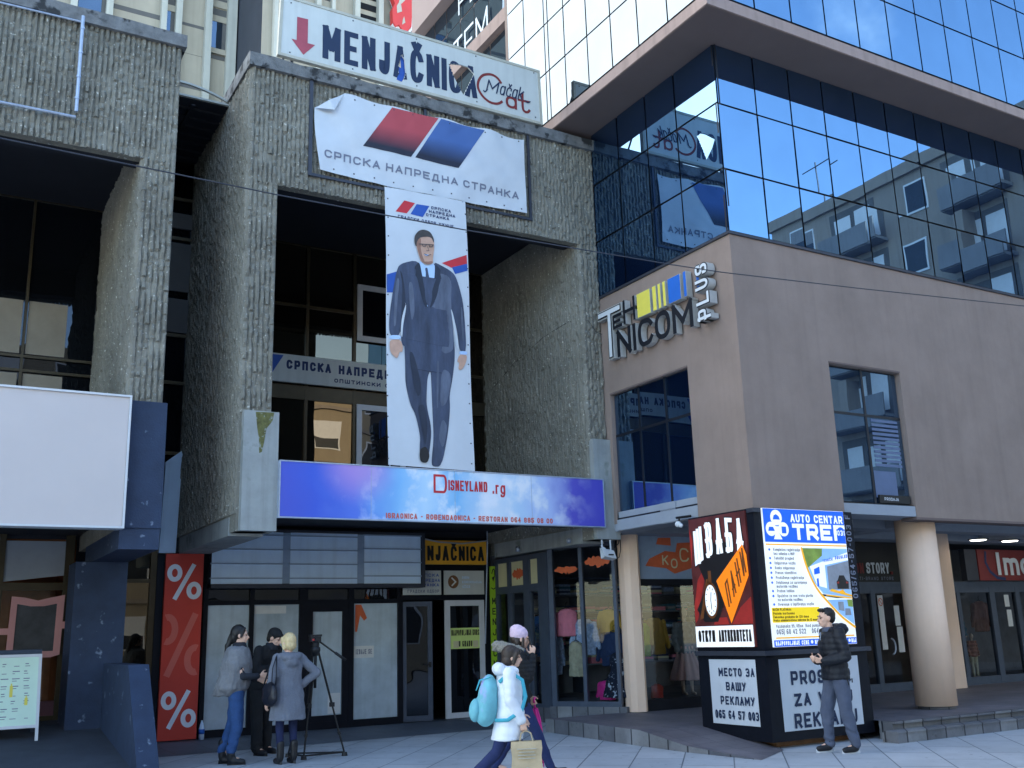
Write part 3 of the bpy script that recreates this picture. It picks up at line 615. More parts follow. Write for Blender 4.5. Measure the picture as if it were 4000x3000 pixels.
out = [(15.55, 31), (15.5, 28.6), (15.62, 28.3), (15.5, 28.0), (15.52, 27.35), (15.66, 27.18), (15.8, 27.3), (15.95, 27.12), (16.2, 27.1), (16.4, 27.4), (16.45, 28.6), (16.35, 31)]
mb = MB(); mb.poly(ef, out, 0, -.3); cpart(em, mb, 'body', 'emblem_red')
mb = MB(); mb.ribbon(ef, [(u+.06, v-.02) for u, v in out], .09, -.08, -.34, True); cpart(em, mb, 'edge', 'white_ink')
mb = MB(); mb.poly(ef, [(15.72, 27.85), (15.95, 28.0), (15.9, 28.35), (16.1, 28.6), (15.85, 28.75), (15.8, 28.4), (15.7, 28.2)], .01); mb.poly(ef, [(15.95, 27.35), (16.1, 27.5), (16.05, 27.8), (15.98, 27.6)], .01); cpart(em, mb, 'motif', 'sign_edge')
# ------------------------------------------------------------------ glass and stucco building on the corner
gb = thing('glass_building', 'corner building of brown stucco with blue mirror glass bands and an overhanging upper storey', 'building', (14, 14, 0))
BX, BY = 10.6, 11.1
L_, F_ = FX(BX), FY(BY)
mb = MB()
mb.box(BX, BY, 5.73, BX+.3, CY-.002, 7.61); mb.box(BX, BY, 3.27, BX+.3, 12.33, 5.73); mb.box(BX, 14.5, 3.4, BX+.3, CY-.002, 5.73)
mb.box(BX+.3, BY, 5.71, 60, BY+.3, 7.61); mb.box(BX+.3, BY, 3.27, 12.53, BY+.3, 5.71); mb.box(14.24, BY, 3.25, 60, BY+.3, 5.71)
mb.box(BX+.3, BY+.3, 7.3, 60, 24, 7.6)
cpart(gb, mb, 'wall', 'stucco')
mb = MB(); mb.box(BX-.03, BY-.03, 7.612, BX+.2, CY-.003, 7.655); mb.box(BX+.2, BY-.03, 7.612, 60, BY+.2, 7.655); cpart(gb, mb, 'sill', 'steel_dark')
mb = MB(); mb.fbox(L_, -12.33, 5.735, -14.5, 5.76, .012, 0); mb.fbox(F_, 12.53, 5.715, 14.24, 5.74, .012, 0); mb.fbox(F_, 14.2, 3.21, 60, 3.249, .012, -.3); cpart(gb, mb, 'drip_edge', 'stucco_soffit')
def band(us, vs, fr, gm, name, tilt, seed, gap=.017):
    o, g = glaze(us, vs, fr, gm, 'joint', gb, tilt, gap, name=name, bars=False, seed=seed)
    cpart(gb, g, 'pane', gm, o); return o
band([-14.69, -13.83, -12.97, -12.15, -11.1], [7.66, 8.75, 9.92, 11.0], L_, 'glass_blue', 'curtain_wall', .002, 5)
band([BX]+[11.46+.82*i for i in range(32)], [7.66, 8.74, 9.9, 11.0], F_, 'glass_blue', 'curtain_wall', .0032, 6)
ON_L, ON_F = FX(9.78), FY(10.29)
mb = MB(); mb.box(9.78, 10.29, 11.0, 60, 16.35, 11.2); cpart(gb, mb, 'overhang', 'fascia')
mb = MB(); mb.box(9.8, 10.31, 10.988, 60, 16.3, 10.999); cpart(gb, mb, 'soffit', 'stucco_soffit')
band([-16.35, -15.69, -14.93, -14.80, -14.24, -13.5, -12.77, -12.01, -11.23, -10.29], [11.22, 12.27, 13.33, 14.39, 15.45, 16.5, 17.55, 18.6, 20], ON_L, 'glass_sky', 'curtain_wall', .0012, 7)
band([9.78]+[10.8+.815*i for i in range(32)], [11.22, 12.4, 13.5, 14.6, 15.7, 16.8, 17.9, 19, 20], ON_F, 'glass_blue', 'curtain_wall', .0012, 8)
mb = MB(); mb.box(9.81, 16.34, 11.2, 60, 16.5, 20); mb.box(9.81, 10.32, 19.9, 60, 16.4, 20.1); cpart(gb, mb, 'wall', 'stucco', None)
# rear wing seen over the roof of the concrete block
WG = FX(10.6)
band([-22.3, -21.5, -20.8, -20.03, -19.3, -18.55, -17.75, -16.5], [10.9, 12.6, 14.0, 15.2, 15.62, 16.72, 17.5], WG, 'glass_tower', 'rear_glazing', .004, 9)
mb = MB(); mb.box(10.45, 16.5, 15.22, 10.62, 22.3, 15.58); fa_ = cpart(gb, mb, 'floor_band', 'fascia')
mb = MB(); mb.box(10.3, 16.5, 17.5, 22, 22.3, 19.5); mb.box(10.62, 16.5, 10.6, 22, 22.3, 17.5); mb.box(10.4, 19.0, -.2, 60, 19.3, 10.9); cpart(gb, mb, 'rear_wall', 'pink_wall')
wl = MB()
letters(wl, WG, 'STEM', -20.92, -18.52, 15.42, 16.22, .07, .06, gap=.22); letters(wl, WG, 'PEL', -20.02, -18.3, 16.82, 17.6, .065, .06, gap=.3)
tag(wl.build('window_lettering', 'letter_white'), 'thin white capital letters stuck on the dark rear glazing above the roof', 'lettering')
# windows in the stucco wall
def glass_window(us, vs, fr, name, inset, seed):
    mb = MB(); mb.fbox(fr, us[0], vs[0], us[-1], vs[-1], -inset-.03, -inset-.06)
    for u in us[1:-1]: mb.fbox(fr, u-.022, vs[0], u+.022, vs[-1], -inset+.012, -inset-.03)
    for v in vs[1:-1]:
        for a, b in zip(us, us[1:]): mb.fbox(fr, a+.024, v-.022, b-.024, v+.022, -inset+.008, -inset-.03)
    mb.fbox(fr, us[0], vs[0]-.05, us[-1], vs[0], -inset+.05, -inset-.06)
    o = cpart(gb, mb, name, 'joint'); g = MB(); rnd = random.Random(seed)
    for a, b in zip(us, us[1:]):
        for c, d in zip(vs, vs[1:]):
            t1, t2 = rnd.gauss(0, .002), rnd.gauss(0, .002)
            g.add([fr.p(a+.02, c+.02, -inset-t1-t2), fr.p(b-.02, c+.02, -inset+t1-t2), fr.p(b-.02, d-.02, -inset+t1+t2), fr.p(a+.02, d-.02, -inset-t1+t2)], [(0, 1, 2, 3)])
    cpart(gb, g, 'pane', 'glass_blue', o); return o
glass_window([-14.5, -13.75, -13.02, -12.33], [3.5, 4.97, 5.73], L_, 'window', .07, 11)
w2 = glass_window([12.53, 13.38, 14.24], [3.45, 4.92, 5.71], F_, 'window', .10, 12)
mb = MB()
for i in range(11): mb.fbox(F_, 13.5, 4.08+.075*i, 14.14, 4.08+.075*i+.045, -.095, -.0985)
mb.fbox(F_, 13.42, 3.56, 13.95, 4.0, -.095, -.0985); cpart(gb, mb, 'blind', 'blind_dim', w2)
mb = MB(); mb.fbox(F_, 13.45, 3.47, 14.2, 3.6, -.06, -.09); st = cpart(gb, mb, 'window_sticker', 'black', w2)
mb = MB(); letters(mb, F_, 'PRODAJA', 13.56, 13.9, 3.51, 3.56, .008, -.057); cpart(gb, mb, 'lettering', 'white_ink', w2)
# soffit over the pavement with deep coffers
mb = MB()
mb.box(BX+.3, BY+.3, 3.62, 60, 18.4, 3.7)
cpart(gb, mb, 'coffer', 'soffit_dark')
mb = MB()
mb.box(12.53, BY-.0+.02, 3.262, 14.24, BY+.3, 3.43)
for y0, y1 in ((BY+.302, 11.75), (12.9, 13.3), (14.5, 15.1)): mb.box(BX+.02, y0, 3.27, 60, y1, 3.61)
for x in (10.64, 15.6, 20.6, 25.6, 30.6): mb.box(x, 11.752, 3.275, x+.5, 12.898, 3.61); mb.box(x, 13.302, 3.275, x+.5, 14.498, 3.61)
mb.box(10.603, 12.34, 3.283, 10.618, 14.69, 3.47)
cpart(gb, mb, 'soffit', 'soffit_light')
# columns
mb = MB(); mb.loft([(14.82, 11.64, PZ+.05, .33, .33), (14.82, 11.64, 3.268, .33, .33)], 40); cpart(gb, mb, 'column', 'column_paint', None, True)
mb = MB(); mb.loft([(14.82, 11.64, PZ-.01, .29, .29), (14.82, 11.64, PZ+.05, .29, .29)], 32); cpart(gb, mb, 'column_base', 'terrace_stone', None, True)
PIL = ((11.08, 15.03), (11.15, 14.93), (11.29, 14.88), (11.37, 14.94), (11.37, 15.2), (11.08, 15.2))
mb = MB(); mb.add([(x, y, z) for z in (PZ+.01, 3.5) for x, y in PIL], [(i, (i+1) % 6, 6+(i+1) % 6, 6+i) for i in range(6)]); cpart(gb, mb, 'pillar', 'column_paint')
mb = MB(); mb.box(19.05, 14.45, PZ+.01, 19.45, 14.85, 3.6); cpart(gb, mb, 'pillar', 'column_paint')
# ------------------------------------------------------------------ the clothes shop on the corner
V1 = Fr((10.3, 18.4, 0), (0, -1, 0)); A, B = Vector((10.3, 16.35, 0)), Vector((10.98, 15.15, 0)); V2 = Fr(A, (B-A).normalized()); V2L = (B-A).length
V3 = FY(15.1)
mb = MB()                                                   # door part along the inner wall
for a, b in ((.0, .12), (.55, .66), (1.18, 1.40), (1.72, 2.05)): mb.fbox(V1, a, .06, b, 3.06, .05, -.05)
for a, b in ((.12, .55), (.66, 1.18), (1.40, 1.72)): mb.fbox(V1, a, 2.36, b, 2.5, .045, -.045); mb.fbox(V1, a, 2.97, b, 3.06, .045, -.045); mb.fbox(V1, a, .06, b, .3, .045, -.045)
s1 = cpart(cb, mb, 'shopfront', 'frame_grey'); 
for a, b in ((.12, .55), (.66, 1.18), (1.40, 1.72)): cpart(cb, MB().patch(V1, [(a, .3), (b, .3), (b, 2.36), (a, 2.36)], 0, 1, 1), 'pane', 'shop_glass', s1); cpart(cb, MB().fbox(V1, a, 2.5, b, 2.97, .0, -.02), 'transom_panel', 'cream', s1)
rnd = random.Random(3)
def splash(mb, fr, u0, u1, v0, v1, n, seed):
    rnd = random.Random(seed); k = 18; top, bot = [], []
    for i in range(k+1):
        t = i/k; e = math.sin(math.pi*min(1, max(0, t)))**.5; u = u0+(u1-u0)*t; m_ = (v0+v1)/2
        top.append((u, m_+(v1-v0)*.5*e*rnd.uniform(.45, 1))); bot.append((u, m_-(v1-v0)*.5*e*rnd.uniform(.45, 1)-.002))
    mb.poly(fr, top+bot[::-1], n)
mb = MB(); splash(mb, V1, .68, 1.16, 2.6, 2.85, .004, 4); cpart(cb, mb, 'decal', 'orange_ink', s1)
mb = MB()
for a, b in ((.0, .1), (V2L*.47, V2L*.47+.07), (V2L-.06, V2L)): mb.fbox(V2, a, .27, b, 3.2, .04, -.04)
for a, b in ((.1, V2L*.47), (V2L*.47+.07, V2L-.06)): mb.fbox(V2, a, .27, b, .36, .035, -.035); mb.fbox(V2, a, 3.1, b, 3.2, .035, -.035)
s2 = cpart(gb, mb, 'shopfront', 'frame_grey'); 
pane_set([(.1, V2L*.47), (V2L*.47+.07, V2L-.06)], .36, 3.1, 'shop_glass', gb, s2, V2)
for q in ((.12, .62, 2.62, 2.8, .008, 8), (.76, 1.28, 2.7, 2.95, .008, 9)): mb = MB(); splash(mb, V2, *q); cpart(gb, mb, 'decal', 'orange_ink', s2)
mb = MB(); mb.fbox(V2, -.05, -.05, V2L+.1, .27, .05, -.2); mb.fbox(V1, 0, -.05, 2.05, .06, .05, -.2); mb.fbox(V1, 1.45, -.05, 2.06, .24, .06, -.2); cpart(gb, mb, 'plinth', 'terrace_stone', s2)
mb = MB()
for a, b in ((11.35, 11.43), (13.6, 13.7), (16.05, 16.15), (16.75, 16.9)): mb.fbox(V3, a, PZ, b, 3.45, .04, -.04)
for a, b in ((11.43, 13.6), (13.7, 16.05), (16.15, 16.75)): mb.fbox(V3, a, PZ, b, .36, .035, -.035); mb.fbox(V3, a, 2.36, b, 2.48, .035, -.035); mb.fbox(V3, a, 3.34, b, 3.45, .035, -.035)
s3 = cpart(gb, mb, 'shopfront', 'frame_black'); 
pane_set([(11.43, 13.6), (13.7, 16.05), (16.15, 16.75)], .36, 2.36, 'shop_glass', gb, s3, V3)
for a, b in ((11.43, 13.6), (13.7, 16.05), (16.15, 16.75)): cpart(gb, MB().fbox(V3, a, 2.48, b, 3.34, .0, -.02), 'transom_panel', 'slat_edge', s3)
mb = MB(); mb.poly(V3, [(11.62, 2.72), (11.72, 2.85), (12.1, 3.0), (12.35, 2.98), (12.4, 3.15), (13.2, 3.2), (13.2, 2.75), (12.7, 2.68), (12.3, 2.58), (12.1, 2.68)], .006); mb.poly(V3, [(11.9, 3.12), (12.25, 3.1), (12.25, 3.25), (11.95, 3.24)], .006); cpart(gb, mb, 'decal', 'orange_ink', s3)
mb = MB(); letters(mb, V3, 'K', 12.02, 12.16, 2.74, 2.92, .028, .01); letters(mb, V3, 'O', 12.22, 12.38, 2.68, 2.86, .028, .01); letters(mb, V3, 'C', 12.44, 12.66, 2.8, 3.06, .032, .01); letters(mb, V3, 'KICA', 12.72, 13.3, 2.78, 2.98, .028, .01); cpart(gb, mb, 'lettering', 'cream', s3)
mb = MB(); mb.box(10.4, 18.6, .2, 16.8, 18.7, 3.4); mb.box(16.7, 15.2, .2, 16.8, 18.6, 3.4); mb.box(10.25, 18.42, .2, 10.4, 18.7, 3.4)
mb.add([(10.36, 16.4, .34), (11.02, 15.2, .34), (16.7, 15.16, .34), (16.7, 18.6, .34), (10.36, 18.6, .34), (10.36, 16.4, 3.4), (11.02, 15.2, 3.4), (16.7, 15.16, 3.4), (16.7, 18.6, 3.4), (10.36, 18.6, 3.4)], [(0, 1, 2, 3, 4), (9, 8, 7, 6, 5)])
cpart(gb, mb, 'shop_room', 'room_dark', s3)
# ------------------------------------------------------------------ shops to the right
mb = MB()
for a, b in ((16.9, 17.02), (17.5, 17.63), (18.78, 18.95), (19.5, 19.62), (20.3, 20.42), (21.48, 21.66), (22.44, 22.6), (23.6, 23.72), (26, 26.1), (29.9, 30)): mb.fbox(V3, a, PZ, b, 2.3, .05, -.05)
for a, b in ((17.02, 17.5), (17.63, 18.78), (18.95, 19.5), (19.62, 20.3), (20.42, 21.48), (21.66, 22.44), (22.6, 23.6), (23.72, 26), (26.1, 29.9)): mb.fbox(V3, a, PZ, b, .34, .045, -.045); mb.fbox(V3, a, 2.18, b, 2.3, .045, -.045)
mb.fbox(V3, 16.9, 2.3, 30, 2.42, .05, -.05); mb.fbox(V3, 19.4, 2.42, 19.55, 3.4, .05, -.05)
s4 = cpart(gb, mb, 'shopfront', 'frame_grey'); 
pane_set([(17.02, 17.5), (17.63, 18.78), (18.95, 19.5), (19.62, 20.3), (20.42, 21.48), (21.66, 22.44), (22.6, 23.6), (23.72, 26), (26.1, 29.9)], .34, 2.18, 'shop_glass', gb, s4, V3)
mb = MB(); mb.fbox(V3, 16.9, 2.42, 19.4, 3.4, -.02, -.05); cpart(gb, mb, 'fascia_panel', 'black', s4)
mb = MB(); mb.box(16.9, 18.2, PZ, 30, 18.3, 3.6); mb.box(16.9, 15.2, PZ, 30, 18.2, PZ+.01); mb.box(16.9, 15.2, 3.45, 30, 18.2, 3.5); mb.box(29.9, 15.2, PZ, 30, 18.2, 3.5); mb.box(19.45, 15.2, PZ, 19.5, 18.2, 3.5); cpart(gb, mb, 'shop_room', 'room_dark', s4)
mb = MB(); hp = [(17.92+.05*math.cos(t*math.pi/8-math.pi/2)*2.2, 1.08+.16*math.sin(t*math.pi/8-math.pi/2)) for t in range(9)]; mb.tube([V3.p(u, v, .1) for u, v in hp], .018); cpart(gb, mb, 'handle', 'galvanised', s4)
for u0, v0, u1, v1, sl_ in ((17.74, 1.02, 17.9, 2.14, 0), (18.22, 1.5, 18.38, 1.92, 0), (18.24, .95, 18.42, 1.48, 0), (22.05, 1.85, 22.22, 2.12, 0), (22.08, 1.4, 22.25, 1.78, 0)): cpart(gb, MB().fbox(V3, u0, v0, u1, v1, .012, .005), 'notice', 'paper', s4)
for u, v in ((17.82, 2.0), (22.9, 2.0)):
    mb = MB(); mb.ribbon(V3, [(u+.06*math.cos(t*math.pi/8), v+.075*math.sin(t*math.pi/8)) for t in range(16)], .018, .015, None, True); mb.ribbon(V3, [(u-.045, v+.05), (u+.045, v-.05)], .016, .0155)
    cpart(gb, mb, 'no_smoking_sticker', 'orange_ink', s4)
ss = thing('store_sign', 'dark fascia sign with pale slab letters over the narrow glass door', 'sign', (18, 15, 2.8))
mb = MB(); letters(mb, V3, 'STORY', 17.5, 18.22, 2.60, 2.83, .045, .012, gap=.2); cpart(ss, mb, 'lettering', 'letter_white')
mb = MB(); letters(mb, V3, 'MULTI-BRAND STORE', 17.0, 18.32, 2.46, 2.53, .013, .012, gap=.5); cpart(ss, mb, 'lettering', 'grey_text')
mb = MB(); letters(mb, V3, 'FASHION', 16.5, 17.42, 2.60, 2.82, .045, .012, gap=.2); mb.fbox(V3, 18.26, 2.58, 18.32, 2.64, .012, .0); cpart(ss, mb, 'lettering', 'maroon')
im = thing('store_sign', 'dark red lightbox sign with large rounded white letters under the arcade', 'sign', (22, 15, 2.8))
mb = MB(); mb.fbox(V3, 20.98, 2.44, 24.2, 3.14, .22, .06); cpart(im, mb, 'panel', 'maroon')
for a, b in ((20.55, 20.97), (24.21, 24.5)): cpart(im, MB().fbox(V3, a, 2.44, b, 3.14, .2, .06), 'panel_end', 'steel_dark')
mb = MB(); letters(mb, V3, 'I', 21.6, 21.78, 2.56, 3.08, .12, .24); letters(mb, V3, 'mago', 21.88, 23.9, 2.56, 3.08, .105, .24, .225, gap=.16); cpart(im, mb, 'lettering', 'letter_white')
mb = MB(); mb.ribbon(V3, [(21.28+.0, 3.1), (21.24, 2.85), (21.36, 2.64), (21.6, 2.5), (21.9, 2.47)], .07, .226); cpart(im, mb, 'swoosh', 'navy')
mat('lamp_glow', (1, .97, .86), .5, 0, emit=2.)
for i, x in enumerate((19.85, 20.95, 22.0)):
    l = thing('ceiling_lamp', ['round lit ceiling lamp nearest the round column under the arcade', 'round lit ceiling lamp above the red lightbox sign end', 'round lit ceiling lamp above the big white letters'][i], 'lamp', (x, 14.0, 3.25), group='lit lamps under the arcade')
    mb = MB(); mb.loft([(0, 0, .02, .22, .22), (0, 0, .0, .2, .2)], 24); mb.build('rim', 'steel_dark', l); mb = MB(); mb.loft([(0, 0, -.012, .15, .15), (0, 0, -.001, .17, .17)], 24); mb.build('diffuser', 'lamp_glow', l)
# ------------------------------------------------------------------ buildings across the street, seen in the mirror glass
ob = thing('apartment_building', 'beige apartment block with loggias mirrored in the blue curtain wall', 'building', (46, -8, 0))
AX = FX(40); mat('render_beige', S(138, 130, 122), .9, .08, .5, streak=.12); mat('render_grey', S(120, 122, 126), .9, .1, .5, streak=.12); mat('balcony_red', S(130, 88, 70), .85, .1, 1)
mb = MB(); mb.box(40, -15.8, -.2, 54, 6, 23.3); mb.box(39.8, -15.9, 22.9, 54.1, 6.1, 23.5); cpart(ob, mb, 'wall', 'render_beige')
k = 0
for fl in range(7):
    z = 2.6+3.05*fl
    for (u0, u1, kind) in ((13.2, 14.3, 0), (9.2, 12.0, 1), (6.4, 7.6, 0), (2.2, 5.0, 1), (-1.0, .6, 0), (-4.6, -2.0, 1)):
        if kind == 0:
            mb = MB(); mb.fbox(AX, u0-.08, z-.1, u1+.08, z+1.5, .05, -.05); wn = cpart(ob, mb, 'window', 'frame_white'); mb = MB(); mb.fbox(AX, u0, z, u1, z+1.4, .06, .05); cpart(ob, mb, 'pane', 'window_dark', wn)
            if k % 3 == 0: mb = MB(); mb.fbox(AX, u0, z+.7, u1, z+1.4, .075, .061); cpart(ob, mb, 'shutter', 'render_grey', wn)
        else:
            mb = MB(); mb.fbox(AX, u0, z-.9, u1, z+1.7, .02, -.05); bl = cpart(ob, mb, 'balcony', 'tower_dark')
            mb = MB(); mb.fbox(AX, u0-.1, z-1.0, u1+.1, z+.1, 1.0, .92); mb.fbox(AX, u0-.1, z-1.05, u1+.1, z-.9, .91, .03); cpart(ob, mb, 'parapet', 'render_grey' if (k+fl) % 4 else 'balcony_red', bl)
            mb = MB(); mb.fbox(AX, u0+.3, z-.6, u0+1.3, z+1.4, .06, .03); mb.fbox(AX, u1-1.2, z, u1-.3, z+1.3, .06, .03); cpart(ob, mb, 'window', 'frame_white', bl)
            if fl % 2: mb = MB(); mb.fbox(AX, u1-.9, z-.9, u1-.4, z+1.7, .9, .03); cpart(ob, mb, 'partition', 'render_beige', bl)
        k += 1
mb = MB(); mb.tube([(41, -13, 23.5), (41, -13, 26.4)], .04); mb.tube([(41, -14, 26.1), (41, -12, 26.2)], .03); mb.tube([(41, -6, 23.5), (41, -6, 25.4)], .04)
for i in range(5): mb.tube([(40.8, -6.6+.3*i, 25.2), (41.2, -6.6+.3*i, 25.2)], .02)
mb.tube([(41, -6.8, 25.2), (41, -5.2, 25.2)], .025); cpart(ob, mb, 'aerial', 'steel_dark')
oc = thing('apartment_building', 'ochre block of flats across the street mirrored in the bronze windows', 'building', (6, -18, 0))
mat('render_ochre', S(146, 136, 118), .9, .07, .5, streak=.1)
mb = MB(); mb.box(-16, -26, -.2, 30, -15, 16.5); cpart(oc, mb, 'wall', 'render_ochre')
OF = Fr((0, -15, 0), (-1, 0, 0))
for fl in range(5):
    z = 1.4+3.1*fl
    mb = MB(); mb.fbox(OF, -30, z+2.15, 16, z+2.35, .12, 0); cpart(oc, mb, 'string_course', 'render_beige')
    for i in range(14):
        u = -29+3.2*i
        mb = MB(); mb.fbox(OF, u, z, u+1.7, z+1.6, .03, 0); wn = cpart(oc, mb, 'window', 'frame_white'); mb = MB(); mb.fbox(OF, u+.08, z+.08, u+1.62, z+(.7 if (i+fl) % 3 == 0 else 1.5), .04, .03); cpart(oc, mb, 'pane', 'window_dark', wn)
# ------------------------------------------------------------------ roof sign
SG = FY(14.56)
rs = thing('roof_sign', 'long weathered white roof sign with navy capitals, a red arrow and two broken holes', 'sign', (6.85, 14.6, 10.9))
OUT = [(4.33, 10.93), (9.39, 10.9), (9.37, 11.99), (4.36, 12.02)]
H1 = [(7.45, 11.62), (7.7, 11.67), (7.85, 11.66), (7.97, 11.56), (7.74, 11.06), (7.54, 11.4)]
H2 = [(6.52, 11.55), (6.58, 11.46), (6.60, 11.2), (6.55, 11.03), (6.47, 11.02), (6.46, 11.3)]
mb = MB(); mb.poly(SG, OUT, 0, -.03, [H1, H2]); cpart(rs, mb, 'panel', 'sign_white')
mb = MB(); mb.ribbon(SG, OUT, .05, .012, -.07, True); cpart(rs, mb, 'edge_frame', 'sign_edge')
mb = MB()
for x in (4.6, 5.8, 7.05, 8.2, 9.2): mb.box(x, 14.8, 10.85, x+.05, 14.85, 12.0); mb.tube([(x+.02, 14.84, 11.9), (x+.02, 15.6, 10.88)], .02)
cpart(rs, mb, 'strut', 'steel_dark')
def clipped(s, holes, *a, **k):
    """Lettering that is torn away where the panel is broken."""
    mb = MB(); letters(mb, *([SG, s]+list(a)), **k)
    def inside(p, poly):
        c = False
        for i in range(len(poly)):
            (x0, y0), (x1, y1) = poly[i-1], poly[i]
            if (y0 > p[1]) != (y1 > p[1]) and p[0] < (x1-x0)*(p[1]-y0)/(y1-y0)+x0: c = not c
        return c
    out = MB()
    for fc in mb.f:                                          # cut every stroke into short pieces and drop those over a hole
        q = [Vector(mb.v[i]) for i in fc]; n = max(1, int(max((q[1]-q[0]).length, (q[3]-q[0]).length)/.025))
        along = (q[1]-q[0]).length >= (q[3]-q[0]).length; m_ = 5
        for i in range(n):
            for j in range(m_):
                def P(a, b): return (q[0].lerp(q[1], a)).lerp(q[3].lerp(q[2], a), b)
                A_ = (i/n, (i+1)/n, j/m_, (j+1)/m_) if along else (j/m_, (j+1)/m_, i/n, (i+1)/n)
                ps = [P(A_[0], A_[2]), P(A_[1], A_[2]), P(A_[1], A_[3]), P(A_[0], A_[3])]
                c = sum(ps, Vector())/4
                if not any(inside((c.x, c.z), h) for h in holes): out.add(ps, [(0, 1, 2, 3)])
    return out
cpart(rs, clipped('MENJAČNICA', [H1, H2], 5.07, 8.02, 11.06, 11.70, .105, .004, gap=.26), 'lettering', 'navy_text')
mb = MB(); mb.poly(SG, [(4.62, 11.7), (4.81, 11.71), (4.81, 11.26), (4.94, 11.26), (4.74, 11.02), (4.53, 11.26), (4.62, 11.26)], .004); cpart(rs, mb, 'arrow', 'arrow_red')
mb = MB(); mb.poly(SG, [(6.44, 11.12), (6.60, 11.06), (6.64, 11.28), (6.58, 11.52), (6.5, 11.66), (6.53, 11.3), (6.43, 11.36)], -.05); mb.poly(SG, [(6.42, 11.02), (6.52, 11.0), (6.56, 11.1), (6.46, 11.13)], .006); cpart(rs, mb, 'torn_patch', 'blue_ink')
mb = MB(); C = [(8.54, 11.51), (8.47, 11.6), (8.37, 11.645), (8.25, 11.63), (8.13, 11.57), (8.05, 11.44), (8.03, 11.31), (8.08, 11.2), (8.17, 11.11), (8.29, 11.055), (8.42, 11.06), (8.5, 11.1), (8.55, 11.15)]
mb.ribbon(SG, _chai(C, False), .05, .004); letters(mb, SG, 'a', 8.62, 8.86, 11.05, 11.38, .05, .006); mb.ribbon(SG, _chai([(8.99, 11.44), (8.98, 11.1), (9.03, 11.05), (9.1, 11.06), (9.14, 11.12)], False), .05, .006); mb.ribbon(SG, [(8.88, 11.27), (9.14, 11.28)], .045, .0065); cpart(rs, mb, 'logo', 'maroon')
mb = MB(); letters(mb, SG, 'M', 8.2, 8.44, 11.27, 11.52, .028, .008, shear=.25); letters(mb, SG, 'ačak', 8.48, 8.98, 11.27, 11.55, .026, .008, shear=.25, gap=.2); mb.ribbon(SG, _chai([(8.15, 11.27), (8.18, 11.23), (8.24, 11.32)], False), .026, .0085); mb.ribbon(SG, _chai([(9.05, 11.3), (9.08, 11.24), (9.16, 11.3)], False), .022, .0085); cpart(rs, mb, 'script_lettering', 'navy_text')
mb = MB(); rnd = random.Random(2)
for u in (4.5, 5.6, 6.8, 8.0, 9.25):
    for v in (11.92, 10.99): mb.fbox(SG, u, v, u+.02, v+.02, .008, 0)
cpart(rs, mb, 'bolt', 'steel_dark')
# ------------------------------------------------------------------ party banner over the opening
bf = thing('banner', 'wide wrinkled white vinyl banner with red and blue slanted bars and one folded corner', 'banner', (7, 14.6, 9))
BN = FY(14.615)
mb = MB()
for a, b in ((4.89, 4.95), (6.98, 7.03), (9.10, 9.15)): mb.box(a, 14.63, 8.92, b, 14.66, 10.72)
mb.box(4.951, 14.632, 8.92, 9.099, 14.658, 8.97); cpart(bf, mb, 'mounting_frame', 'steel_dark')
def wr(u, v):                                                # creases of the sheet
    a = noise.noise(Vector((u*1.1, v*1.4, 3)))*.040+noise.noise(Vector((u*3.1+v*1.2, v*2.2, 8)))*.020
    a += .012*math.sin((u*1.3+v*.8)*5)*math.exp(-((v-10.3)/.5)**2)+.010*abs(noise.noise(Vector(((u-v)*2.6, (u+v)*.5, 1))))
    return a+.012
top = lambda u: 10.51+.02*math.sin(u*7)-.012*math.sin(u*3)
def sheet(u0, u1, v0f, v1f, nu, nv, l, r, nf):
    vs = []
    for j in range(nv+1):
        for i in range(nu+1):
            b = j/nv; v_mid = b; a0, a1 = l(b), r(b); u = a0+(a1-a0)*i/nu; v = v0f(u)+(v1f(u)-v0f(u))*b; vs.append(BN.p(u, v, nf(u, v)))
    return MB().add(vs, [(j*(nu+1)+i, j*(nu+1)+i+1, (j+1)*(nu+1)+i+1, (j+1)*(nu+1)+i) for j in range(nv) for i in range(nu)])
lft = lambda b: 5.07-.06*math.sin(b*2.2)-.05*b
tp_ = lambda u: (top(u) if u > 5.47 else 10.14+(u-4.97)*.74)
bt = sheet(0, 0, lambda u: 9.03-.035*math.sin((u-5)*math.pi/4)+.0*u, tp_, 110, 44, lft, lambda b: 9.03-.02*math.sin(b*3), wr)
cpart(bf, bt, 'sheet', 'vinyl', None, True)
mb = MB(); q = [(4.98, 10.13), (5.47, 10.5), (5.28, 10.13)]
mb.add([BN.p(4.98, 10.13, .02), BN.p(5.47, 10.5, .02), BN.p(5.28, 10.13, .10), BN.p(5.2, 10.3, .09)], [(0, 2, 3), (0, 3, 1), (2, 1, 3)]); cpart(bf, mb, 'folded_corner', 'vinyl')
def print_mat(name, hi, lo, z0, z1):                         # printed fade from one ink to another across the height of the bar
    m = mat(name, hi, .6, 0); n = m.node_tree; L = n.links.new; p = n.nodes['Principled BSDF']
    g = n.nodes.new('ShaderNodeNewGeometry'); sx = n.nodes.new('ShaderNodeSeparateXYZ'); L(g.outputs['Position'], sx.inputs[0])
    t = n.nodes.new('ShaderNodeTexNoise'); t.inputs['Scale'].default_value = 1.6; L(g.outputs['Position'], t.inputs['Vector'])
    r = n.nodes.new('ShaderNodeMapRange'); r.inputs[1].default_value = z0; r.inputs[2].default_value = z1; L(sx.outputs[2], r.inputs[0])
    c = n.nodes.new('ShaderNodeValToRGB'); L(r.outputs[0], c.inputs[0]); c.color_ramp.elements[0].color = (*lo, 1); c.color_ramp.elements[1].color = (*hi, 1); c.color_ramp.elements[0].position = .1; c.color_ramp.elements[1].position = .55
    L(c.outputs[0], p.inputs['Base Color']); return m
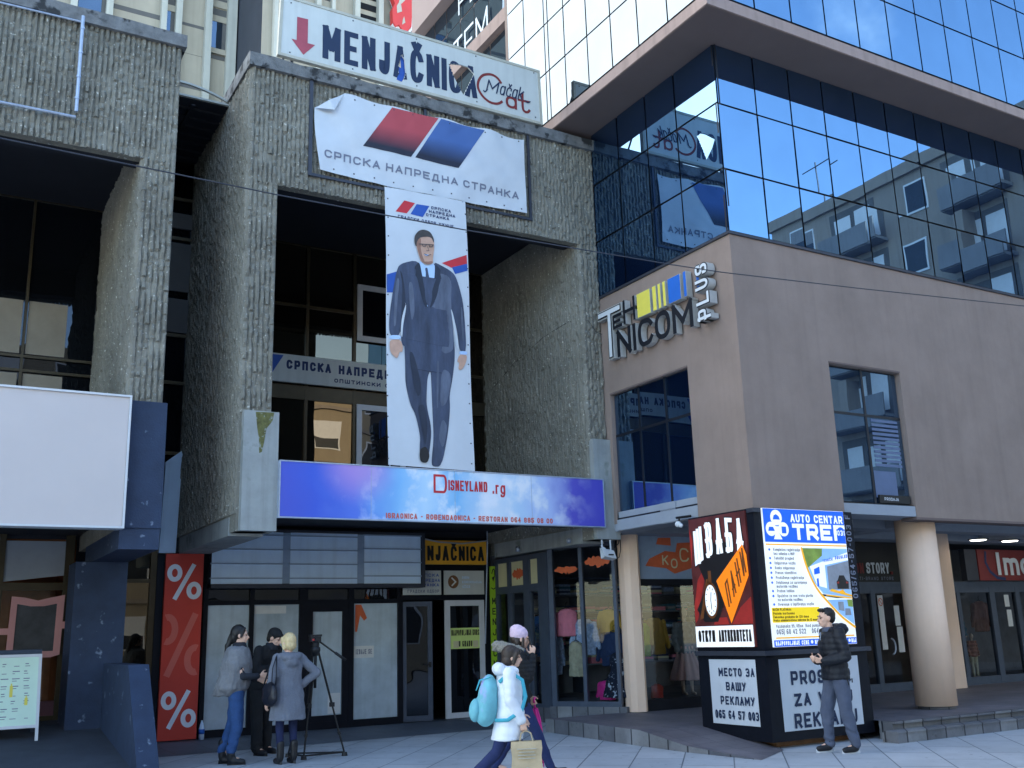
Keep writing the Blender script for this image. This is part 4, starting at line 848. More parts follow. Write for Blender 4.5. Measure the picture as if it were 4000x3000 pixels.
mat('skin_shade', S(150, 112, 96), .65, .1, 9)
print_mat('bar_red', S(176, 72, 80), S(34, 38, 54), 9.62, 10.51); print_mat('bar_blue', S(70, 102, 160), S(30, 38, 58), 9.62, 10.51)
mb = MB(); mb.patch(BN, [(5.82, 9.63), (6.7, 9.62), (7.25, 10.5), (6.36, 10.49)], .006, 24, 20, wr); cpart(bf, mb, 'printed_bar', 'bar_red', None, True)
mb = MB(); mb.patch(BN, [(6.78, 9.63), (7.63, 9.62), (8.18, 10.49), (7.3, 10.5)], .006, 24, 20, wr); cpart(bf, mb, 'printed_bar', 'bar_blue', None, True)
mb = MB(); letters(mb, BN, 'СРПСКА', 5.14, 6.13, 9.27, 9.41, .028, .007, nf=wr, gap=.3); letters(mb, BN, 'НАПРЕДНА', 6.24, 7.6, 9.27, 9.41, .028, .007, nf=wr, gap=.3); letters(mb, BN, 'СТРАНКА', 7.71, 8.86, 9.27, 9.41, .028, .007, nf=wr, gap=.3); cpart(bf, mb, 'lettering', 'grey_text')
mb = MB()
for i in range(11):
    for v in (9.08, 10.44):
        u = 5.3+i*.36
        if u > 5.6 or v < 10: mb.fbox(BN, u, v, u+.022, v+.022, wr(u, v)+.006, wr(u, v))
cpart(bf, mb, 'eyelet', 'steel_dark')
# ------------------------------------------------------------------ tall banner with a printed man in a suit
tb = thing('banner', 'tall hanging vinyl banner printed with a striding man in a dark suit', 'banner', (7, 14.5, 4.2))
TB = FY(14.52)
wv = lambda u, v: .018*math.sin(v*1.7+1)+.012*noise.noise(Vector((u*2.5, v*.9, 2)))+.006*math.sin(u*9+v*2)*max(0, (v-8)/1.0)
mb = MB(); mb.patch(TB, [(6.24, 4.21), (7.78, 4.19), (7.72, 8.97), (6.19, 8.94)], 0, 30, 70, wv); cpart(tb, mb, 'sheet', 'vinyl', None, True)
def soft(p, it=2):                                           # round the corners of a printed outline
    for _ in range(it):
        q = []
        for i in range(len(p)):
            a, b = p[i], p[(i+1) % len(p)]; q += [(a[0]*.78+b[0]*.22, a[1]*.78+b[1]*.22), (a[0]*.22+b[0]*.78, a[1]*.22+b[1]*.78)]
        p = q
    return p
def flat(name, m, n, *polys):
    for p in polys:
        mb = MB(); q = []; p = p if ('bar' in name or 'ribbon' in name) else soft(p)
        for i in range(len(p)):                              # short edges so that the print follows the sheet
            a, b = p[i], p[(i+1) % len(p)]; k = max(1, int(math.hypot(a[0]-b[0], a[1]-b[1])/.12)); q += [(a[0]+(b[0]-a[0])*j/k, a[1]+(b[1]-a[1])*j/k) for j in range(k)]
        mb.poly(TB, q, n, None, (), wv); cpart(tb, mb, name, m)
dx = .0
RED = [(7.22, 7.73), (7.705, 7.96), (7.71, 7.8), (7.41, 7.67)]; BLU = [(7.41, 7.68), (7.71, 7.8), (7.715, 7.67), (7.47, 7.57)]; BLL = [(6.215, 7.37), (6.42, 7.46), (6.36, 7.08), (6.22, 7.06)]
TRO = [(6.52, 6.5), (7.44, 6.5), (7.46, 6.11), (7.41, 5.75), (7.34, 5.43), (7.35, 5.21), (7.3, 4.8), (7.17, 4.23), (7.0, 4.22), (6.99, 4.32), (7.04, 4.69), (7.03, 5.09), (7.02, 5.49), (7.01, 5.84), (6.95, 5.71), (6.93, 5.45), (6.92, 5.23), (7.01, 4.84), (6.96, 4.47), (6.91, 4.28), (6.79, 4.31), (6.78, 4.52), (6.8, 4.7), (6.72, 5.06), (6.63, 5.21), (6.55, 5.57), (6.55, 5.85)]
JAC = [(6.44, 7.59), (6.79, 7.72), (6.92, 7.38), (7.08, 7.7), (7.11, 7.72), (7.44, 7.59), (7.53, 7.4), (7.63, 7.02), (7.69, 6.2), (7.54, 6.2), (7.5, 6.6), (7.36, 6.98), (7.43, 6.53), (7.46, 6.11), (7.21, 6.08), (7.1, 6.29), (6.91, 6.21), (6.52, 6.16), (6.47, 6.28), (6.49, 6.54), (6.56, 6.93), (6.54, 6.92), (6.46, 6.34), (6.27, 6.31), (6.26, 6.64), (6.33, 7.13), (6.38, 7.43)]
flat('printed_ribbon', 'red_ink', .006, RED); flat('printed_ribbon', 'blue_ink', .006, BLU, BLL)
flat('printed_trousers', 'suit', .009, TRO); flat('printed_jacket', 'suit', .012, JAC)
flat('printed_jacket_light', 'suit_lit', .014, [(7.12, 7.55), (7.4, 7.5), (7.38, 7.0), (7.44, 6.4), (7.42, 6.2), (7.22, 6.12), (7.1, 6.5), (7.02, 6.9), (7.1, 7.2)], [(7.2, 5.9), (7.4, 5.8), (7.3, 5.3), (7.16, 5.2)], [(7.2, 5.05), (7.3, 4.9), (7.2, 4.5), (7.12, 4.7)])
flat('printed_shirt', 'shirt_print', .015, [(6.79, 7.72), (6.92, 7.61), (7.08, 7.7), (7.09, 7.57), (7.04, 7.1), (6.96, 6.86), (6.88, 7.08), (6.82, 7.46)], [(6.27, 6.34), (6.47, 6.36), (6.46, 6.29), (6.27, 6.27)], [(7.54, 6.22), (7.69, 6.23), (7.69, 6.17), (7.54, 6.16)])
flat('printed_tie', 'suit', .018, [(6.9, 7.59), (6.95, 7.6), (6.96, 7.52), (7.05, 7.13), (6.98, 6.86), (6.89, 7.08), (6.92, 7.49)])
flat('printed_skin', 'skin_print', .016, [(6.73, 8.08), (6.75, 7.92), (6.79, 7.79), (6.82, 7.71), (6.87, 7.67), (6.97, 7.66), (7.06, 7.7), (7.05, 7.78), (7.08, 7.94), (7.08, 8.14), (7.01, 8.23), (6.82, 8.2)], [(6.27, 6.26), (6.46, 6.29), (6.51, 6.16), (6.49, 6.07), (6.45, 6.09), (6.42, 5.99), (6.39, 5.96), (6.29, 6.04), (6.27, 6.13)], [(7.54, 6.16), (7.69, 6.17), (7.67, 6.04), (7.59, 5.9), (7.51, 5.89), (7.54, 6.02), (7.49, 6.02)])
flat('printed_hair', 'hair_print', .019, [(6.71, 7.99), (6.71, 8.13), (6.79, 8.24), (6.89, 8.28), (7.01, 8.26), (7.08, 8.14), (7.07, 8.05), (7.03, 8.17), (6.82, 8.13), (6.75, 8.03), (6.75, 7.93)])
mb = MB(); mb.ribbon(TB, [(6.79, 7.99), (7.06, 8.02)], .014, .04, None, nf=wv); mb.ribbon(TB, [(6.83, 8.0), (6.86, 7.96), (6.91, 7.97), (6.92, 8.01)], .012, .041, nf=wv); mb.ribbon(TB, [(6.97, 8.01), (6.98, 7.97), (7.03, 7.98), (7.05, 8.02)], .012, .041, nf=wv); mb.ribbon(TB, [(6.88, 7.83), (6.95, 7.81), (7.01, 7.84)], .012, .041, nf=wv); mb.ribbon(TB, [(6.94, 7.97), (6.97, 7.9), (6.92, 7.89)], .008, .041, nf=wv); cpart(tb, mb, 'printed_face_lines', 'hair_print')
mat('suit_dark', S(42, 50, 66), .65, .2, 3)
flat('printed_fold', 'suit_dark', .0165, [(6.44, 7.5), (6.5, 7.2), (6.47, 6.6), (6.44, 6.4), (6.5, 6.45), (6.56, 6.95), (6.5, 7.4)], [(6.8, 7.7), (6.86, 7.4), (6.95, 6.95), (6.93, 6.85), (6.84, 7.05), (6.76, 7.4), (6.72, 7.42), (6.74, 7.52), (6.70, 7.56)], [(7.09, 7.7), (7.08, 7.4), (6.98, 6.95), (7.0, 6.88), (7.12, 7.1), (7.18, 7.42), (7.21, 7.44), (7.18, 7.54), (7.2, 7.6)], [(6.92, 6.75), (6.98, 6.75), (7.08, 6.3), (7.0, 6.28)], [(6.6, 6.1), (6.7, 6.1), (6.85, 5.5), (6.75, 5.3)], [(6.75, 5.2), (6.88, 5.25), (6.94, 4.9), (6.88, 4.5), (6.84, 4.8)])
flat('printed_gap', 'vinyl', .0168, [(6.56, 6.93), (6.48, 6.66), (6.46, 6.40), (6.49, 6.3), (6.505, 6.54), (6.555, 6.8)], [(7.37, 6.97), (7.44, 6.57), (7.475, 6.27), (7.54, 6.2), (7.50, 6.52), (7.43, 6.82)])
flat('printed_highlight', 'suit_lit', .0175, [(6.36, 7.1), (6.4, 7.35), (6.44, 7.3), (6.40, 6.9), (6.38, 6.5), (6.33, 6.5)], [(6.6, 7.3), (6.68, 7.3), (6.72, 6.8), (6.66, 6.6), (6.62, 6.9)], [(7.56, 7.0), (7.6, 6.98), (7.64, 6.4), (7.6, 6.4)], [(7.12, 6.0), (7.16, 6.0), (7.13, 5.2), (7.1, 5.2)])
flat('printed_face_shade', 'skin_shade', .0170, [(6.74, 8.08), (6.76, 7.92), (6.8, 7.79), (6.83, 7.71), (6.88, 7.67), (6.9, 7.7), (6.85, 7.8), (6.82, 7.95), (6.84, 8.12)], [(6.88, 7.70), (7.04, 7.74), (7.05, 7.69), (6.96, 7.655), (6.88, 7.67)])
flat('printed_smile', 'shirt_print', .0185, [(6.88, 7.835), (6.99, 7.84), (6.96, 7.81), (6.91, 7.808)])
flat('printed_shoe', 'black', .02, [(6.79, 4.5), (6.9, 4.55), (6.96, 4.4), (6.91, 4.27), (6.79, 4.28), (6.77, 4.4)])
flat('printed_bar', 'red_ink', .006, [(6.54, 8.75), (6.74, 8.74), (6.58, 8.52), (6.38, 8.52)]); flat('printed_bar', 'blue_ink', .006, [(6.77, 8.73), (7.01, 8.74), (6.88, 8.51), (6.65, 8.52)])
mb = MB(); letters(mb, TB, 'СРПСКА', 7.04, 7.42, 8.69, 8.745, .013, .008, nf=wv); letters(mb, TB, 'НАПРЕДНА', 7.0, 7.5, 8.615, 8.67, .013, .008, nf=wv); letters(mb, TB, 'СТРАНКА', 6.94, 7.38, 8.54, 8.595, .013, .008, nf=wv); letters(mb, TB, 'ГРАДСКИ ОДБОР УЖИЦЕ', 6.42, 7.46, 8.41, 8.465, .011, .008, nf=wv); cpart(tb, mb, 'lettering', 'navy')
mb = MB()
for i in range(14):
    for u in (6.235+.003*(14-i)*-.2, 7.70+.003*(14-i)*.3): v = 4.3+.34*i; mb.fbox(TB, u, v, u+.02, v+.02, wv(u, v)+.006, wv(u, v))
cpart(tb, mb, 'eyelet', 'steel_dark')
mb = MB(); mb.tube([(6.3, 14.52, 8.95), (6.28, 14.64, 9.0)], .008); mb.tube([(7.66, 14.52, 8.95), (7.68, 14.64, 9.0)], .008); mb.tube([(6.28, 14.52, 4.23), (6.26, 14.5, 4.15)], .008); mb.tube([(7.74, 14.52, 4.22), (7.76, 14.5, 4.15)], .008); cpart(tb, mb, 'rope', 'galvanised')
# ------------------------------------------------------------------ playroom signboard
pb = thing('signboard', 'long blue and violet playroom signboard with cloudy white middle and red lettering', 'sign', (7.4, 14.5, 3.35))
def cloud_print(name):
    m = bpy.data.materials.new(name); m.use_nodes = True; n = m.node_tree; L = n.links.new; p = n.nodes['Principled BSDF']; p.inputs['Roughness'].default_value = .5
    g = n.nodes.new('ShaderNodeNewGeometry'); sx = n.nodes.new('ShaderNodeSeparateXYZ'); L(g.outputs['Position'], sx.inputs[0])
    t = n.nodes.new('ShaderNodeTexNoise'); t.inputs['Scale'].default_value = 1.7; t.inputs['Detail'].default_value = 5; L(g.outputs['Position'], t.inputs['Vector'])
    ma = n.nodes.new('ShaderNodeMapRange'); ma.inputs[1].default_value = 0; ma.inputs[2].default_value = 1; ma.inputs[3].default_value = -.35; ma.inputs[4].default_value = .35; L(t.outputs['Fac'], ma.inputs[0])
    ad_ = n.nodes.new('ShaderNodeMath'); L(sx.outputs[0], ad_.inputs[0]); L(ma.outputs[0], ad_.inputs[1])
    r = n.nodes.new('ShaderNodeMapRange'); r.inputs[1].default_value = 4.5; r.inputs[2].default_value = 10.35; L(ad_.outputs[0], r.inputs[0])
    c = n.nodes.new('ShaderNodeValToRGB'); L(r.outputs[0], c.inputs[0]); e = c.color_ramp
    cols = [(0, S(72, 88, 196)), (.1, S(60, 92, 206)), (.2, S(84, 120, 220)), (.32, S(130, 190, 238)), (.42, S(190, 222, 246)), (.5, S(120, 188, 236)), (.6, S(222, 236, 248)), (.7, S(184, 216, 244)), (.8, S(176, 196, 240)), (.88, S(92, 88, 196)), (1, S(74, 72, 188))]
    e.elements[0].position, e.elements[0].color = cols[0][0], (*cols[0][1], 1); e.elements[1].position, e.elements[1].color = cols[-1][0], (*cols[-1][1], 1)
    for q, k in cols[1:-1]: x = e.elements.new(q); x.color = (*k, 1)
    t2 = n.nodes.new('ShaderNodeTexNoise'); t2.inputs['Scale'].default_value = 3.2; t2.inputs['Detail'].default_value = 6; L(g.outputs['Position'], t2.inputs['Vector'])
    r2 = n.nodes.new('ShaderNodeMapRange'); r2.inputs[1].default_value = .5; r2.inputs[2].default_value = .66; L(t2.outputs['Fac'], r2.inputs[0])
    rc = n.nodes.new('ShaderNodeMapRange'); rc.interpolation_type = 'SMOOTHSTEP'; rc.inputs[1].default_value = 2.6; rc.inputs[2].default_value = .8; ab = n.nodes.new('ShaderNodeMath'); ab.operation = 'SUBTRACT'; ab.inputs[1].default_value = 7.7; L(sx.outputs[0], ab.inputs[0]); ab2 = n.nodes.new('ShaderNodeMath'); ab2.operation = 'ABSOLUTE'; L(ab.outputs[0], ab2.inputs[0]); L(ab2.outputs[0], rc.inputs[0])
    mu = n.nodes.new('ShaderNodeMath'); mu.operation = 'MULTIPLY'; L(r2.outputs[0], mu.inputs[0]); L(rc.outputs[0], mu.inputs[1])
    x = n.nodes.new('ShaderNodeMix'); x.data_type = 'RGBA'; x.inputs[7].default_value = (*S(232, 240, 250), 1); L(mu.outputs[0], x.inputs[0]); L(c.outputs[0], x.inputs[6])
    # pink glow printed at the top left
    dd = n.nodes.new('ShaderNodeVectorMath'); dd.operation = 'DISTANCE'; dd.inputs[1].default_value = (5.75, 14.5, 4.2); L(g.outputs['Position'], dd.inputs[0]); rp = n.nodes.new('ShaderNodeMapRange'); rp.interpolation_type = 'SMOOTHSTEP'; rp.inputs[1].default_value = .75; rp.inputs[2].default_value = .1; rp.inputs[4].default_value = .7; L(dd.outputs['Value'], rp.inputs[0])
    y = n.nodes.new('ShaderNodeMix'); y.data_type = 'RGBA'; y.inputs[7].default_value = (*S(196, 150, 214), 1); L(rp.outputs[0], y.inputs[0]); L(x.outputs[2], y.inputs[6]); L(y.outputs[2], p.inputs['Base Color']); MATS[name] = m
cloud_print('cloud_print')
DB = FY(14.50)
mb = MB(); mb.fbox(DB, 4.52, 3.35, 10.33, 4.165, 0, -.06); cpart(pb, mb, 'panel', 'cloud_print')
mb = MB(); mb.fbox(DB, 4.5, 4.167, 10.35, 4.185, .01, -.08); mb.fbox(DB, 4.5, 3.33, 10.35, 3.348, .01, -.08); mb.fbox(DB, 4.5, 3.348, 4.518, 4.167, .008, -.08); mb.fbox(DB, 10.332, 3.348, 10.35, 4.167, .008, -.08)
for x in (5.95, 7.4, 8.85): mb.fbox(DB, x, 3.35, x+.006, 4.165, .002, 0)
cpart(pb, mb, 'edge_frame', 'galvanised')
mb = MB(); letters(mb, DB, 'D', 7.02, 7.26, 3.80, 4.10, .036, .006); letters(mb, DB, 'ISNEYLAND', 7.29, 8.0, 3.85, 4.02, .028, .006, gap=.25); letters(mb, DB, '.rg', 8.1, 8.34, 3.83, 4.03, .03, .006); cpart(pb, mb, 'lettering', 'red_ink')
mb = MB(); letters(mb, DB, 'IGRAONICA - ROĐENDAONICA - RESTORAN 064 885 08 00', 6.2, 9.25, 3.37, 3.455, .018, .006, gap=.3); cpart(pb, mb, 'lettering', 'percent_pale')
# ------------------------------------------------------------------ sign on the bronze glazing inside the opening
ip = thing('signboard', 'long pale party signboard with a blue slanted bar on the bronze windows', 'sign', (7, 18.35, 6.4))
IB = FY(18.36)
mb = MB(); mb.fbox(IB, 4.42, 6.4, 9.2, 6.95, 0, -.08); cpart(ip, mb, 'panel', 'sign_white')
mb = MB(); mb.poly(IB, [(5.0, 6.46), (5.45, 6.46), (5.72, 6.92), (5.28, 6.92)], .004); cpart(ip, mb, 'printed_bar', 'blue_ink')
mb = MB(); mb.poly(IB, [(4.5, 6.46), (4.95, 6.46), (5.22, 6.92), (4.78, 6.92)], .004); cpart(ip, mb, 'printed_bar', 'red_ink')
mb = MB(); letters(mb, IB, 'СРПСКА', 5.78, 6.68, 6.66, 6.84, .046, .005); letters(mb, IB, 'НАПРЕДНА', 6.84, 8.1, 6.66, 6.84, .046, .005); letters(mb, IB, 'СТРАНКА', 8.24, 9.1, 6.66, 6.84, .046, .005); letters(mb, IB, 'ОПШТИНСКИ ОДБОР УЖИЦЕ', 6.75, 9.0, 6.48, 6.56, .02, .005); cpart(ip, mb, 'lettering', 'navy')
# ------------------------------------------------------------------ blank lightbox on the left
lb = thing('blank_sign', 'large blank white lightbox sign in front of the left concrete bay', 'sign', (0, 14.5, 3.1))
mb = MB(); mb.box(-5, 14.44, 3.14, 2.33, 14.68, 4.92); cpart(lb, mb, 'panel', 'blank_white')
mb = MB(); mb.box(-5, 14.41, 3.11, 2.36, 14.68, 3.138); mb.box(-5, 14.41, 4.922, 2.36, 14.68, 4.95); mb.box(2.332, 14.412, 3.138, 2.36, 14.68, 4.922); cpart(lb, mb, 'rim', 'frame_white')
# ------------------------------------------------------------------ slatted sign box over the papered shop
ls_ = thing('slatted_sign', 'empty pale blue sign box with staggered horizontal slats above the papered shop', 'sign', (6.5, 18, 2.5))
QB = FY(18.1)
mb = MB(); mb.fbox(QB, 4.45, 2.52, 8.52, 3.52, -.02, -.24); mb.fbox(QB, 4.45, 2.5, 8.55, 2.57, .04, -.24); mb.fbox(QB, 8.48, 2.57, 8.55, 3.5, .04, -.24); mb.fbox(QB, 4.45, 3.5, 8.55, 3.54, .04, -.24); cpart(ls_, mb, 'box', 'steel_dark')
for k, (a, b, o) in enumerate(((4.45, 5.72, .0), (5.86, 7.16, -.06), (7.30, 8.47, -.03))):
    mb = MB(); mb.fbox(QB, a, 2.575, b, 3.495, .0, -.018); sl = cpart(ls_, mb, 'slat_panel', 'slat')
    mb = MB()
    for i in range(4): v = 2.66+.255*i+o*.5+.03*k; mb.fbox(QB, a-.03, v, b+.02, v+.022, .028, .0)
    cpart(ls_, mb, 'slat', 'slat_edge', sl)
for a, b in ((5.72, 5.86), (7.16, 7.3)): cpart(ls_, MB().fbox(QB, a, 2.58, b, 3.49, -.004, -.018), 'divider', 'slat_edge')
# ------------------------------------------------------------------ small signs round the doorway
ex = thing('shop_sign', 'amber exchange office sign with black capitals above the doorway', 'sign', (9.3, 18.2, 2.95))
EB = FY(18.15)
mb = MB(); mb.fbox(EB, 8.2, 2.95, 9.96, 3.42, 0, -.12); cpart(ex, mb, 'panel', 'yellow_sign')
mb = MB(); letters(mb, EB, 'MENJAČNICA', 8.24, 9.90, 3.02, 3.31, .055, .004, gap=.3); cpart(ex, mb, 'lettering', 'black')
mb = MB(); mb.tube([(8.55, 18.13, 3.44), (8.9, 18.12, 3.38), (9.4, 18.12, 3.36), (9.97, 18.12, 3.43), (9.98, 18.13, 3.75), (9.85, 18.3, 3.95)], .014); mb.tube([(9.98, 18.13, 3.43), (9.97, 18.3, 1.4)], .014); cpart(ex, mb, 'cable', 'galvanised')
pl = thing('door_plaque', 'white plaque with a round brown emblem and grey lines above the white door', 'sign', (9.5, 18.3, 2.35))
mb = MB(); mb.fbox(SF, 9.10, 2.37, 10.0, 2.84, .05, .02); cpart(pl, mb, 'panel', 'sign_white')
mb = MB(); mb.poly(SF, [(9.30+.12*math.cos(t*math.pi/10), 2.62+.13*math.sin(t*math.pi/10)) for t in range(20)], .054); cpart(pl, mb, 'emblem', 'wood')
mb = MB(); mb.ribbon(SF, [(9.26, 2.7), (9.35, 2.62), (9.26, 2.54)], .03, .057); cpart(pl, mb, 'emblem_mark', 'paper')
mb = MB(); letters(mb, SF, 'DOBRA', 9.5, 9.66, 2.68, 2.73, .009, .054); letters(mb, SF, 'KOMUNIKACIJA', 9.5, 9.94, 2.59, 2.64, .009, .054); letters(mb, SF, 'UŽICE', 9.5, 9.68, 2.5, 2.55, .009, .054); cpart(pl, mb, 'lettering', 'slat')
p2 = thing('door_plaque', 'white plaque with blue lines half hidden behind the slatted sign box', 'sign', (8.6, 18.3, 2.35))
mb = MB(); mb.fbox(SF, 8.15, 2.37, 9.03, 2.84, .05, .02); cpart(p2, mb, 'panel', 'sign_white')
mb = MB(); letters(mb, SF, 'СРПСКА', 8.5, 8.98, 2.72, 2.78, .012, .054); letters(mb, SF, 'НАПРЕДНА', 8.5, 9.0, 2.62, 2.68, .012, .054); letters(mb, SF, 'СТРАНКА', 8.5, 8.98, 2.53, 2.59, .012, .054); cpart(p2, mb, 'lettering', 'blue_ink'); mb = MB(); letters(mb, SF, 'ГРАДСКИ ОДБОР', 8.3, 8.98, 2.41, 2.47, .012, .054); cpart(p2, mb, 'lettering', 'grey_text')
gs = thing('vertical_sign', 'narrow lime green vertical exchange sign beside the doorway', 'sign', (10.2, 18.3, .9))
mb = MB(); mb.fbox(SF, 10.125, .95, 10.285, 2.93, .07, .05); cpart(gs, mb, 'panel', 'lime')
mb = MB(); 
for i, c in enumerate('MENJAČNICA'): v = 2.30-.205*i; letters(mb, SF, c, 10.165, 10.245, v-.13, v, .020, .073)
mb.ribbon(SF, _chai([(10.17, 2.78), (10.2, 2.88), (10.24, 2.86), (10.24, 2.74)], False), .02, .073); mb.poly(SF, [(10.17, 2.7), (10.245, 2.74), (10.2, 2.62)], .073); mb.ribbon(SF, [(10.15, 2.5), (10.2, 2.47), (10.26, 2.5)], .018, .073); cpart(gs, mb, 'lettering', 'black')
pp = thing('sale_panel', 'tall red sale panel with three stacked percent signs', 'sign', (4.05, 18.2, 0))
PB = FY(18.22)
mb = MB(); mb.fbox(PB, 3.70, .02, 4.34, 3.10, 0, -.08); cpart(pp, mb, 'panel', 'percent_red')
def pct(mb, u0, u1, v0, v1, st, n):
    w_ = (u1-u0)*.43; h_ = (v1-v0)*.50
    for a, b in ((u0, v1-h_), (u1-w_, v0)):
        mb.ribbon(PB, [(a+w_/2+(w_-st)/2*math.cos(t*math.pi/12), b+h_/2+(h_-st)/2*math.sin(t*math.pi/12)) for t in range(24)], st, n, None, True)
    mb.ribbon(PB, [(u0+w_*.55, v0), (u1-w_*.55, v1)], st*.95, n+.0008)
for q in (2.32, .21): mb = MB(); pct(mb, 3.73, 4.32, q, q+.6, .078, .004); cpart(pp, mb, 'percent_mark', 'white_ink')
mb = MB(); pct(mb, 3.60, 4.44, 1.05, 2.08, .11, .003)
mb2 = MB()
for fc in mb.f:
    q = [Vector(mb.v[i]) for i in fc]
    if all(3.705 < p_.x < 4.335 for p_ in q): mb2.add(q, [(0, 1, 2, 3)])
cpart(pp, mb2, 'percent_mark', 'percent_pale')
# ------------------------------------------------------------------ block letters on the stucco corner
tn = thing('letter_sign', 'raised black and white capitals with yellow and blue bars on the brown stucco corner', 'sign', (10.5, 13, 6.3))
TN = FX(10.6); D1, D0 = .15, .03
mb = MB(); letters(mb, TN, 'T', -14.57, -13.82, 6.32, 7.29, .17, D1-.01, D0); cpart(tn, mb, 'letter', 'letter_side')
mb = MB(); letters(mb, TN, 'T', -14.55, -13.84, 6.34, 7.27, .13, D1+.003); cpart(tn, mb, 'letter_face', 'black'); mb = MB(); letters(mb, TN, 'T', -14.53, -13.86, 6.36, 7.25, .085, D1+.008); cpart(tn, mb, 'letter_face', 'letter_white')
def block(s, u0, u1, v0, v1, st, face, side='letter_side', gap=.3):
    mb = MB(); letters(mb, TN, s, u0, u1, v0, v1, st, D1, D0, gap=gap); cpart(tn, mb, 'letter', side)
    mb = MB(); letters(mb, TN, s, u0, u1, v0, v1, st, D1+.004, gap=gap); cpart(tn, mb, 'letter_face', face)
block('E', -14.10, -13.82, 6.84, 7.10, .055, 'letter_black'); block('H', -13.77, -13.42, 6.85, 7.29, .06, 'letter_black')
block('NICOM', -14.0, -11.92, 6.30, 6.79, .085, 'letter_black', gap=.14)
for (a, b, m) in ((-13.36, -12.99, 'tehn_yellow'), (-12.92, -12.82, 'tehn_yellow'), (-12.77, -12.70, 'tehn_yellow'), (-12.64, -12.57, 'tehn_yellow'), (-12.50, -12.18, 'tehn_blue'), (-12.10, -12.03, 'tehn_blue'), (-11.78, -11.71, 'tehn_blue')):
    mb = MB(); mb.fbox(TN, a, 6.845, b, 7.28, D1, D0); bb = cpart(tn, mb, 'bar', 'letter_side'); mb = MB(); mb.fbox(TN, a+.005, 6.85, b-.005, 7.275, D1+.004, D1); cpart(tn, mb, 'bar_face', m, bb)
PT = Fr((10.6, 0, 0), (0, 0, 1), (0, 1, 0))                 # lettering that reads upwards
def vblock(s, a0, a1, b0, b1):
    mb = MB(); letters(mb, PT, s, a0, a1, b0, b1, .085, D1+.03, D0, gap=.22); cpart(tn, mb, 'letter', 'letter_side')
    mb = MB(); letters(mb, PT, s, a0, a1, b0, b1, .085, D1+.034, gap=.22); cpart(tn, mb, 'letter_face', 'letter_black')
    mb = MB(); letters(mb, PT, s, a0, a1, b0, b1, .085, D1+.040, gap=.22, rs=.05); cpart(tn, mb, 'letter_face', 'letter_white')
vblock('PLUS', 6.31, 7.26, 11.46, 11.78)
# ------------------------------------------------------------------ advertising kiosk wrapped round the corner pier
ks = thing('advertising_kiosk', 'black advertising kiosk with two lit upper screens and two white lower panels', 'kiosk', (11.5, 11.7, 0))
KX, KY = FX(10.5), FY(11.0)
mb = MB(); mb.box(10.5, 11.0, .0, 12.56, 12.46, 3.265)
cpart(ks, mb, 'body', 'frame_black')
mb = MB(); mb.box(10.75, 11.2, -.14, 12.3, 12.3, -.001); cpart(ks, mb, 'base', 'wood')
mb = MB(); mb.box(10.44, 10.94, 1.17, 12.6, 12.46, 1.235); mb.box(10.46, 10.96, 3.2, 10.6, 11.1, 3.262); cpart(ks, mb, 'ledge', 'steel_dark')
E_ = .11
mat('led_white', S(236, 240, 242), .5, .03, 4, emit=E_); mat('led_dark', S(74, 32, 32), .5, .5, 2.2, emit=E_*.8); mat('led_red', S(138, 38, 34), .5, .3, 3, emit=E_*.8); mat('led_orange', S(246, 128, 20), .5, .06, 5, emit=E_*1.0); mat('led_brown', S(96, 56, 26), .5, .3, 9, emit=E_*.6); mat('led_black', S(24, 22, 24), .5, .1, 5, emit=E_*.3)
mat('led_blue', S(16, 92, 214), .5, .06, 2, emit=E_); mat('led_yellow', S(238, 206, 24), .5, .04, 3, emit=E_); mat('led_text', S(90, 100, 112), .5, .1, 9, emit=E_*.7); mat('led_sky', S(132, 176, 226), .5, .16, 1.6, emit=E_); mat('led_gold', S(232, 172, 30), .5, .06, 3, emit=E_); mat('led_green', S(112, 138, 60), .5, .3, 7, emit=E_*.8); mat('led_grey', S(118, 128, 142), .5, .2, 5, emit=E_*.8)
sw = cpart(ks, MB().fbox(KX, -12.43, 1.29, -11.15, 3.24, .03, 0), 'screen', 'led_dark')
def kp(name, m, polys, fr, n, par):
    for p in polys: cpart(ks, MB().poly(fr, p, n), name, m, par)
kp('printed_flame', 'led_red', [[(-12.42, 1.9), (-12.3, 2.3), (-12.05, 2.55), (-12.2, 2.15), (-12.36, 1.7), (-12.42, 1.65)], [(-11.6, 1.62), (-11.4, 1.85), (-11.16, 2.0), (-11.16, 1.62)], [(-12.0, 1.62), (-11.95, 1.72), (-11.7, 1.72), (-11.66, 1.62)], [(-12.42, 2.5), (-12.36, 2.9), (-12.42, 3.1)]], KX, .033, sw)
kp('printed_shade', 'led_black', [[(-12.25, 2.5), (-12.05, 2.75), (-11.7, 2.9), (-11.4, 2.6), (-11.55, 2.2), (-11.75, 1.9), (-11.9, 1.66), (-12.2, 1.66), (-12.36, 1.85), (-12.1, 2.2)]], KX, .035, sw)
arch = lambda u, v: (u, v-.095*((u+11.66)/.5)**2)
mb = MB(); letters(mb, KX, 'ШВАБА', -12.34, -11.2, 2.66, 3.2, .10, .036, warp=arch, gap=.28)
bk = cpart(ks, mb, 'lettering', 'led_black', sw); mb = MB(); letters(mb, KX, 'ШВАБА', -12.34, -11.2, 2.66, 3.2, .10, .041, warp=arch, gap=.28, rs=.064); cpart(ks, mb, 'lettering', 'led_white', sw)
kp('printed_tag', 'led_orange', [[(-11.86, 2.26), (-11.24, 2.76), (-11.17, 2.6), (-11.155, 2.3), (-11.6, 1.63)]], KX, .045, sw)
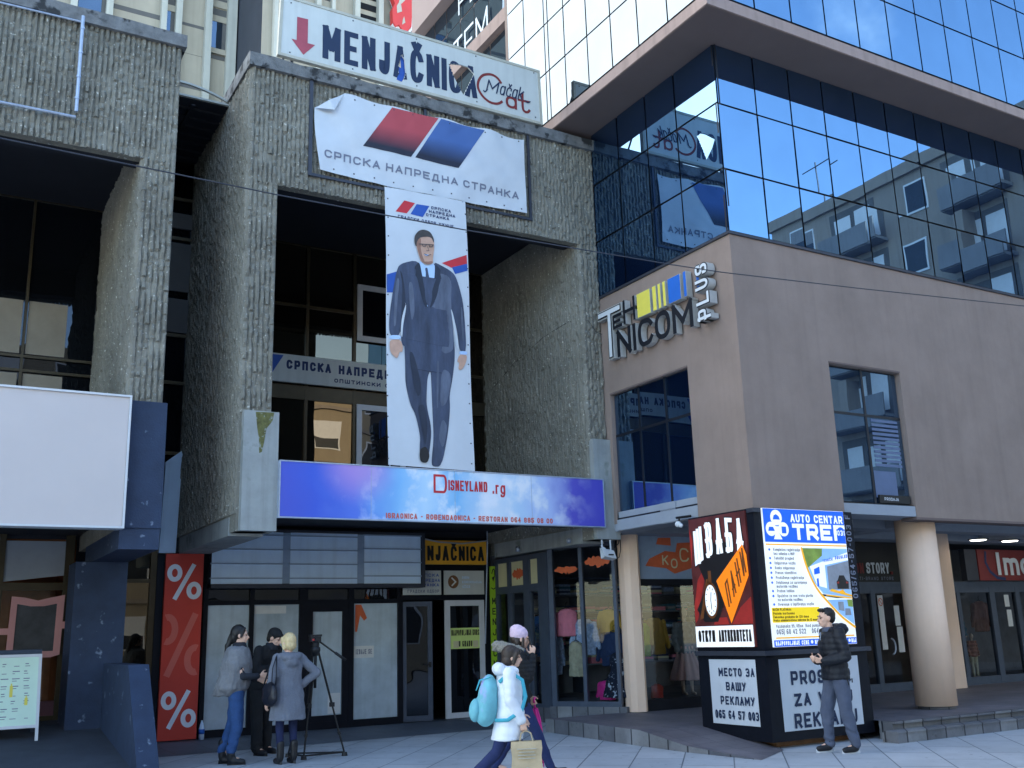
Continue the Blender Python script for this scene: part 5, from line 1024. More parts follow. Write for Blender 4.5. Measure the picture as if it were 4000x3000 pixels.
mb = MB(); W_ = lambda u, v: (-11.64+.46*u-.05*v, 1.84+.53*u+.36*v); letters(mb, KX, 'ПАНИ', .0, 1.0, 0, 1, .1, .048, warp=W_, gap=.35, rs=.03); cpart(ks, mb, 'lettering', 'led_brown', sw)
wt = lambda r1, r2: [(-12.02+r1*math.cos(t*math.pi/14), 1.98+r2*math.sin(t*math.pi/14)) for t in range(28)]
kp('printed_watch', 'led_brown', [wt(.16, .27), [(-12.05, 2.22), (-11.98, 2.22), (-11.98, 2.42), (-12.05, 2.42)], [(-12.3, 1.7), (-12.22, 1.72), (-12.06, 2.3), (-12.1, 2.3)]], KX, .039, sw); kp('printed_dial', 'led_white', [wt(.13, .23)], KX, .042, sw)
mb = MB(); mb.ribbon(KX, [(-12.0, 2.1), (-12.02, 1.98), (-12.01, 1.84)], .014, .046)
for t in range(12): a = t*math.pi/6; mb.ribbon(KX, [(-12.02+.095*math.cos(a), 1.98+.17*math.sin(a)), (-12.02+.115*math.cos(a), 1.98+.2*math.sin(a))], .012, .046)
cpart(ks, mb, 'printed_hands', 'led_black', sw)
kp('text_panel', 'led_white', [[(-12.42, 1.295), (-11.16, 1.295), (-11.16, 1.6), (-12.42, 1.6)]], KX, .044, sw)
mb = MB(); letters(mb, KX, 'ОТКУП', -12.36, -11.98, 1.37, 1.54, .034, .047, gap=.22); letters(mb, KX, 'АНТИКВИТЕТА', -11.90, -11.2, 1.37, 1.54, .034, .047, gap=.2); cpart(ks, mb, 'lettering', 'led_black', sw)
sr = cpart(ks, MB().fbox(KY, 10.65, 1.28, 12.34, 3.265, .03, 0), 'screen', 'led_white')
kp('header', 'led_blue', [[(10.655, 2.77), (12.335, 2.77), (12.335, 3.26), (10.655, 3.26)], [(10.655, 1.285), (12.335, 1.285), (12.335, 1.375), (10.655, 1.375)]], KY, .033, sr)
kp('rule', 'led_gold', [[(10.66, 2.725), (12.33, 2.725), (12.33, 2.745), (10.66, 2.745)], [(10.70, 1.395), (12.30, 1.395), (12.30, 1.415), (10.70, 1.415)]], KY, .033, sr)
circ = lambda x, y, r: [(x+r*math.cos(t*math.pi/12), y+r*math.sin(t*math.pi/12)) for t in range(24)]
kp('club_emblem', 'led_white', [circ(10.91, 3.13, .115)], KY, .036, sr); kp('club_emblem', 'led_white', [circ(10.79, 2.96, .105)], KY, .0365, sr); kp('club_emblem', 'led_white', [circ(11.04, 2.96, .105)], KY, .037, sr)
kp('club_emblem', 'led_white', [[(10.88, 3.0), (10.94, 3.0), (10.95, 2.9), (11.0, 2.81), (10.83, 2.81), (10.87, 2.9)]], KY, .0375, sr)
kp('emblem_vehicle', 'led_blue', [[(10.84, 3.1), (10.86, 3.16), (10.91, 3.18), (10.96, 3.15), (10.98, 3.1)], [(10.73, 2.93), (10.75, 2.99), (10.83, 2.99), (10.86, 2.93)], [(11.0, 2.9), (11.0, 3.0), (11.09, 3.0), (11.09, 2.9)]], KY, .0395, sr)
mb = MB(); letters(mb, KY, 'AUTO CENTAR', 11.2, 12.3, 3.07, 3.19, .026, .036, gap=.22); letters(mb, KY, 'TREF', 11.22, 12.33, 2.81, 3.05, .062, .036, gap=.18); cpart(ks, mb, 'lettering', 'led_white', sr)
mb = MB(); mb.poly(KY, circ(12.24, 2.93, .09), .038); cpart(ks, mb, 'badge', 'led_blue', sr); mb = MB(); letters(mb, KY, '031', 12.16, 12.32, 2.89, 2.97, .015, .041); cpart(ks, mb, 'lettering', 'led_white', sr)
LN = [(2.64, 'Kompletna registracija', 1), (2.58, 'bez odlaska u MUP', 0), (2.515, 'Tehnički pregled', 1), (2.445, 'Osiguranje vozila', 1), (2.375, 'Kasko osiguranje', 1), (2.305, 'Prenos vlasništva', 1), (2.235, 'Produženje registracije', 1), (2.165, 'Ovlašćenje za upravljanje'.replace('ć', 'c'), 1), (2.11, 'motornim vozilima', 0), (2.045, 'Probne tablice', 1), (1.975, 'Uputstva za sve vrste plovila', 1), (1.92, 'na motornim vozilima', 0), (1.855, 'Uverenje o ispitivanju vozila', 1)]
mb = MB(); cl = MB()
for v, t, b in LN:
    letters(mb, KY, t, 10.80, 10.80+.0245*len(t), v, v+.042, .0075, .034, gap=.3)
    if b: cl.poly(KY, [(10.70, v+.012), (10.72, v), (10.74, v+.012), (10.735, v+.03), (10.72, v+.04), (10.705, v+.03)], .034)
letters(mb, KY, 'Vazdanska 99, Užice', 10.72, 11.25, 1.545, 1.59, .008, .034); letters(mb, KY, '(kod pumpe)', 11.3, 11.62, 1.545, 1.59, .008, .034)
letters(mb, KY, '065| 60 42 522', 10.72, 11.30, 1.455, 1.525, .012, .034); letters(mb, KY, '064| 00 30 522', 11.42, 12.0, 1.455, 1.525, .012, .034); cpart(ks, mb, 'lettering', 'led_text', sr); cpart(ks, cl, 'bullet', 'led_blue', sr)
kp('payment_box', 'led_yellow', [[(10.66, 1.62), (11.62, 1.62), (11.62, 1.83), (10.66, 1.83)]], KY, .035, sr)
mb = MB()
for v, t, l in ((1.785, 'NAČIN PLAĆANJA:', .36), (1.73, 'Platnim karticama', .42), (1.68, 'Čekovima gradjana do 120 dana', .70), (1.633, 'Preko administrativne zabrane do 12 meseci', .92)): letters(mb, KY, t, 10.68, 10.68+l, v, v+.034, .007, .038)
cpart(ks, mb, 'lettering', 'led_black', sr)
mb = MB(); letters(mb, KY, 'NAJPOVOLJNIJE CENE', 10.68, 11.34, 1.30, 1.36, .013, .037); mb.poly(KY, circ(11.40, 1.335, .025), .037); letters(mb, KY, 'NAJPOVOLJNIJE CENE', 11.46, 12.12, 1.30, 1.36, .013, .037); mb.poly(KY, circ(12.18, 1.335, .025), .037); letters(mb, KY, 'NAJ', 12.22, 12.32, 1.30, 1.36, .013, .037); cpart(ks, mb, 'lettering', 'led_white', sr)
# the two photographs on the screen: a test station with a car, and a lane
kp('picture', 'led_sky', [[(11.36, 2.69), (12.33, 2.69), (12.33, 1.96), (11.74, 2.02), (11.55, 2.2), (11.42, 2.45)]], KY, .034, sr)
kp('picture_tree', 'led_green', [[(11.37, 2.69), (11.8, 2.69), (11.78, 2.58), (11.6, 2.48), (11.47, 2.4), (11.41, 2.5)]], KY, .036, sr)
kp('picture_hall', 'led_white', [[(11.5, 2.42), (12.33, 2.64), (12.33, 2.52), (11.82, 2.44), (11.82, 2.1), (11.62, 2.14)]], KY, .0375, sr)
kp('picture_door', 'led_grey', [[(11.86, 2.42), (12.33, 2.51), (12.33, 2.08), (11.86, 2.08)]], KY, .0385, sr); kp('picture_door', 'led_blue', [[(11.58, 2.38), (11.7, 2.42), (11.7, 2.32), (11.58, 2.3)], [(11.62, 2.24), (11.66, 2.25), (11.66, 2.12), (11.62, 2.13)]], KY, .0395, sr)
kp('picture_lane', 'led_gold', [[(11.86, 2.06), (12.33, 1.97), (12.33, 2.0), (11.92, 2.09)], [(12.05, 2.05), (12.2, 2.03), (12.15, 2.08)]], KY, .0405, sr)
kp('picture_car', 'led_black', [[(12.04, 2.09), (12.28, 2.09), (12.29, 2.2), (12.24, 2.22), (12.2, 2.29), (12.1, 2.29), (12.06, 2.22), (12.03, 2.2)], [(11.66, 2.02), (12.32, 1.955), (12.0, 1.955), (11.7, 1.99)]], KY, .0415, sr); kp('picture_light', 'led_red', [[(12.04, 2.19), (12.08, 2.2), (12.08, 2.17), (12.04, 2.17)], [(12.23, 2.2), (12.28, 2.19), (12.28, 2.17), (12.23, 2.17)]], KY, .0435, sr)
mb = MB(); letters(mb, KY, 'TEHNIČKI', 11.78, 12.0, 2.505, 2.545, .008, .040, warp=lambda u, v: (u, v+(u-11.8)*.13-.02)); letters(mb, KY, 'PREGLED', 12.05, 12.32, 2.51, 2.56, .012, .040, warp=lambda u, v: (u, v+(u-11.8)*.13-.02)); cpart(ks, mb, 'lettering', 'led_blue', sr)
mb = MB(); mb.ribbon(KY, _chai([(11.36, 2.70), (11.42, 2.42), (11.58, 2.1), (11.8, 1.9), (12.05, 1.68), (12.33, 1.52)], False), .035, .0445); mb.ribbon(KY, [(11.78, 2.0), (12.33, 1.95)], .02, .0455); cpart(ks, mb, 'swoosh', 'led_gold', sr)
kp('picture', 'led_sky', [[(11.8, 1.93), (12.33, 1.93), (12.33, 1.56), (12.05, 1.72)]], KY, .034, sr); kp('picture_car', 'led_grey', [[(12.02, 1.9), (12.14, 1.9), (12.14, 1.76), (12.02, 1.78)], [(12.16, 1.8), (12.27, 1.8), (12.28, 1.7), (12.15, 1.7)]], KY, .037, sr); kp('picture_tree', 'led_green', [[(12.22, 1.93), (12.33, 1.93), (12.33, 1.82), (12.23, 1.83)]], KY, .037, sr)
for fr, a, b, c, d, wv_ in ((KX, -12.21, .20, -11.21, 1.115, 0), (KY, 10.73, .13, 12.335, 1.11, 1)):
    mb = MB(); mb.patch(fr, [(a, b), (c, b), (c, d), (a, d)], .008, 14, 10, lambda u, v: .004*math.sin(u*9+v*3)); cpart(ks, mb, 'poster', 'vinyl')
mb = MB()
for t, u0, u1, v in (('МЕСТО ЗА', -12.0, -11.24, .875), ('ВАШУ', -11.86, -11.44, .675), ('РЕКЛАМУ', -12.0, -11.28, .475), ('065 64 57 003', -12.14, -11.22, .275)): letters(mb, KX, t, u0, u1, v, v+.12, .024, .017, gap=.3)
cpart(ks, mb, 'lettering', 'navy_text')
mb = MB()
for t, u0, u1, v0, v1 in (('PROSTOR', 10.93, 12.14, .75, .94), ('ZA VAŠU', 10.96, 12.14, .455, .63), ('REKLAMU', 10.93, 12.2, .16, .36)): letters(mb, KY, t, u0, u1, v0, v1, .042, .017, gap=.28)
cpart(ks, mb, 'lettering', 'navy_text')
KV = Fr((12.45, 11.0, 0), (0, 0, 1), (-1, 0, 0)); KV.n = Vector((0, -1, 0))
mb = MB(); letters(mb, KV, '065/64-57-003 F', 1.95, 3.22, -.055, .055, .02, .006, gap=.4); cpart(ks, mb, 'lettering', 'grey_text')
# ------------------------------------------------------------------ small fixtures and cables
rt_ = thing('antenna_box', 'white network antenna box with two rods under the concrete pier cap', 'antenna', (10.42, 14.6, 2.9))
mb = MB(); c_, s_ = math.cos(.5), math.sin(.5)
mb.hexa([(10.30, 14.50, 2.83), (10.30, 14.62, 2.80), (10.55, 14.62, 2.77), (10.55, 14.50, 2.80), (10.24, 14.50, 2.96), (10.28, 14.62, 2.99), (10.53, 14.62, 2.96), (10.50, 14.50, 2.93)]); cpart(rt_, mb, 'box', 'letter_white')
mb = MB(); mb.poly(Fr((0, 14.49, 0), (1, 0, 0)), [(10.22, 3.02), (10.32, 2.97), (10.34, 2.84), (10.29, 2.83)], 0, -.015); cpart(rt_, mb, 'flap', 'letter_white')
for x in (10.32, 10.5):
    mb = MB(); mb.tube([(x, 14.6, 2.93), (x, 14.6, 3.13)], .014); cpart(rt_, mb, 'rod', 'letter_white')
mb = MB(); mb.fbox(Fr((0, 14.49, 0), (1, 0, 0)), 10.38, 2.855, 10.48, 2.875, .004, -.02); cpart(rt_, mb, 'vent', 'black')
cw = thing('hanging_cable', 'thin black cables hanging from the antenna box to the pale pillar', 'cable', (10.7, 14.6, 2.9))
mb = MB(); mb.tube([(10.53, 14.56, 2.85), (10.62, 14.6, 2.80), (10.75, 14.7, 2.84), (10.85, 14.78, 2.98), (10.88, 14.82, 3.2)], .008, 5); mb.tube([(10.6, 14.62, 3.0), (10.75, 14.7, 3.08), (10.86, 14.8, 3.22), (10.95, 14.84, 3.3)], .01, 5); cpart(cw, mb, 'cable', 'black')
bl_ = thing('spot_lamp', 'small round white spotlight on a dark bracket above the red kiosk screen', 'lamp', (10.4, 12.7, 3.2))
mb = MB(); mb.tube([(10.5, 12.4, 3.3), (10.5, 12.75, 3.31)], .02); mb.tube([(10.5, 12.68, 3.3), (10.48, 12.68, 3.22)], .015); cpart(bl_, mb, 'bracket', 'black')
mb = MB(); mb.ell((10.47, 12.68, 3.2), .05, .06, .05); mb.ell((10.46, 12.60, 3.17), .035, .04, .035); cpart(bl_, mb, 'bulb', 'letter_white', None, True)
for i, (x, y, z, lab) in enumerate(((10.16, 15.4, 3.18, 'small grey dome camera on the concrete beam behind the playroom signboard'), (10.16, 17.2, 3.18, 'small pale alarm box on the concrete beam nearer the doorway'))):
    t = thing('dome_camera' if i == 0 else 'alarm_box', lab, 'camera' if i == 0 else 'alarm', (x, y, z))
    mb = MB()
    if i == 0: mb.ell((x, y, z), .05, .05, .05)
    else: mb.box(x-.05, y-.04, z-.05, x+.02, y+.04, z+.05)
    cpart(t, mb, 'body', 'galvanised', None, True)
wr_ = tag(MB().tube([(-2, 9.5, 6.13), (.28, 9.5, 6.085), (2.9, 9.5, 6.05), (5, 9.5, 6.06), (8.06, 9.5, 6.13), (8.87, 9.5, 6.16), (11.5, 9.5, 6.33), (15.52, 9.5, 6.62), (20, 9.5, 7.05)], .0075, 6).build('overhead_cable', 'steel_dark'), 'thin dark overhead cable strung across in front of both facades', 'cable')
ec = tag(MB().tube([(10.19, 18.2, 6.6), (10.18, 17.2, 6.95), (10.18, 16.0, 7.2), (10.17, 15.1, 7.25), (10.3, 14.64, 7.15), (10.45, 14.63, 6.95), (10.58, 14.63, 6.92)], .005, 5).build('slack_cable', 'black'), 'slack cable sagging across the ribbed inner wall to the block letters', 'cable')
# ------------------------------------------------------------------ A-frame board and bottle
af = thing('menu_board', 'folding white A-frame board with a pale green drinks menu on the ramp', 'board', (1.35, 16.5, .35))
def zr(y): return .45 if y > 17.4 else G(13.4)+(.45-G(13.4))*(y-13.4)/4
b0 = .36; AF = Fr((0, 16.35, zr(16.35)), (1, 0, 0), Vector((0, .26, 1)).normalized()); AR = Fr((0, 16.98, zr(16.98)), (1, 0, 0), Vector((0, -.26, 1)).normalized())
mb = MB(); mb.fbox(AF, .66, .22, 1.66, 1.18, .0, -.025); cpart(af, mb, 'front_panel', 'mint')
mb = MB()
for u0, v0, u1, v1 in ((.62, .0, .66, 1.22), (1.66, .0, 1.70, 1.22), (.66, 1.18, 1.66, 1.22), (.66, .18, 1.66, .22)): mb.fbox(AF, u0, v0, u1, v1, .012, -.03)
cpart(af, mb, 'front_frame', 'frame_white')
mb = MB(); mb.fbox(AR, .62, .0, .66, 1.2, .0, -.03); mb.fbox(AR, 1.66, .0, 1.70, 1.2, .0, -.03); mb.fbox(AR, .66, .2, 1.66, 1.15, -.005, -.02); mb.fbox(AR, .66, 1.15, 1.66, 1.2, .0, -.03); cpart(af, mb, 'rear_leaf', 'frame_grey')
mb = MB(); rnd = random.Random(9)
for r in range(8):
    for c in range(6):
        u, v = .74+.15*c+rnd.uniform(-.02, .02), 1.08-.105*r
        if rnd.random() < .8: mb.fbox(AF, u, v, u+rnd.uniform(.04, .1), v+.012, .003, 0)
        if rnd.random() < .6: mb.fbox(AF, u, v-.03, u+rnd.uniform(.03, .08), v-.022, .003, 0)
cpart(af, mb, 'menu_lines', 'grey_text')
mb = MB()
for u, v, h in ((1.0, .48, .12), (1.3, .62, .16), (.8, .42, .1), (1.5, .5, .1), (1.15, .36, .08)): mb.fbox(AF, u, v, u+.04, v+h, .004, 0); mb.fbox(AF, u+.012, v+h, u+.028, v+h+.03, .004, 0)
cpart(af, mb, 'menu_picture', 'tehn_yellow')
mb = MB(); mb.tube([AF.p(1.68, .75, -.02), AR.p(1.68, .75, 0)], .008, 5); cpart(af, mb, 'stay', 'frame_grey')
bo = thing('plastic_bottle', 'clear plastic bottle with blue label standing beside the red sale panel', 'bottle', (4.42, 18.2, 0))
mb = MB(); mb.loft([(0, 0, 0, .045, .045), (0, 0, .18, .047, .047), (0, 0, .25, .03, .03), (0, 0, .29, .015, .015), (0, 0, .31, .016, .016)], 14); mb.build('body', 'slat', bo, True); mb = MB(); mb.loft([(0, 0, .09, .049, .049), (0, 0, .17, .05, .05)], 14); mb.build('paper_band', 'tehn_blue', bo, True)
# ------------------------------------------------------------------ people
mat('skin', S(220, 178, 154), .55, .07, 14); mat('lip', S(168, 104, 96), .5, 0); mat('eye', (.012, .01, .01), .3, 0)
mat('hair_black', (.010, .009, .009), .5, .3, 40, aniso=(1, 1, .2)); mat('hair_brown', S(52, 42, 36), .5, .3, 40, aniso=(1, 1, .2)); mat('hair_blonde', S(212, 188, 140), .5, .2, 40, aniso=(1, 1, .2))
mat('wool_grey', S(122, 124, 128), .95, .12, 26, .4, 160); mat('wool_dark', S(40, 44, 52), .95, .2, 20, .3, 120); mat('wool_blue', S(112, 117, 128), .95, .12, 60, .4, 180)
mat('denim', S(44, 76, 124), .85, .22, 9, .2, 140); mat('denim_dark', S(34, 46, 88), .85, .2, 9, .2, 140); mat('cloth_black', (.010, .011, .013), .85, .3, 7, .3, 60); mat('nylon_navy', S(20, 24, 32), .6, .2, 9, .25, 30)
mat('nylon_white', S(226, 232, 238), .55, .04, 6, .2, 26); mat('sweat_grey', S(82, 90, 108), .95, .12, 8, .3, 120); mat('tights', S(24, 34, 70), .8, .2, 9); mat('boot', (.012, .012, .014), .5, .2, 9); mat('sole', S(196, 200, 204), .7, .1, 9)
mat('fur', S(152, 148, 138), .98, .3, 60, 1., 90); mat('beanie', S(222, 196, 214), .95, .08, 30, .6, 90); mat('teal', S(112, 182, 194), .7, .16, 3.5, .3, 30, spots=(S(156, 166, 214), 4, .58)); mat('teal_strap', S(70, 172, 192), .7, .1, 6)
mat('paper_bag', S(186, 168, 136), .85, .12, 7, .3, 30); mat('pink_hot', S(214, 46, 140), .6, .2, 8); mat('leather', (.012, .014, .022), .4, .2, 12)
def V(*a): return Vector(a)
def hand(B, w, d, n, side, curl=.5, k=1.):
    """Palm, four unequal fingers and a thumb; d along the hand, n out of the palm, side +1 when the thumb is on n x d."""
    d, n = V(*d).normalized(), V(*n); n = (n-d*n.dot(d)).normalized(); s = n.cross(d)*side; w = V(*w)
    for t in (-.5, 0, .5): B.cap(w+d*.01+s*.022*t*k, w+d*.085*k+s*.058*t*k, .015*k, .0135*k, 8)
    for i, (ln, o) in enumerate(((.070, .030), (.078, .011), (.072, -.009), (.056, -.028))):
        p = w+d*.085*k+s*o*k; a = curl*(.45+.1*i); r = .0095
        for q, f in enumerate((.46, .32, .26)):
            e = d*math.cos(a)+n*math.sin(a); p2 = p+e*ln*f*k; B.cap(p, p2, r*k, (r-.001)*k, 7); p = p2; r -= .001; a += curl*(.85+.08*i)
    p = w+d*.025*k+s*.032*k; e = (d*.62+s*.68+n*.28*(.4+curl)).normalized(); p2 = p+e*.042*k; B.cap(p, p2, .013*k, .011*k, 8); e = (d*.8+s*.2+n*.5*(.3+curl)).normalized(); B.cap(p2, p2+e*.034*k, .0105*k, .009*k, 8)
DEF = dict(pelvis=(0, 0, .95), chest=(0, 0, 1.28), neck=(0, 0, 1.47), head=(.025, 0, 1.63),
           shL=(0, .175, 1.42), shR=(0, -.175, 1.42), elL=(-.03, .22, 1.13), elR=(-.03, -.22, 1.13), wrL=(.06, .22, .89), wrR=(.06, -.22, .89),
           hpL=(0, .09, .92), hpR=(0, -.09, .92), knL=(.02, .1, .50), knR=(.02, -.1, .50), anL=(-.02, .1, .09), anR=(-.02, -.1, .09))
class Person:
    def __init__(s, label, loc, head_deg, scale, group=None, yaw=0., pitch=0., hands=None, female=False, **pose):
        s.j = {k: V(*v) for k, v in {**DEF, **pose}.items()}; j = s.j
        s.root = thing('person', label, 'person', loc, math.radians(head_deg), group); s.root.scale = (scale,)*3
        s.R = Matrix.Rotation(math.radians(yaw), 3, 'Z')@Matrix.Rotation(math.radians(pitch), 3, 'Y'); s.h = j['head']
        B = MB(); H = lambda x, y, z: s.h+s.R@V(x, y, z)
        B.ell(H(-.012, 0, .022), .098, .075, .098, rot=s.R); B.ell(H(.03, 0, -.045), .062, .056, .075, rot=s.R); B.ell(H(.062, 0, -.085), .026, .03, .024, rot=s.R)
        B.cap(H(.082, 0, .012), H(.107, 0, -.028), .010, .015, 8); B.ell(H(.085, 0, -.058), .016, .026, .014, rot=s.R); B.ell(H(.075, .03, .022), .022, .028, .012, rot=s.R); B.ell(H(.075, -.03, .022), .022, .028, .012, rot=s.R)
        for q in (1, -1): B.ell(H(-.005, q*.077, -.01), .02, .012, .032, rot=s.R); B.ell(H(.055, q*.036, -.028), .024, .02, .024, rot=s.R)
        B.cap(j['neck']+V(0, 0, -.04), H(-.012, 0, -.05), .056, .052, 12)
        B.loft([(*(j['pelvis']+V(0, 0, -.06)), .10, .15), (*j['pelvis'], .11, .165), (*(j['pelvis'].lerp(j['chest'], .5)), .095, .135), (*j['chest'], .11, .165), (*(j['chest'].lerp(j['neck'], .7)), .08, .13), (*j['neck'], .05, .06)])
        for q in 'LR':
            B.cap(j['sh'+q], j['el'+q], .05, .038); B.cap(j['el'+q], j['wr'+q], .038, .026); B.cap(j['hp'+q], j['kn'+q], .08, .052); B.cap(j['kn'+q], j['an'+q], .05, .036)
            B.cap(j['an'+q], j['an'+q]+V(.13, 0, -.045), .035, .03)
            hd = (hands or {}).get(q, {}); d = hd.get('d', tuple(j['wr'+q]-j['el'+q])); n = hd.get('n', (0, -1 if q == 'L' else 1, 0))
            hand(B, j['wr'+q]+V(*d).normalized()*.01, d, n, hd.get('side', 1 if q == 'L' else -1), hd.get('curl', .45))
        fuse(B, 'body', 'skin', s.root, .0075, 3)
        E = MB()
        for q in (1, -1): E.ell(H(.0835, q*.031, .004), .008, .0125, .0065, 10, 6, s.R)
        E.build('eyes', 'eye', s.root, True)
        E = MB()
        for q in (1, -1): E.tube([H(.094, q*.016, .026), H(.096, q*.033, .031), H(.084, q*.05, .025)], .0042, 6)
        E.build('eyebrows', 'hair_brown', s.root, True)
        E = MB(); E.ell(H(.0975, 0, -.057), .006, .021, .0055, 10, 6, s.R); E.build('mouth', 'lip', s.root, True)
    def H(s, x, y, z): return s.h+s.R@V(x, y, z)
    def trousers(s, m, r=(.098, .072, .058), top=1.0, bottom=.0, fold=.006):
        j = s.j; B = MB(); p = j['pelvis']
        B.loft([(p.x, p.y, p.z-.10, .10, .16), (p.x, p.y, p.z-.03, .125, .185), (p.x, p.y, p.z+.05, .12, .175), (p.x, p.y, p.z+.12, .11, .16)])
        for q in 'LR':
            a = j['an'+q]+V(0, 0, bottom); k = j['kn'+q]
            B.cap(j['hp'+q], k, r[0], r[1], 14); B.cap(k, a, r[1], r[2], 14)
        return fuse(B, 'trousers', m, s.root, .012, 4, lambda c, n: c+n*fold*noise.noise(c*11)+n*fold*.8*math.sin(c.z*42+noise.noise(c*7)*5)*max(0, .55-c.z)*2)
    def shoes(s, m, sm='boot', high=False):
        for q in 'LR':
            a = s.j['an'+q]; B = MB()
            tl = s.j.get('toe'+q, V(1, 0, -.0)); t = V(tl.x, tl.y, tl.z).normalized(); up_ = V(0, 0, 1)-t*t.z
            B.ell(a+t*.03-up_*.03, .07, .042, .05); B.cap(a+t*.03-up_*.035, a+t*.155-up_*.052, .047, .034, 12); B.cap(a, a+up_*(.18 if high else .03), .05, .055 if high else .05, 12)
            o = fuse(B, 'shoe', m, s.root, .010, 3)
            S_ = MB(); S_.tube([a-t*.045-up_*.080, a+t*.05-up_*.083, a+t*.15-up_*.083, a+t*.19-up_*.078], [.036, .044, .046, .03], 10, True, .28); S_.build('sole', sm, o, True)
    def top(s, m, name, rings, sl=(.064, .058, .048), quilt=0., fold=.008, voxel=.012, cuff=0., extra=None, freq=62):
        """Torso rings (z, rx, ry, x, y) plus sleeves melted into one garment."""
        j = s.j; B = MB(); B.loft([(x, y, z, rx, ry) for z, rx, ry, x, y in rings], 22)
        for q in 'LR':
            if sl: B.cap(j['sh'+q], j['el'+q], sl[0], sl[1], 14); e = j['wr'+q].lerp(j['el'+q], cuff); B.cap(j['el'+q], e, sl[1], sl[2], 14)
        if extra: extra(B)
        def wp(c, n):
            a = fold*noise.noise(c*9)+fold*.5*noise.noise(V(c.x*26, c.y*26, c.z*8))
            if quilt: a += quilt*abs(math.sin(c.z*freq+noise.noise(c*4)*.5))-quilt*.5
            return c+n*a
        return fuse(B, name, m, s.root, voxel, 4, wp)
    def hair(s, m, parts, voxel=.010, name='hair', amp=.006):
        B = MB()
        for p in parts:
            if p[0] == 'e': B.ell(s.H(*p[1]), *p[2], rot=s.R)
            else: B.cap(s.H(*p[1]), s.H(*p[2]), p[3], p[4], 12)
        return fuse(B, name, m, s.root, voxel, 3, lambda c, n: c+n*amp*noise.noise(V(c.x*60, c.y*60, c.z*14)))
def torso(hem, sh=.19, ch=.19, wa=.17, hp=.19, dx=0., lean=0., depth=.13):
    return [(hem, depth+.0, hp, dx, 0), (hem+.1, depth, hp, dx, 0), (1.08, depth-.01, wa, dx+lean*.3, 0), (1.28, depth+.01, ch, dx+lean*.7, 0), (1.40, depth-.02, sh-.005, dx+lean*.9, 0), (1.455, .085, .12, dx+lean, 0), (1.50, .07, .075, dx+lean, 0)]
RPT = 'reporters standing by the tripod'
# woman in the grey poncho, side on
p = Person('woman with black ponytail in grey poncho and blue jeans beside the papered shop', (4.02, 14.66, G(14.66)), -24, 1.055, RPT, yaw=4, pitch=3,
           wrR=(.30, -.10, 1.10), elR=(.10, -.2, 1.10), wrL=(.26, .1, 1.05), elL=(.06, .16, 1.10), anL=(-.17, .08, .09), anR=(-.03, -.09, .09), knL=(-.05, .09, .5), knR=(.04, -.09, .5))
p.trousers('denim', (.105, .082, .062), fold=.010, bottom=.08); p.shoes('boot', high=True)
p.top('wool_dark', 'jumper', torso(.95, .15, .15, .15, .17, depth=.11), (.045, .045, .042), cuff=.12)
pon = p.top('wool_grey', 'poncho', [(.86, .19, .17, -.11, .0), (.95, .22, .25, -.07, 0), (1.1, .21, .275, -.03, 0), (1.28, .19, .28, -.01, 0), (1.40, .165, .265, 0, 0), (1.46, .14, .235, 0, 0), (1.485, .1, .13, 0, 0), (1.50, .07, .08, .005, 0)], None, fold=.022)
p.top('wool_dark', 'scarf', [(1.44, .10, .115, .02, 0), (1.48, .10, .10, .02, 0), (1.54, .085, .085, .015, 0)], None, fold=.012)
p.hair('hair_black', [('e', (-.03, 0, .035), (.104, .088, .108)), ('e', (-.075, 0, -.03), (.06, .07, .09)), ('c', (-.10, 0, .0), (-.15, .0, -.14), .045, .035), ('c', (-.15, 0, -.14), (-.17, .02, -.30), .04, .018), ('c', (.045, .05, .085), (.02, .08, -.02), .022, .018), ('c', (.045, -.05, .085), (.02, -.08, -.02), .022, .018)])
# man in black behind them, looking down at a phone
p = Person('man in black jacket and cap bending over a phone behind the two women', (4.62, 15.5, G(15.5)), -58, 1.07, RPT, yaw=12, pitch=26, chest=(.07, 0, 1.26), neck=(.14, 0, 1.42), head=(.22, 0, 1.55),
           shL=(.1, .185, 1.38), shR=(.1, -.185, 1.38), elL=(.12, .24, 1.10), wrL=(.34, .10, 1.14), elR=(.12, -.25, 1.10), wrR=(.34, -.06, 1.16), anL=(-.02, .14, .09), anR=(.06, -.13, .09), hands={'L': {'curl': .9, 'n': (0, 0, 1)}, 'R': {'curl': .9, 'n': (0, 0, 1)}})
p.trousers('cloth_black', (.105, .085, .08)); p.shoes('boot')
p.top('cloth_black', 'jacket', [(.86, .15, .20, .0, 0), (1.0, .15, .20, .02, 0), (1.15, .15, .205, .05, 0), (1.30, .14, .215, .09, 0), (1.40, .11, .20, .12, 0), (1.46, .08, .10, .14, 0)], (.075, .066, .055), fold=.014, cuff=.06)
p.top('wool_dark', 'scarf', [(1.38, .10, .11, .15, 0), (1.44, .10, .10, .165, 0), (1.49, .08, .08, .17, 0)], None, fold=.014)
p.hair('hair_black', [('e', (-.025, 0, .03), (.102, .086, .10)), ('e', (-.06, 0, -.03), (.05, .074, .06))]); p.hair('cloth_black', [('e', (-.02, 0, .055), (.108, .09, .085)), ('c', (.08, .03, .07), (.08, -.03, .07), .022, .022)], name='cap', amp=.002)
ph = thing('mobile_phone', 'dark phone held by the man in the black cap', 'phone', (0, 0, 0)); ph.parent = None
def at(pr, v): bpy.context.view_layer.update(); return pr.root.matrix_world@V(*v)
q = at(p, (.42, .02, 1.18)); ph.location = q; ph.rotation_euler = (.5, .3, math.radians(-72))
mb = MB(); mb.box(-.04, -.075, -.005, .04, .075, .005); mb.build('body', 'black', ph); mb = MB(); mb.box(-.036, -.07, .0052, .036, .07, .0062); mb.build('screen', 'led_grey', ph)
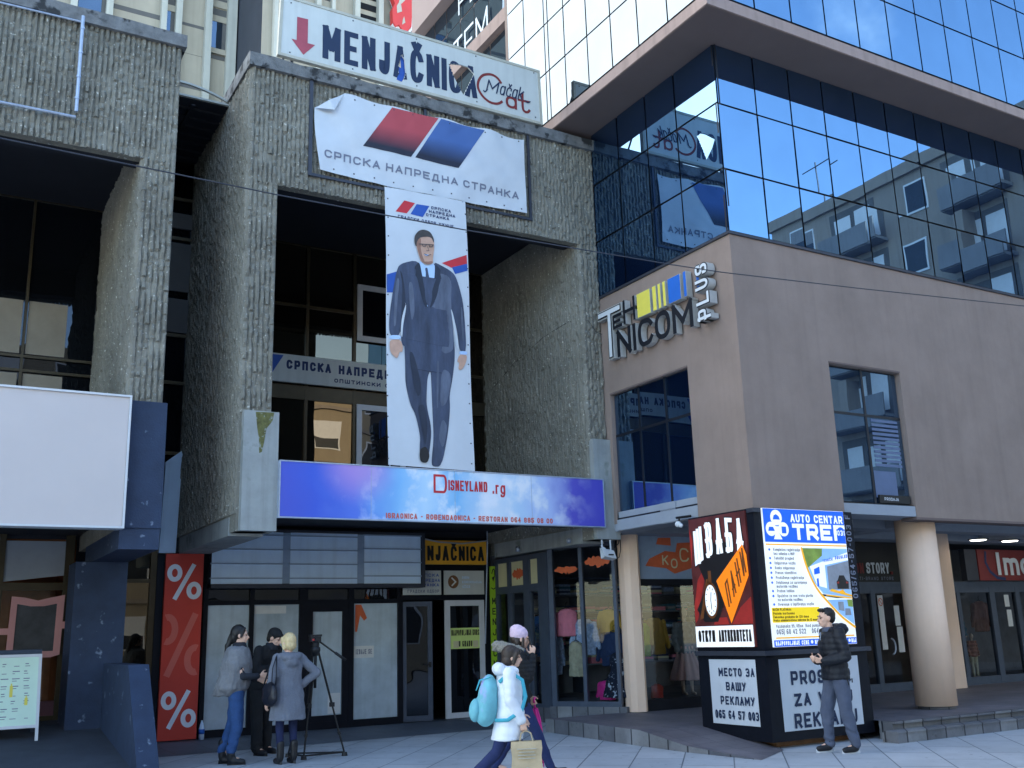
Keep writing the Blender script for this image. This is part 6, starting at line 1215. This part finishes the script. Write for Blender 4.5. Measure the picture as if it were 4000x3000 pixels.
# blonde woman from behind
p = Person('blonde woman seen from behind in knee length grey blue hooded coat, hand on hip', (4.61, 14.22, G(14.22)), 98, .985, RPT, yaw=18, pitch=6,
           elL=(-.05, .27, 1.14), wrL=(.0, .30, .87), elR=(-.10, -.40, 1.20), wrR=(.03, -.20, 1.02), anL=(.0, .09, .09), anR=(-.03, -.10, .09), hands={'R': {'d': (.7, .3, -.6), 'n': (.2, .9, 0), 'curl': .6}})
p.trousers('tights', (.085, .06, .045), fold=.002); p.shoes('boot', high=True)
def hood(B): B.ell((-.09, 0, 1.43), .10, .155, .065); B.ell((-.115, 0, 1.36), .075, .11, .085); B.cap((.03, .1, 1.45), (-.06, .12, 1.45), .04, .05); B.cap((.03, -.1, 1.45), (-.06, -.12, 1.45), .04, .05)
p.top('wool_blue', 'coat', [(.58, .20, .27, -.01, 0), (.75, .185, .25, -.01, 0), (.95, .165, .225, 0, 0), (1.10, .145, .19, 0, 0), (1.28, .145, .205, 0, 0), (1.39, .115, .195, 0, 0), (1.455, .085, .12, 0, 0), (1.50, .075, .085, 0, 0)], (.07, .062, .055), fold=.014, cuff=.05, extra=hood)
p.hair('hair_blonde', [('e', (-.03, 0, .03), (.105, .092, .108)), ('e', (-.05, 0, -.045), (.075, .09, .08)), ('c', (.04, .07, .06), (.0, .085, -.09), .026, .02), ('c', (.04, -.07, .06), (.0, -.085, -.09), .026, .02)])
hb = thing('handbag', 'dark navy shoulder bag hanging at the hip of the blonde woman', 'bag', (0, 0, 0)); q = at(p, (-.06, .30, .98)); hb.location = q; hb.rotation_euler = (0, 0, math.radians(98))
mb = MB(); mb.ell((0, 0, -.02), .19, .07, .15, 18, 10); mb.ell((0, 0, -.09), .2, .075, .11, 18, 10); fuse(mb, 'bag_body', 'leather', hb, .012, 4, lambda c, n: c+n*.008*noise.noise(c*14))
for sy in (-.03, .03):
    mb = MB(); mb.tube([(-.12, sy, .08), (-.07, sy-.03, .30), (.02, -.10, .47), (.07, -.12, .49), (.12, -.08, .40), (.13, sy, .08)], .012, 6, True, .5); mb.build('strap', 'leather', hb, True)
# tripod with its head and pan handle
tr = thing('camera_tripod', 'black video tripod with fluid head and pan handle but no camera', 'tripod', (5.13, 14.58, G(14.6)))
hz = 1.50; mb = MB(); mb.loft([(0, 0, hz-.10, .05, .05), (0, 0, hz-.02, .07, .07), (0, 0, hz+.02, .065, .065)], 14); mb.tube([(0, 0, hz-.55, ), (0, 0, hz-.1)], .022); mb.build('spider', 'black', tr, True)
mb = MB(); mb.loft([(0, 0, hz+.021, .05, .05), (0, 0, hz+.08, .055, .055), (0, 0, hz+.10, .04, .04)], 14); mb.box(-.09, -.04, hz+.10, .07, .04, hz+.17); mb.tube([(.0, -.06, hz+.13), (.0, .06, hz+.13)], .035, 12); mb.box(-.10, -.045, hz+.171, .08, .045, hz+.20); hd = mb.build('fluid_head', 'black', tr)
mb = MB(); mb.box(-.065, -.0415, hz+.115, -.03, -.0405, hz+.14); mb.build('badge', 'emblem_red', hd)
mb = MB(); mb.tube([(.05, -.02, hz+.10), (.2, -.08, hz-.02), (.30, -.12, hz-.10)], .012); mb.tube([(.26, -.105, hz-.065), (.40, -.17, hz-.175)], .02); mb.build('pan_handle', 'black', tr, True)
for fx, fy in ((.43, -.08), (-.19, -.12), (-.26, .36)):
    a, b = V(fx*.10, fy*.10, hz-.05), V(fx, fy, .03); m_ = a.lerp(b, .52); d = (b-a).normalized(); sd_ = d.cross(V(0, 0, 1)).normalized()*.022
    mb = MB(); mb.tube([a+sd_, m_+sd_], .013); mb.tube([a-sd_, m_-sd_], .013); mb.tube([m_-d*.03, b], .014); mb.box(*(m_-V(.03, .03, .03)), *(m_+V(.03, .03, .03))); lg = mb.build('leg', 'black', tr)
    mb = MB(); mb.loft([(b.x, b.y, 0, .045, .045), (b.x, b.y, .05, .035, .035)], 10); mb.build('foot', 'black', lg)
    q_ = a.lerp(b, .80); mb = MB(); mb.tube([q_-d*.02, q_+d*.02], .024, 8); mb.build('clamp', 'emblem_red' if fx < -.2 else 'black', lg)
mb = MB()
F3 = [V(.43, -.08, .05), V(-.19, -.12, .05), V(-.26, .36, .05)]
for i in range(3): mb.tube([F3[i], F3[(i+1) % 3]], .012, 6)
mb.build('ground_spreader', 'black', tr)
# woman with the pale beanie walking with the child
WLK = 'two walkers crossing the pavement'
p = Person('woman in pale pink beanie and fur trimmed dark jacket, phone at her mouth', (6.40, 10.95, G(10.95)), -22, 1.0, WLK, yaw=0, pitch=4, head=(.05, 0, 1.61), neck=(.02, 0, 1.46),
           elR=(.10, -.2, 1.16), wrR=(.17, -.10, 1.40), elL=(.0, .24, 1.16), wrL=(.16, .2, .93), anL=(-.30, .08, .16), knL=(-.06, .09, .50), anR=(.36, -.09, .10), knR=(.20, -.09, .52), toeL=(.8, 0, -.6), toeR=(.94, 0, .25),
           hands={'R': {'d': (.1, .1, 1), 'n': (0, 1, 0), 'curl': .9}, 'L': {'d': (.5, 0, -.8), 'n': (0, -1, 0), 'curl': 1.1}})
p.trousers('denim_dark', (.092, .066, .052)); p.shoes('boot')
def fur_base(B): B.cap((-.08, .13, 1.44), (-.15, 0, 1.47), .055, .07); B.cap((-.08, -.13, 1.44), (-.15, 0, 1.47), .055, .07)
p.top('cloth_black', 'jacket', torso(.82, .20, .2, .185, .2, depth=.145), (.072, .064, .055), quilt=.008, fold=.012, cuff=.05, extra=fur_base)
mb = MB(); mb.cap((.02, .14, 1.47), (-.12, .15, 1.50), .05, .062); mb.cap((-.12, .15, 1.50), (-.24, 0, 1.53), .062, .066); mb.cap((-.24, 0, 1.53), (-.12, -.15, 1.50), .066, .062); mb.cap((.02, -.14, 1.47), (-.12, -.15, 1.50), .05, .062)
fuse(mb, 'fur_trim', 'fur', p.root, .012, 1, lambda c, n: c+n*(.02*noise.noise(c*38)+.014*noise.noise(c*90)))
p.hair('hair_brown', [('e', (-.035, 0, .0), (.095, .085, .10)), ('c', (-.05, .06, -.03), (-.06, .07, -.16), .035, .03), ('c', (-.05, -.06, -.03), (-.06, -.07, -.16), .035, .03), ('c', (.02, -.075, .0), (.02, -.08, -.12), .02, .018)])
p.hair('beanie', [('e', (-.025, 0, .055), (.114, .098, .10)), ('e', (-.05, 0, .10), (.09, .08, .07))], name='beanie', amp=.004)
ph = thing('mobile_phone', 'black phone in the hand of the woman with the pale beanie', 'phone', (0, 0, 0)); ph.location = at(p, (.17, -.06, 1.535)); ph.rotation_euler = (0, -.3, math.radians(-22))
mb = MB(); mb.box(-.012, -.036, -.075, -.002, .036, .075); mb.build('body', 'black', ph); mb = MB(); mb.box(-.0015, -.033, -.07, -.0005, .033, .07); mb.build('screen', 'led_grey', ph)
um = thing('umbrella', 'folded bright pink umbrella hanging from the hand of the woman in the beanie', 'umbrella', (0, 0, 0)); um.location = at(p, (.22, .17, .84)); um.rotation_euler = (0, math.radians(-7), math.radians(-22))
mb = MB(); mb.tube([(0, 0, -.06), (0, 0, -.2), (0, 0, -.45), (0, 0, -.70)], [.03, .046, .042, .008], 10); fuse(mb, 'canopy', 'pink_hot', um, .008, 2, lambda c, n: c+n*.010*math.sin(math.atan2(c.y, c.x)*6+c.z*9))
mb = MB(); mb.tube([(0, 0, -.74), (0, 0, -.60)], .006); mb.tube([(0, 0, -.07), (0, 0, .04), (.02, 0, .07)], .012); mb.build('handle', 'pink_hot', um, True); mb = MB(); mb.tube([(0, 0, -.3), (0, 0, -.34)], .05, 10); mb.build('strap', 'red_ink', um, True)
# child in white with the teal rucksack
p = Person('child with dark bob in white padded jacket and navy jeans carrying a paper bag', (5.50, 9.62, G(9.62)), -24, .905, WLK, yaw=-6, pitch=4, head=(.06, 0, 1.60), neck=(.03, 0, 1.45), chest=(.02, 0, 1.27),
           elR=(.0, -.23, 1.14), wrR=(.13, -.2, .90), elL=(.05, .22, 1.14), wrL=(.16, .2, .95), anL=(.30, .08, .09), knL=(.14, .09, .50), anR=(-.50, -.09, .26), knR=(-.16, -.1, .56), toeR=(.75, 0, -.66),
           hands={'R': {'d': (.2, 0, -1), 'n': (0, 1, 0), 'curl': 1.3}})
p.trousers('denim_dark', (.095, .068, .056)); p.shoes('boot')
p.top('nylon_white', 'jacket', [(.69, .185, .245, -.03, 0), (.78, .18, .24, -.01, 0), (.95, .165, .22, .0, 0), (1.1, .155, .20, .01, 0), (1.28, .16, .205, .01, 0), (1.40, .13, .195, .01, 0), (1.455, .09, .12, .02, 0), (1.5, .08, .08, .03, 0)], (.078, .070, .060), quilt=.005, fold=.006, cuff=.06, freq=30)
mb = MB(); mb.cap((.08, .1, 1.45), (-.10, .13, 1.47), .04, .06); mb.cap((-.10, .13, 1.47), (-.10, -.13, 1.47), .075, .075); mb.cap((.08, -.1, 1.45), (-.10, -.13, 1.47), .04, .06); fuse(mb, 'hood', 'nylon_white', p.root, .012, 3, lambda c, n: c+n*.014*noise.noise(c*12))
p.hair('hair_brown', [('e', (-.022, 0, .03), (.112, .095, .11)), ('e', (-.045, 0, -.04), (.085, .092, .075)), ('c', (.05, .07, .05), (.02, .09, -.07), .026, .02), ('c', (.05, -.07, .05), (.02, -.09, -.07), .026, .02), ('e', (.065, 0, .07), (.04, .07, .035))])
rk = thing('rucksack', 'teal and lilac school rucksack on the back of the child in white', 'bag', (0, 0, 0)); rk.location = at(p, (-.24, -.02, 1.12)); rk.rotation_euler = (0, math.radians(6), math.radians(-24))
mb = MB(); mb.ell((.0, 0, .02), .11, .155, .25, 20, 12); mb.ell((-.015, 0, -.08), .125, .16, .18, 20, 12); fuse(mb, 'bag_body', 'teal', rk, .012, 3, lambda c, n: c+n*.010*noise.noise(c*9)); mb = MB(); mb.ell((-.12, 0, -.10), .07, .13, .12, 16, 10); fuse(mb, 'pocket', 'teal', rk, .012, 3)
for sy in (-.13, .13):
    mb = MB(); mb.tube([(.09, sy, .2), (.20, sy*1.15, .31), (.33, sy*1.1, .24), (.375, sy*1.2, .08), (.34, sy*1.5, -.06), (.20, sy*1.7, -.16), (.08, sy, -.18)], .020, 8, True, .4); mb.build('strap', 'teal_strap', rk, True)
mb = MB(); mb.tube([(-.0, -.1, .245), (-.1, -.05, .2), (-.13, .0, .1), (-.1, .05, .2), (0, .1, .245)], .006, 5); mb.build('zip', 'teal_strap', rk)
pb_ = thing('paper_bag', 'brown paper carrier bag held by the child in white', 'bag', (0, 0, 0)); pb_.location = at(p, (.17, -.21, .735)); pb_.rotation_euler = (0, 0, math.radians(-30))
mb = MB(); rnd = random.Random(4); vs = []; fs = []
for k in range(7):
    z = -.045-.41*k/6; a = .155+.006*math.sin(k*2); b = .045+.02*min(1, k/3)
    vs += [(-a, -b, z), (0, -b-.010*math.sin(k*1.7), z), (a, -b, z), (a, b, z), (0, b, z), (-a, b, z)]
for k in range(6): fs += [(6*k+i, 6*k+6+i, 6*k+6+(i+1) % 6, 6*k+(i+1) % 6) for i in range(6)]
fs.append((36, 37, 38, 39, 40, 41)); mb.add(vs, fs); mb.build('bag_body', 'paper_bag', pb_)
for sy in (-.035, .035):
    mb = MB(); mb.tube([(-.07, sy, -.06), (-.05, sy*.6, .03), (0, sy*.3, .055), (.05, sy*.6, .03), (.07, sy, -.06)], .006, 6); mb.build('handle', 'paper_bag', pb_)
mb = MB(); BF = Fr((0, -.071, 0), (1, 0, 0)); 
for v, w_ in ((-.12, .10), (-.15, .08), (-.18, .09), (-.21, .085)): mb.fbox(BF, -w_, v, w_, v+.008, .004, -.004)
mb.poly(BF, [(-.04+.03, -.36), (.06, -.36), (.05, -.31), (.0, -.29), (-.03, -.31)], .005); mb.build('print', 'sign_edge', pb_)
# man walking left in front of the kiosk
p = Person('young man in dark padded jacket and grey joggers walking past the kiosk', (11.0, 10.2, G(10.2)), 160, 1.095, None, yaw=-6, pitch=2, head=(.06, 0, 1.61), neck=(.03, 0, 1.46), chest=(.02, 0, 1.28),
           elL=(-.02, .25, 1.14), wrL=(.20, .13, 1.09), elR=(.0, -.23, 1.14), wrR=(.22, -.06, 1.10), anL=(-.11, .11, .09), knL=(-.02, .12, .50), anR=(.13, -.09, .10), knR=(.12, -.10, .50), hands={'L': {'d': (.8, -.5, .15), 'n': (.1, -.6, .3), 'curl': 1.1}, 'R': {'d': (.8, .5, .1), 'n': (.1, .6, .3), 'curl': 1.1}})
p.trousers('sweat_grey', (.108, .082, .060), fold=.012); p.shoes('boot', 'sole')
def jh(B): B.cap((-.10, .10, 1.47), (-.12, -.10, 1.47), .07, .07); B.cap((.04, .1, 1.46), (-.1, .11, 1.48), .04, .06); B.cap((.04, -.1, 1.46), (-.1, -.11, 1.48), .04, .06)
jk = p.top('nylon_navy', 'jacket', torso(.86, .205, .215, .2, .205, dx=.01, depth=.155), (.08, .072, .058), quilt=.008, fold=.012, cuff=.04, extra=jh, freq=44)
p.top('sweat_grey', 'jumper_collar', [(1.44, .075, .085, .045, 0), (1.50, .07, .075, .045, 0)], None, fold=.004)
mb = MB(); mb.tube([(.145, -.005, 1.44), (.165, -.004, 1.34)], .004, 5); mb.box(.15, -.02, 1.40, .17, .01, 1.43); mb.build('zip', 'galvanised', p.root)
mb = MB(); mb.box(-.10, .195, .83, -.095, .215, .88); mb.tube([(-.02, .198, .95), (-.05, .205, .80)], .006, 5); mb.build('pocket_zip', 'black', p.root)
p.hair('hair_black', [('e', (-.03, 0, .045), (.096, .082, .088)), ('e', (-.05, 0, .0), (.07, .079, .075)), ('c', (.05, .04, .10), (.06, -.04, .10), .026, .024)], .008, amp=.005)
# ------------------------------------------------------------------ things inside the shop windows
mat('cloth_pink', S(222, 130, 146), .9, .1, 6, .3, 40); mat('cloth_mustard', S(176, 140, 52), .9, .1, 6); mat('cloth_navy', S(34, 52, 84), .9, .2, 6); mat('cloth_teal', S(56, 104, 122), .9, .2, 5); mat('tulle', S(212, 184, 186), .9, .1, 5, .4, 30); mat('silver_nylon', S(128, 142, 150), .35, .2, 8, .4, 24); mat('neon', S(170, 206, 40), .8, .1, 6)
mat('cloth_brown', S(126, 84, 72), .9, .2, 6); mat('cloth_check', S(150, 170, 196), .9, .4, 22); mat('cloth_print', S(26, 34, 52), .9, .1, 6, spots=(S(196, 206, 216), 16, .58)); mat('mannequin', S(196, 180, 164), .5, .06, 6); mat('blue_bright', S(44, 120, 206), .8, .15, 9, aniso=(.2, .2, 6)); mat('khaki', S(170, 166, 140), .9, .25, 9)
def garment(nm, label, cat, m, x, y, z, h, wd, rz=0., sleeves=True, skirt=False, group=None, dep=.09, quilt=0.):
    t = thing(nm, label, cat, (x, y, z), math.radians(rz), group); B = MB()
    if skirt: B.loft([(0, 0, 0, wd*.62, wd*.5), (0, 0, h*.3, wd*.5, wd*.4), (0, 0, h*.62, wd*.3, dep), (0, 0, h*.8, wd*.32, dep), (0, 0, h, wd*.26, dep*.7)], 22)
    else: B.loft([(0, 0, 0, wd*.5, dep), (0, 0, h*.5, wd*.48, dep), (0, 0, h*.85, wd*.5, dep*.9), (0, 0, h, wd*.25, dep*.6)], 20)
    if sleeves:
        for q in (1, -1): B.cap((q*wd*.44, 0, h*.86), (q*wd*.66, 0, h*.2), wd*.13, wd*.10)
    fuse(B, 'cloth', m, t, .016, 4, lambda c, n: c+n*(.014*noise.noise(c*9)+.012*noise.noise(V(c.x*22, c.y*22, c.z*4))+quilt*math.sin(c.z*60)))
    B = MB(); B.tube([(-wd*.4, 0, h*.93), (0, 0, h*1.0+.03), (wd*.4, 0, h*.93)], .008, 5); B.tube([(0, 0, h*1.0+.03), (0, 0, h+.10), (.03, 0, h+.13)], .006, 5); B.build('hanger', 'black', t)
    return t
SHP = 'clothes displayed in the corner shop window'
garment('hanging_shirt', 'pink child shirt hanging at the edge of the diagonal shop window', 'clothing', 'cloth_pink', 10.62, 16.30, 1.50, .5, .42, -50, False, group=SHP)
garment('hanging_shirt', 'pale blue patterned shirt hanging behind the pink shirt', 'clothing', 'cloth_check', 10.85, 16.05, 1.15, .65, .42, -50, group=SHP)
garment('hanging_trousers', 'pale cream ruffled trousers hanging under the pink shirt', 'clothing', 'khaki', 10.68, 16.1, .78, .62, .3, -50, False, group=SHP)
garment('hanging_shirt', 'mustard yellow shirt hanging behind the window bar', 'clothing', 'cloth_mustard', 11.35, 15.95, 1.55, .42, .36, -50, group=SHP)
garment('hanging_jumper', 'dark navy jumper on display beside the pale pillar', 'clothing', 'cloth_navy', 11.25, 15.7, .95, .6, .48, -45, group=SHP)
garment('folded_dress', 'navy dress with white print low in the diagonal window', 'clothing', 'cloth_print', 11.12, 15.42, .42, .75, .5, -45, False, True, group=SHP)
garment('hanging_vest', 'neon yellow vest hanging right of the pale pillar', 'clothing', 'neon', 11.95, 15.7, 1.1, .6, .26, 0, False, group=SHP)
garment('hanging_jumper', 'brown jumper hanging deep inside right of the pale pillar', 'clothing', 'cloth_mustard', 12.75, 16.4, 1.1, .7, .5, 0, group=SHP)
garment('hanging_jumper', 'bright blue striped jumper behind the small shop door pane', 'clothing', 'blue_bright', 10.75, 17.5, 1.4, .5, .5, -80, group=SHP)
garment('hanging_jumper', 'grey blue jumper behind the narrow door side pane', 'clothing', 'cloth_check', 10.7, 16.85, .8, .9, .34, -80, group=SHP)
garment('toy_figure', 'pink and magenta stuffed toy heap on the window floor', 'toy', 'pink_hot', 11.1, 15.75, .36, .34, .3, -40, group=SHP)
garment('folded_bag', 'red bag lying on the window floor right of the pillar', 'bag', 'percent_red', 11.95, 15.4, .36, .24, .28, 10, False, group=SHP)
def mannequin(label, x, y, z, h, rz, mt, ms, group=None, skirt=None):
    t = thing('mannequin', label, 'mannequin', (x, y, z), math.radians(rz), group); t.scale = (h/1.75,)*3; B = MB()
    B.ell((.02, 0, 1.63), .085, .075, .11); B.cap((0, 0, 1.4), (.01, 0, 1.56), .05, .045)
    for q in (1, -1): B.cap((0, q*.09, .9), (.0, q*.1, .5), .08, .055); B.cap((0, q*.1, .5), (0, q*.1, .07), .052, .035); B.cap((0, q*.1, .05), (.12, q*.1, .03), .035, .03); B.cap((0, q*.2, 1.4), (0, q*.25, 1.1), .045, .036); B.cap((0, q*.25, 1.1), (.08, q*.24, .85), .034, .03)
    B.loft([(0, 0, .86, .1, .15), (0, 0, 1.1, .09, .13), (0, 0, 1.3, .11, .16), (0, 0, 1.44, .06, .1)]); fuse(B, 'body', 'mannequin', t, .014, 3)
    B = MB(); B.loft([(0, 0, .80, .15, .21), (0, 0, 1.1, .14, .19), (0, 0, 1.3, .14, .2), (0, 0, 1.44, .09, .13)], 18)
    for q in (1, -1): B.cap((0, q*.19, 1.38), (0, q*.25, 1.1), .07, .062); B.cap((0, q*.25, 1.1), (.07, q*.24, .9), .06, .05)
    fuse(B, 'jacket', mt, t, .015, 3, lambda c, n: c+n*(.012*noise.noise(c*9)+.012*math.sin(c.z*45)))
    B = MB()
    if skirt: B.loft([(0, 0, .30, .33, .36), (0, 0, .5, .27, .3), (0, 0, .8, .15, .19), (0, 0, .98, .13, .17)], 24)
    else:
        B.loft([(0, 0, .82, .12, .17), (0, 0, 1.0, .11, .155)])
        for q in (1, -1): B.cap((0, q*.09, .9), (0, q*.1, .5), .095, .075); B.cap((0, q*.1, .5), (0, q*.1, .12), .075, .065)
    fuse(B, 'skirt' if skirt else 'trousers', ms, t, .015, 3, lambda c, n: c+n*.014*math.sin(math.atan2(c.y, c.x)*(11 if skirt else 2)))
    return t
MQ = 'shop window mannequins'
mannequin('child mannequin in silver padded jacket and pale tulle skirt beside the kiosk', 12.80, 15.55, .36, 1.62, -100, 'silver_nylon', 'tulle', MQ, True)
mannequin('mannequin in teal jumper and dark trousers behind the glass under the red lightbox', 21.0, 15.75, .36, 1.75, -100, 'cloth_teal', 'cloth_navy', MQ)
mannequin('child mannequin in brown jacket in front of the teal jumper mannequin', 21.05, 15.38, .30, .98, -95, 'cloth_brown', 'khaki', MQ)
mannequin('mannequin in blue top behind the small shop door pane by the green sign', 10.62, 17.55, .34, 1.7, 180, 'blue_bright', 'cloth_navy', MQ)
garment('hanging_jacket', 'yellow jacket hanging behind the narrow glass door pane', 'clothing', 'cloth_mustard', 17.3, 15.5, 1.0, .9, .4, 0)
garment('hanging_jacket', 'tan jacket hanging right of the teal jumper mannequin', 'clothing', 'cloth_brown', 21.95, 15.7, 1.3, .7, .5, 0)
sf_ = thing('shop_shelving', 'long shelves stacked with folded clothes deep in the corner shop', 'shelving', (13.5, 18.2, .35))
mb = MB()
for z in (.9, 1.25, 1.6, 1.95, 2.3, 2.65): mb.box(10.7, 17.9, z, 16.6, 18.4, z+.03)
for x in (10.7, 12.1, 13.6, 15.1, 16.57): mb.box(x, 17.92, .36, x+.03, 18.42, 2.9)
cpart(sf_, mb, 'shelf', 'frame_grey'); rnd = random.Random(12)
stk = {k: MB() for k in ('cloth_check', 'cloth_teal', 'cloth_pink', 'khaki', 'wool_grey', 'cloth_navy', 'cream')}
for z in (.93, 1.28, 1.63, 1.98, 2.33):
    x = 10.8
    while x < 16.4:
        w_ = rnd.uniform(.2, .32); h_ = 0
        for _ in range(rnd.randint(2, 5)): t_ = rnd.uniform(.03, .055); stk[rnd.choice(list(stk))].box(x+rnd.uniform(0, .01), 17.95, z+h_+.001, x+w_, 18.35, z+h_+t_); h_ += t_+.003
        x += w_+rnd.uniform(.03, .12)
for k, b in stk.items(): cpart(sf_, b, 'folded_stack', k)

bpy.data.scenes.remove(WORK)
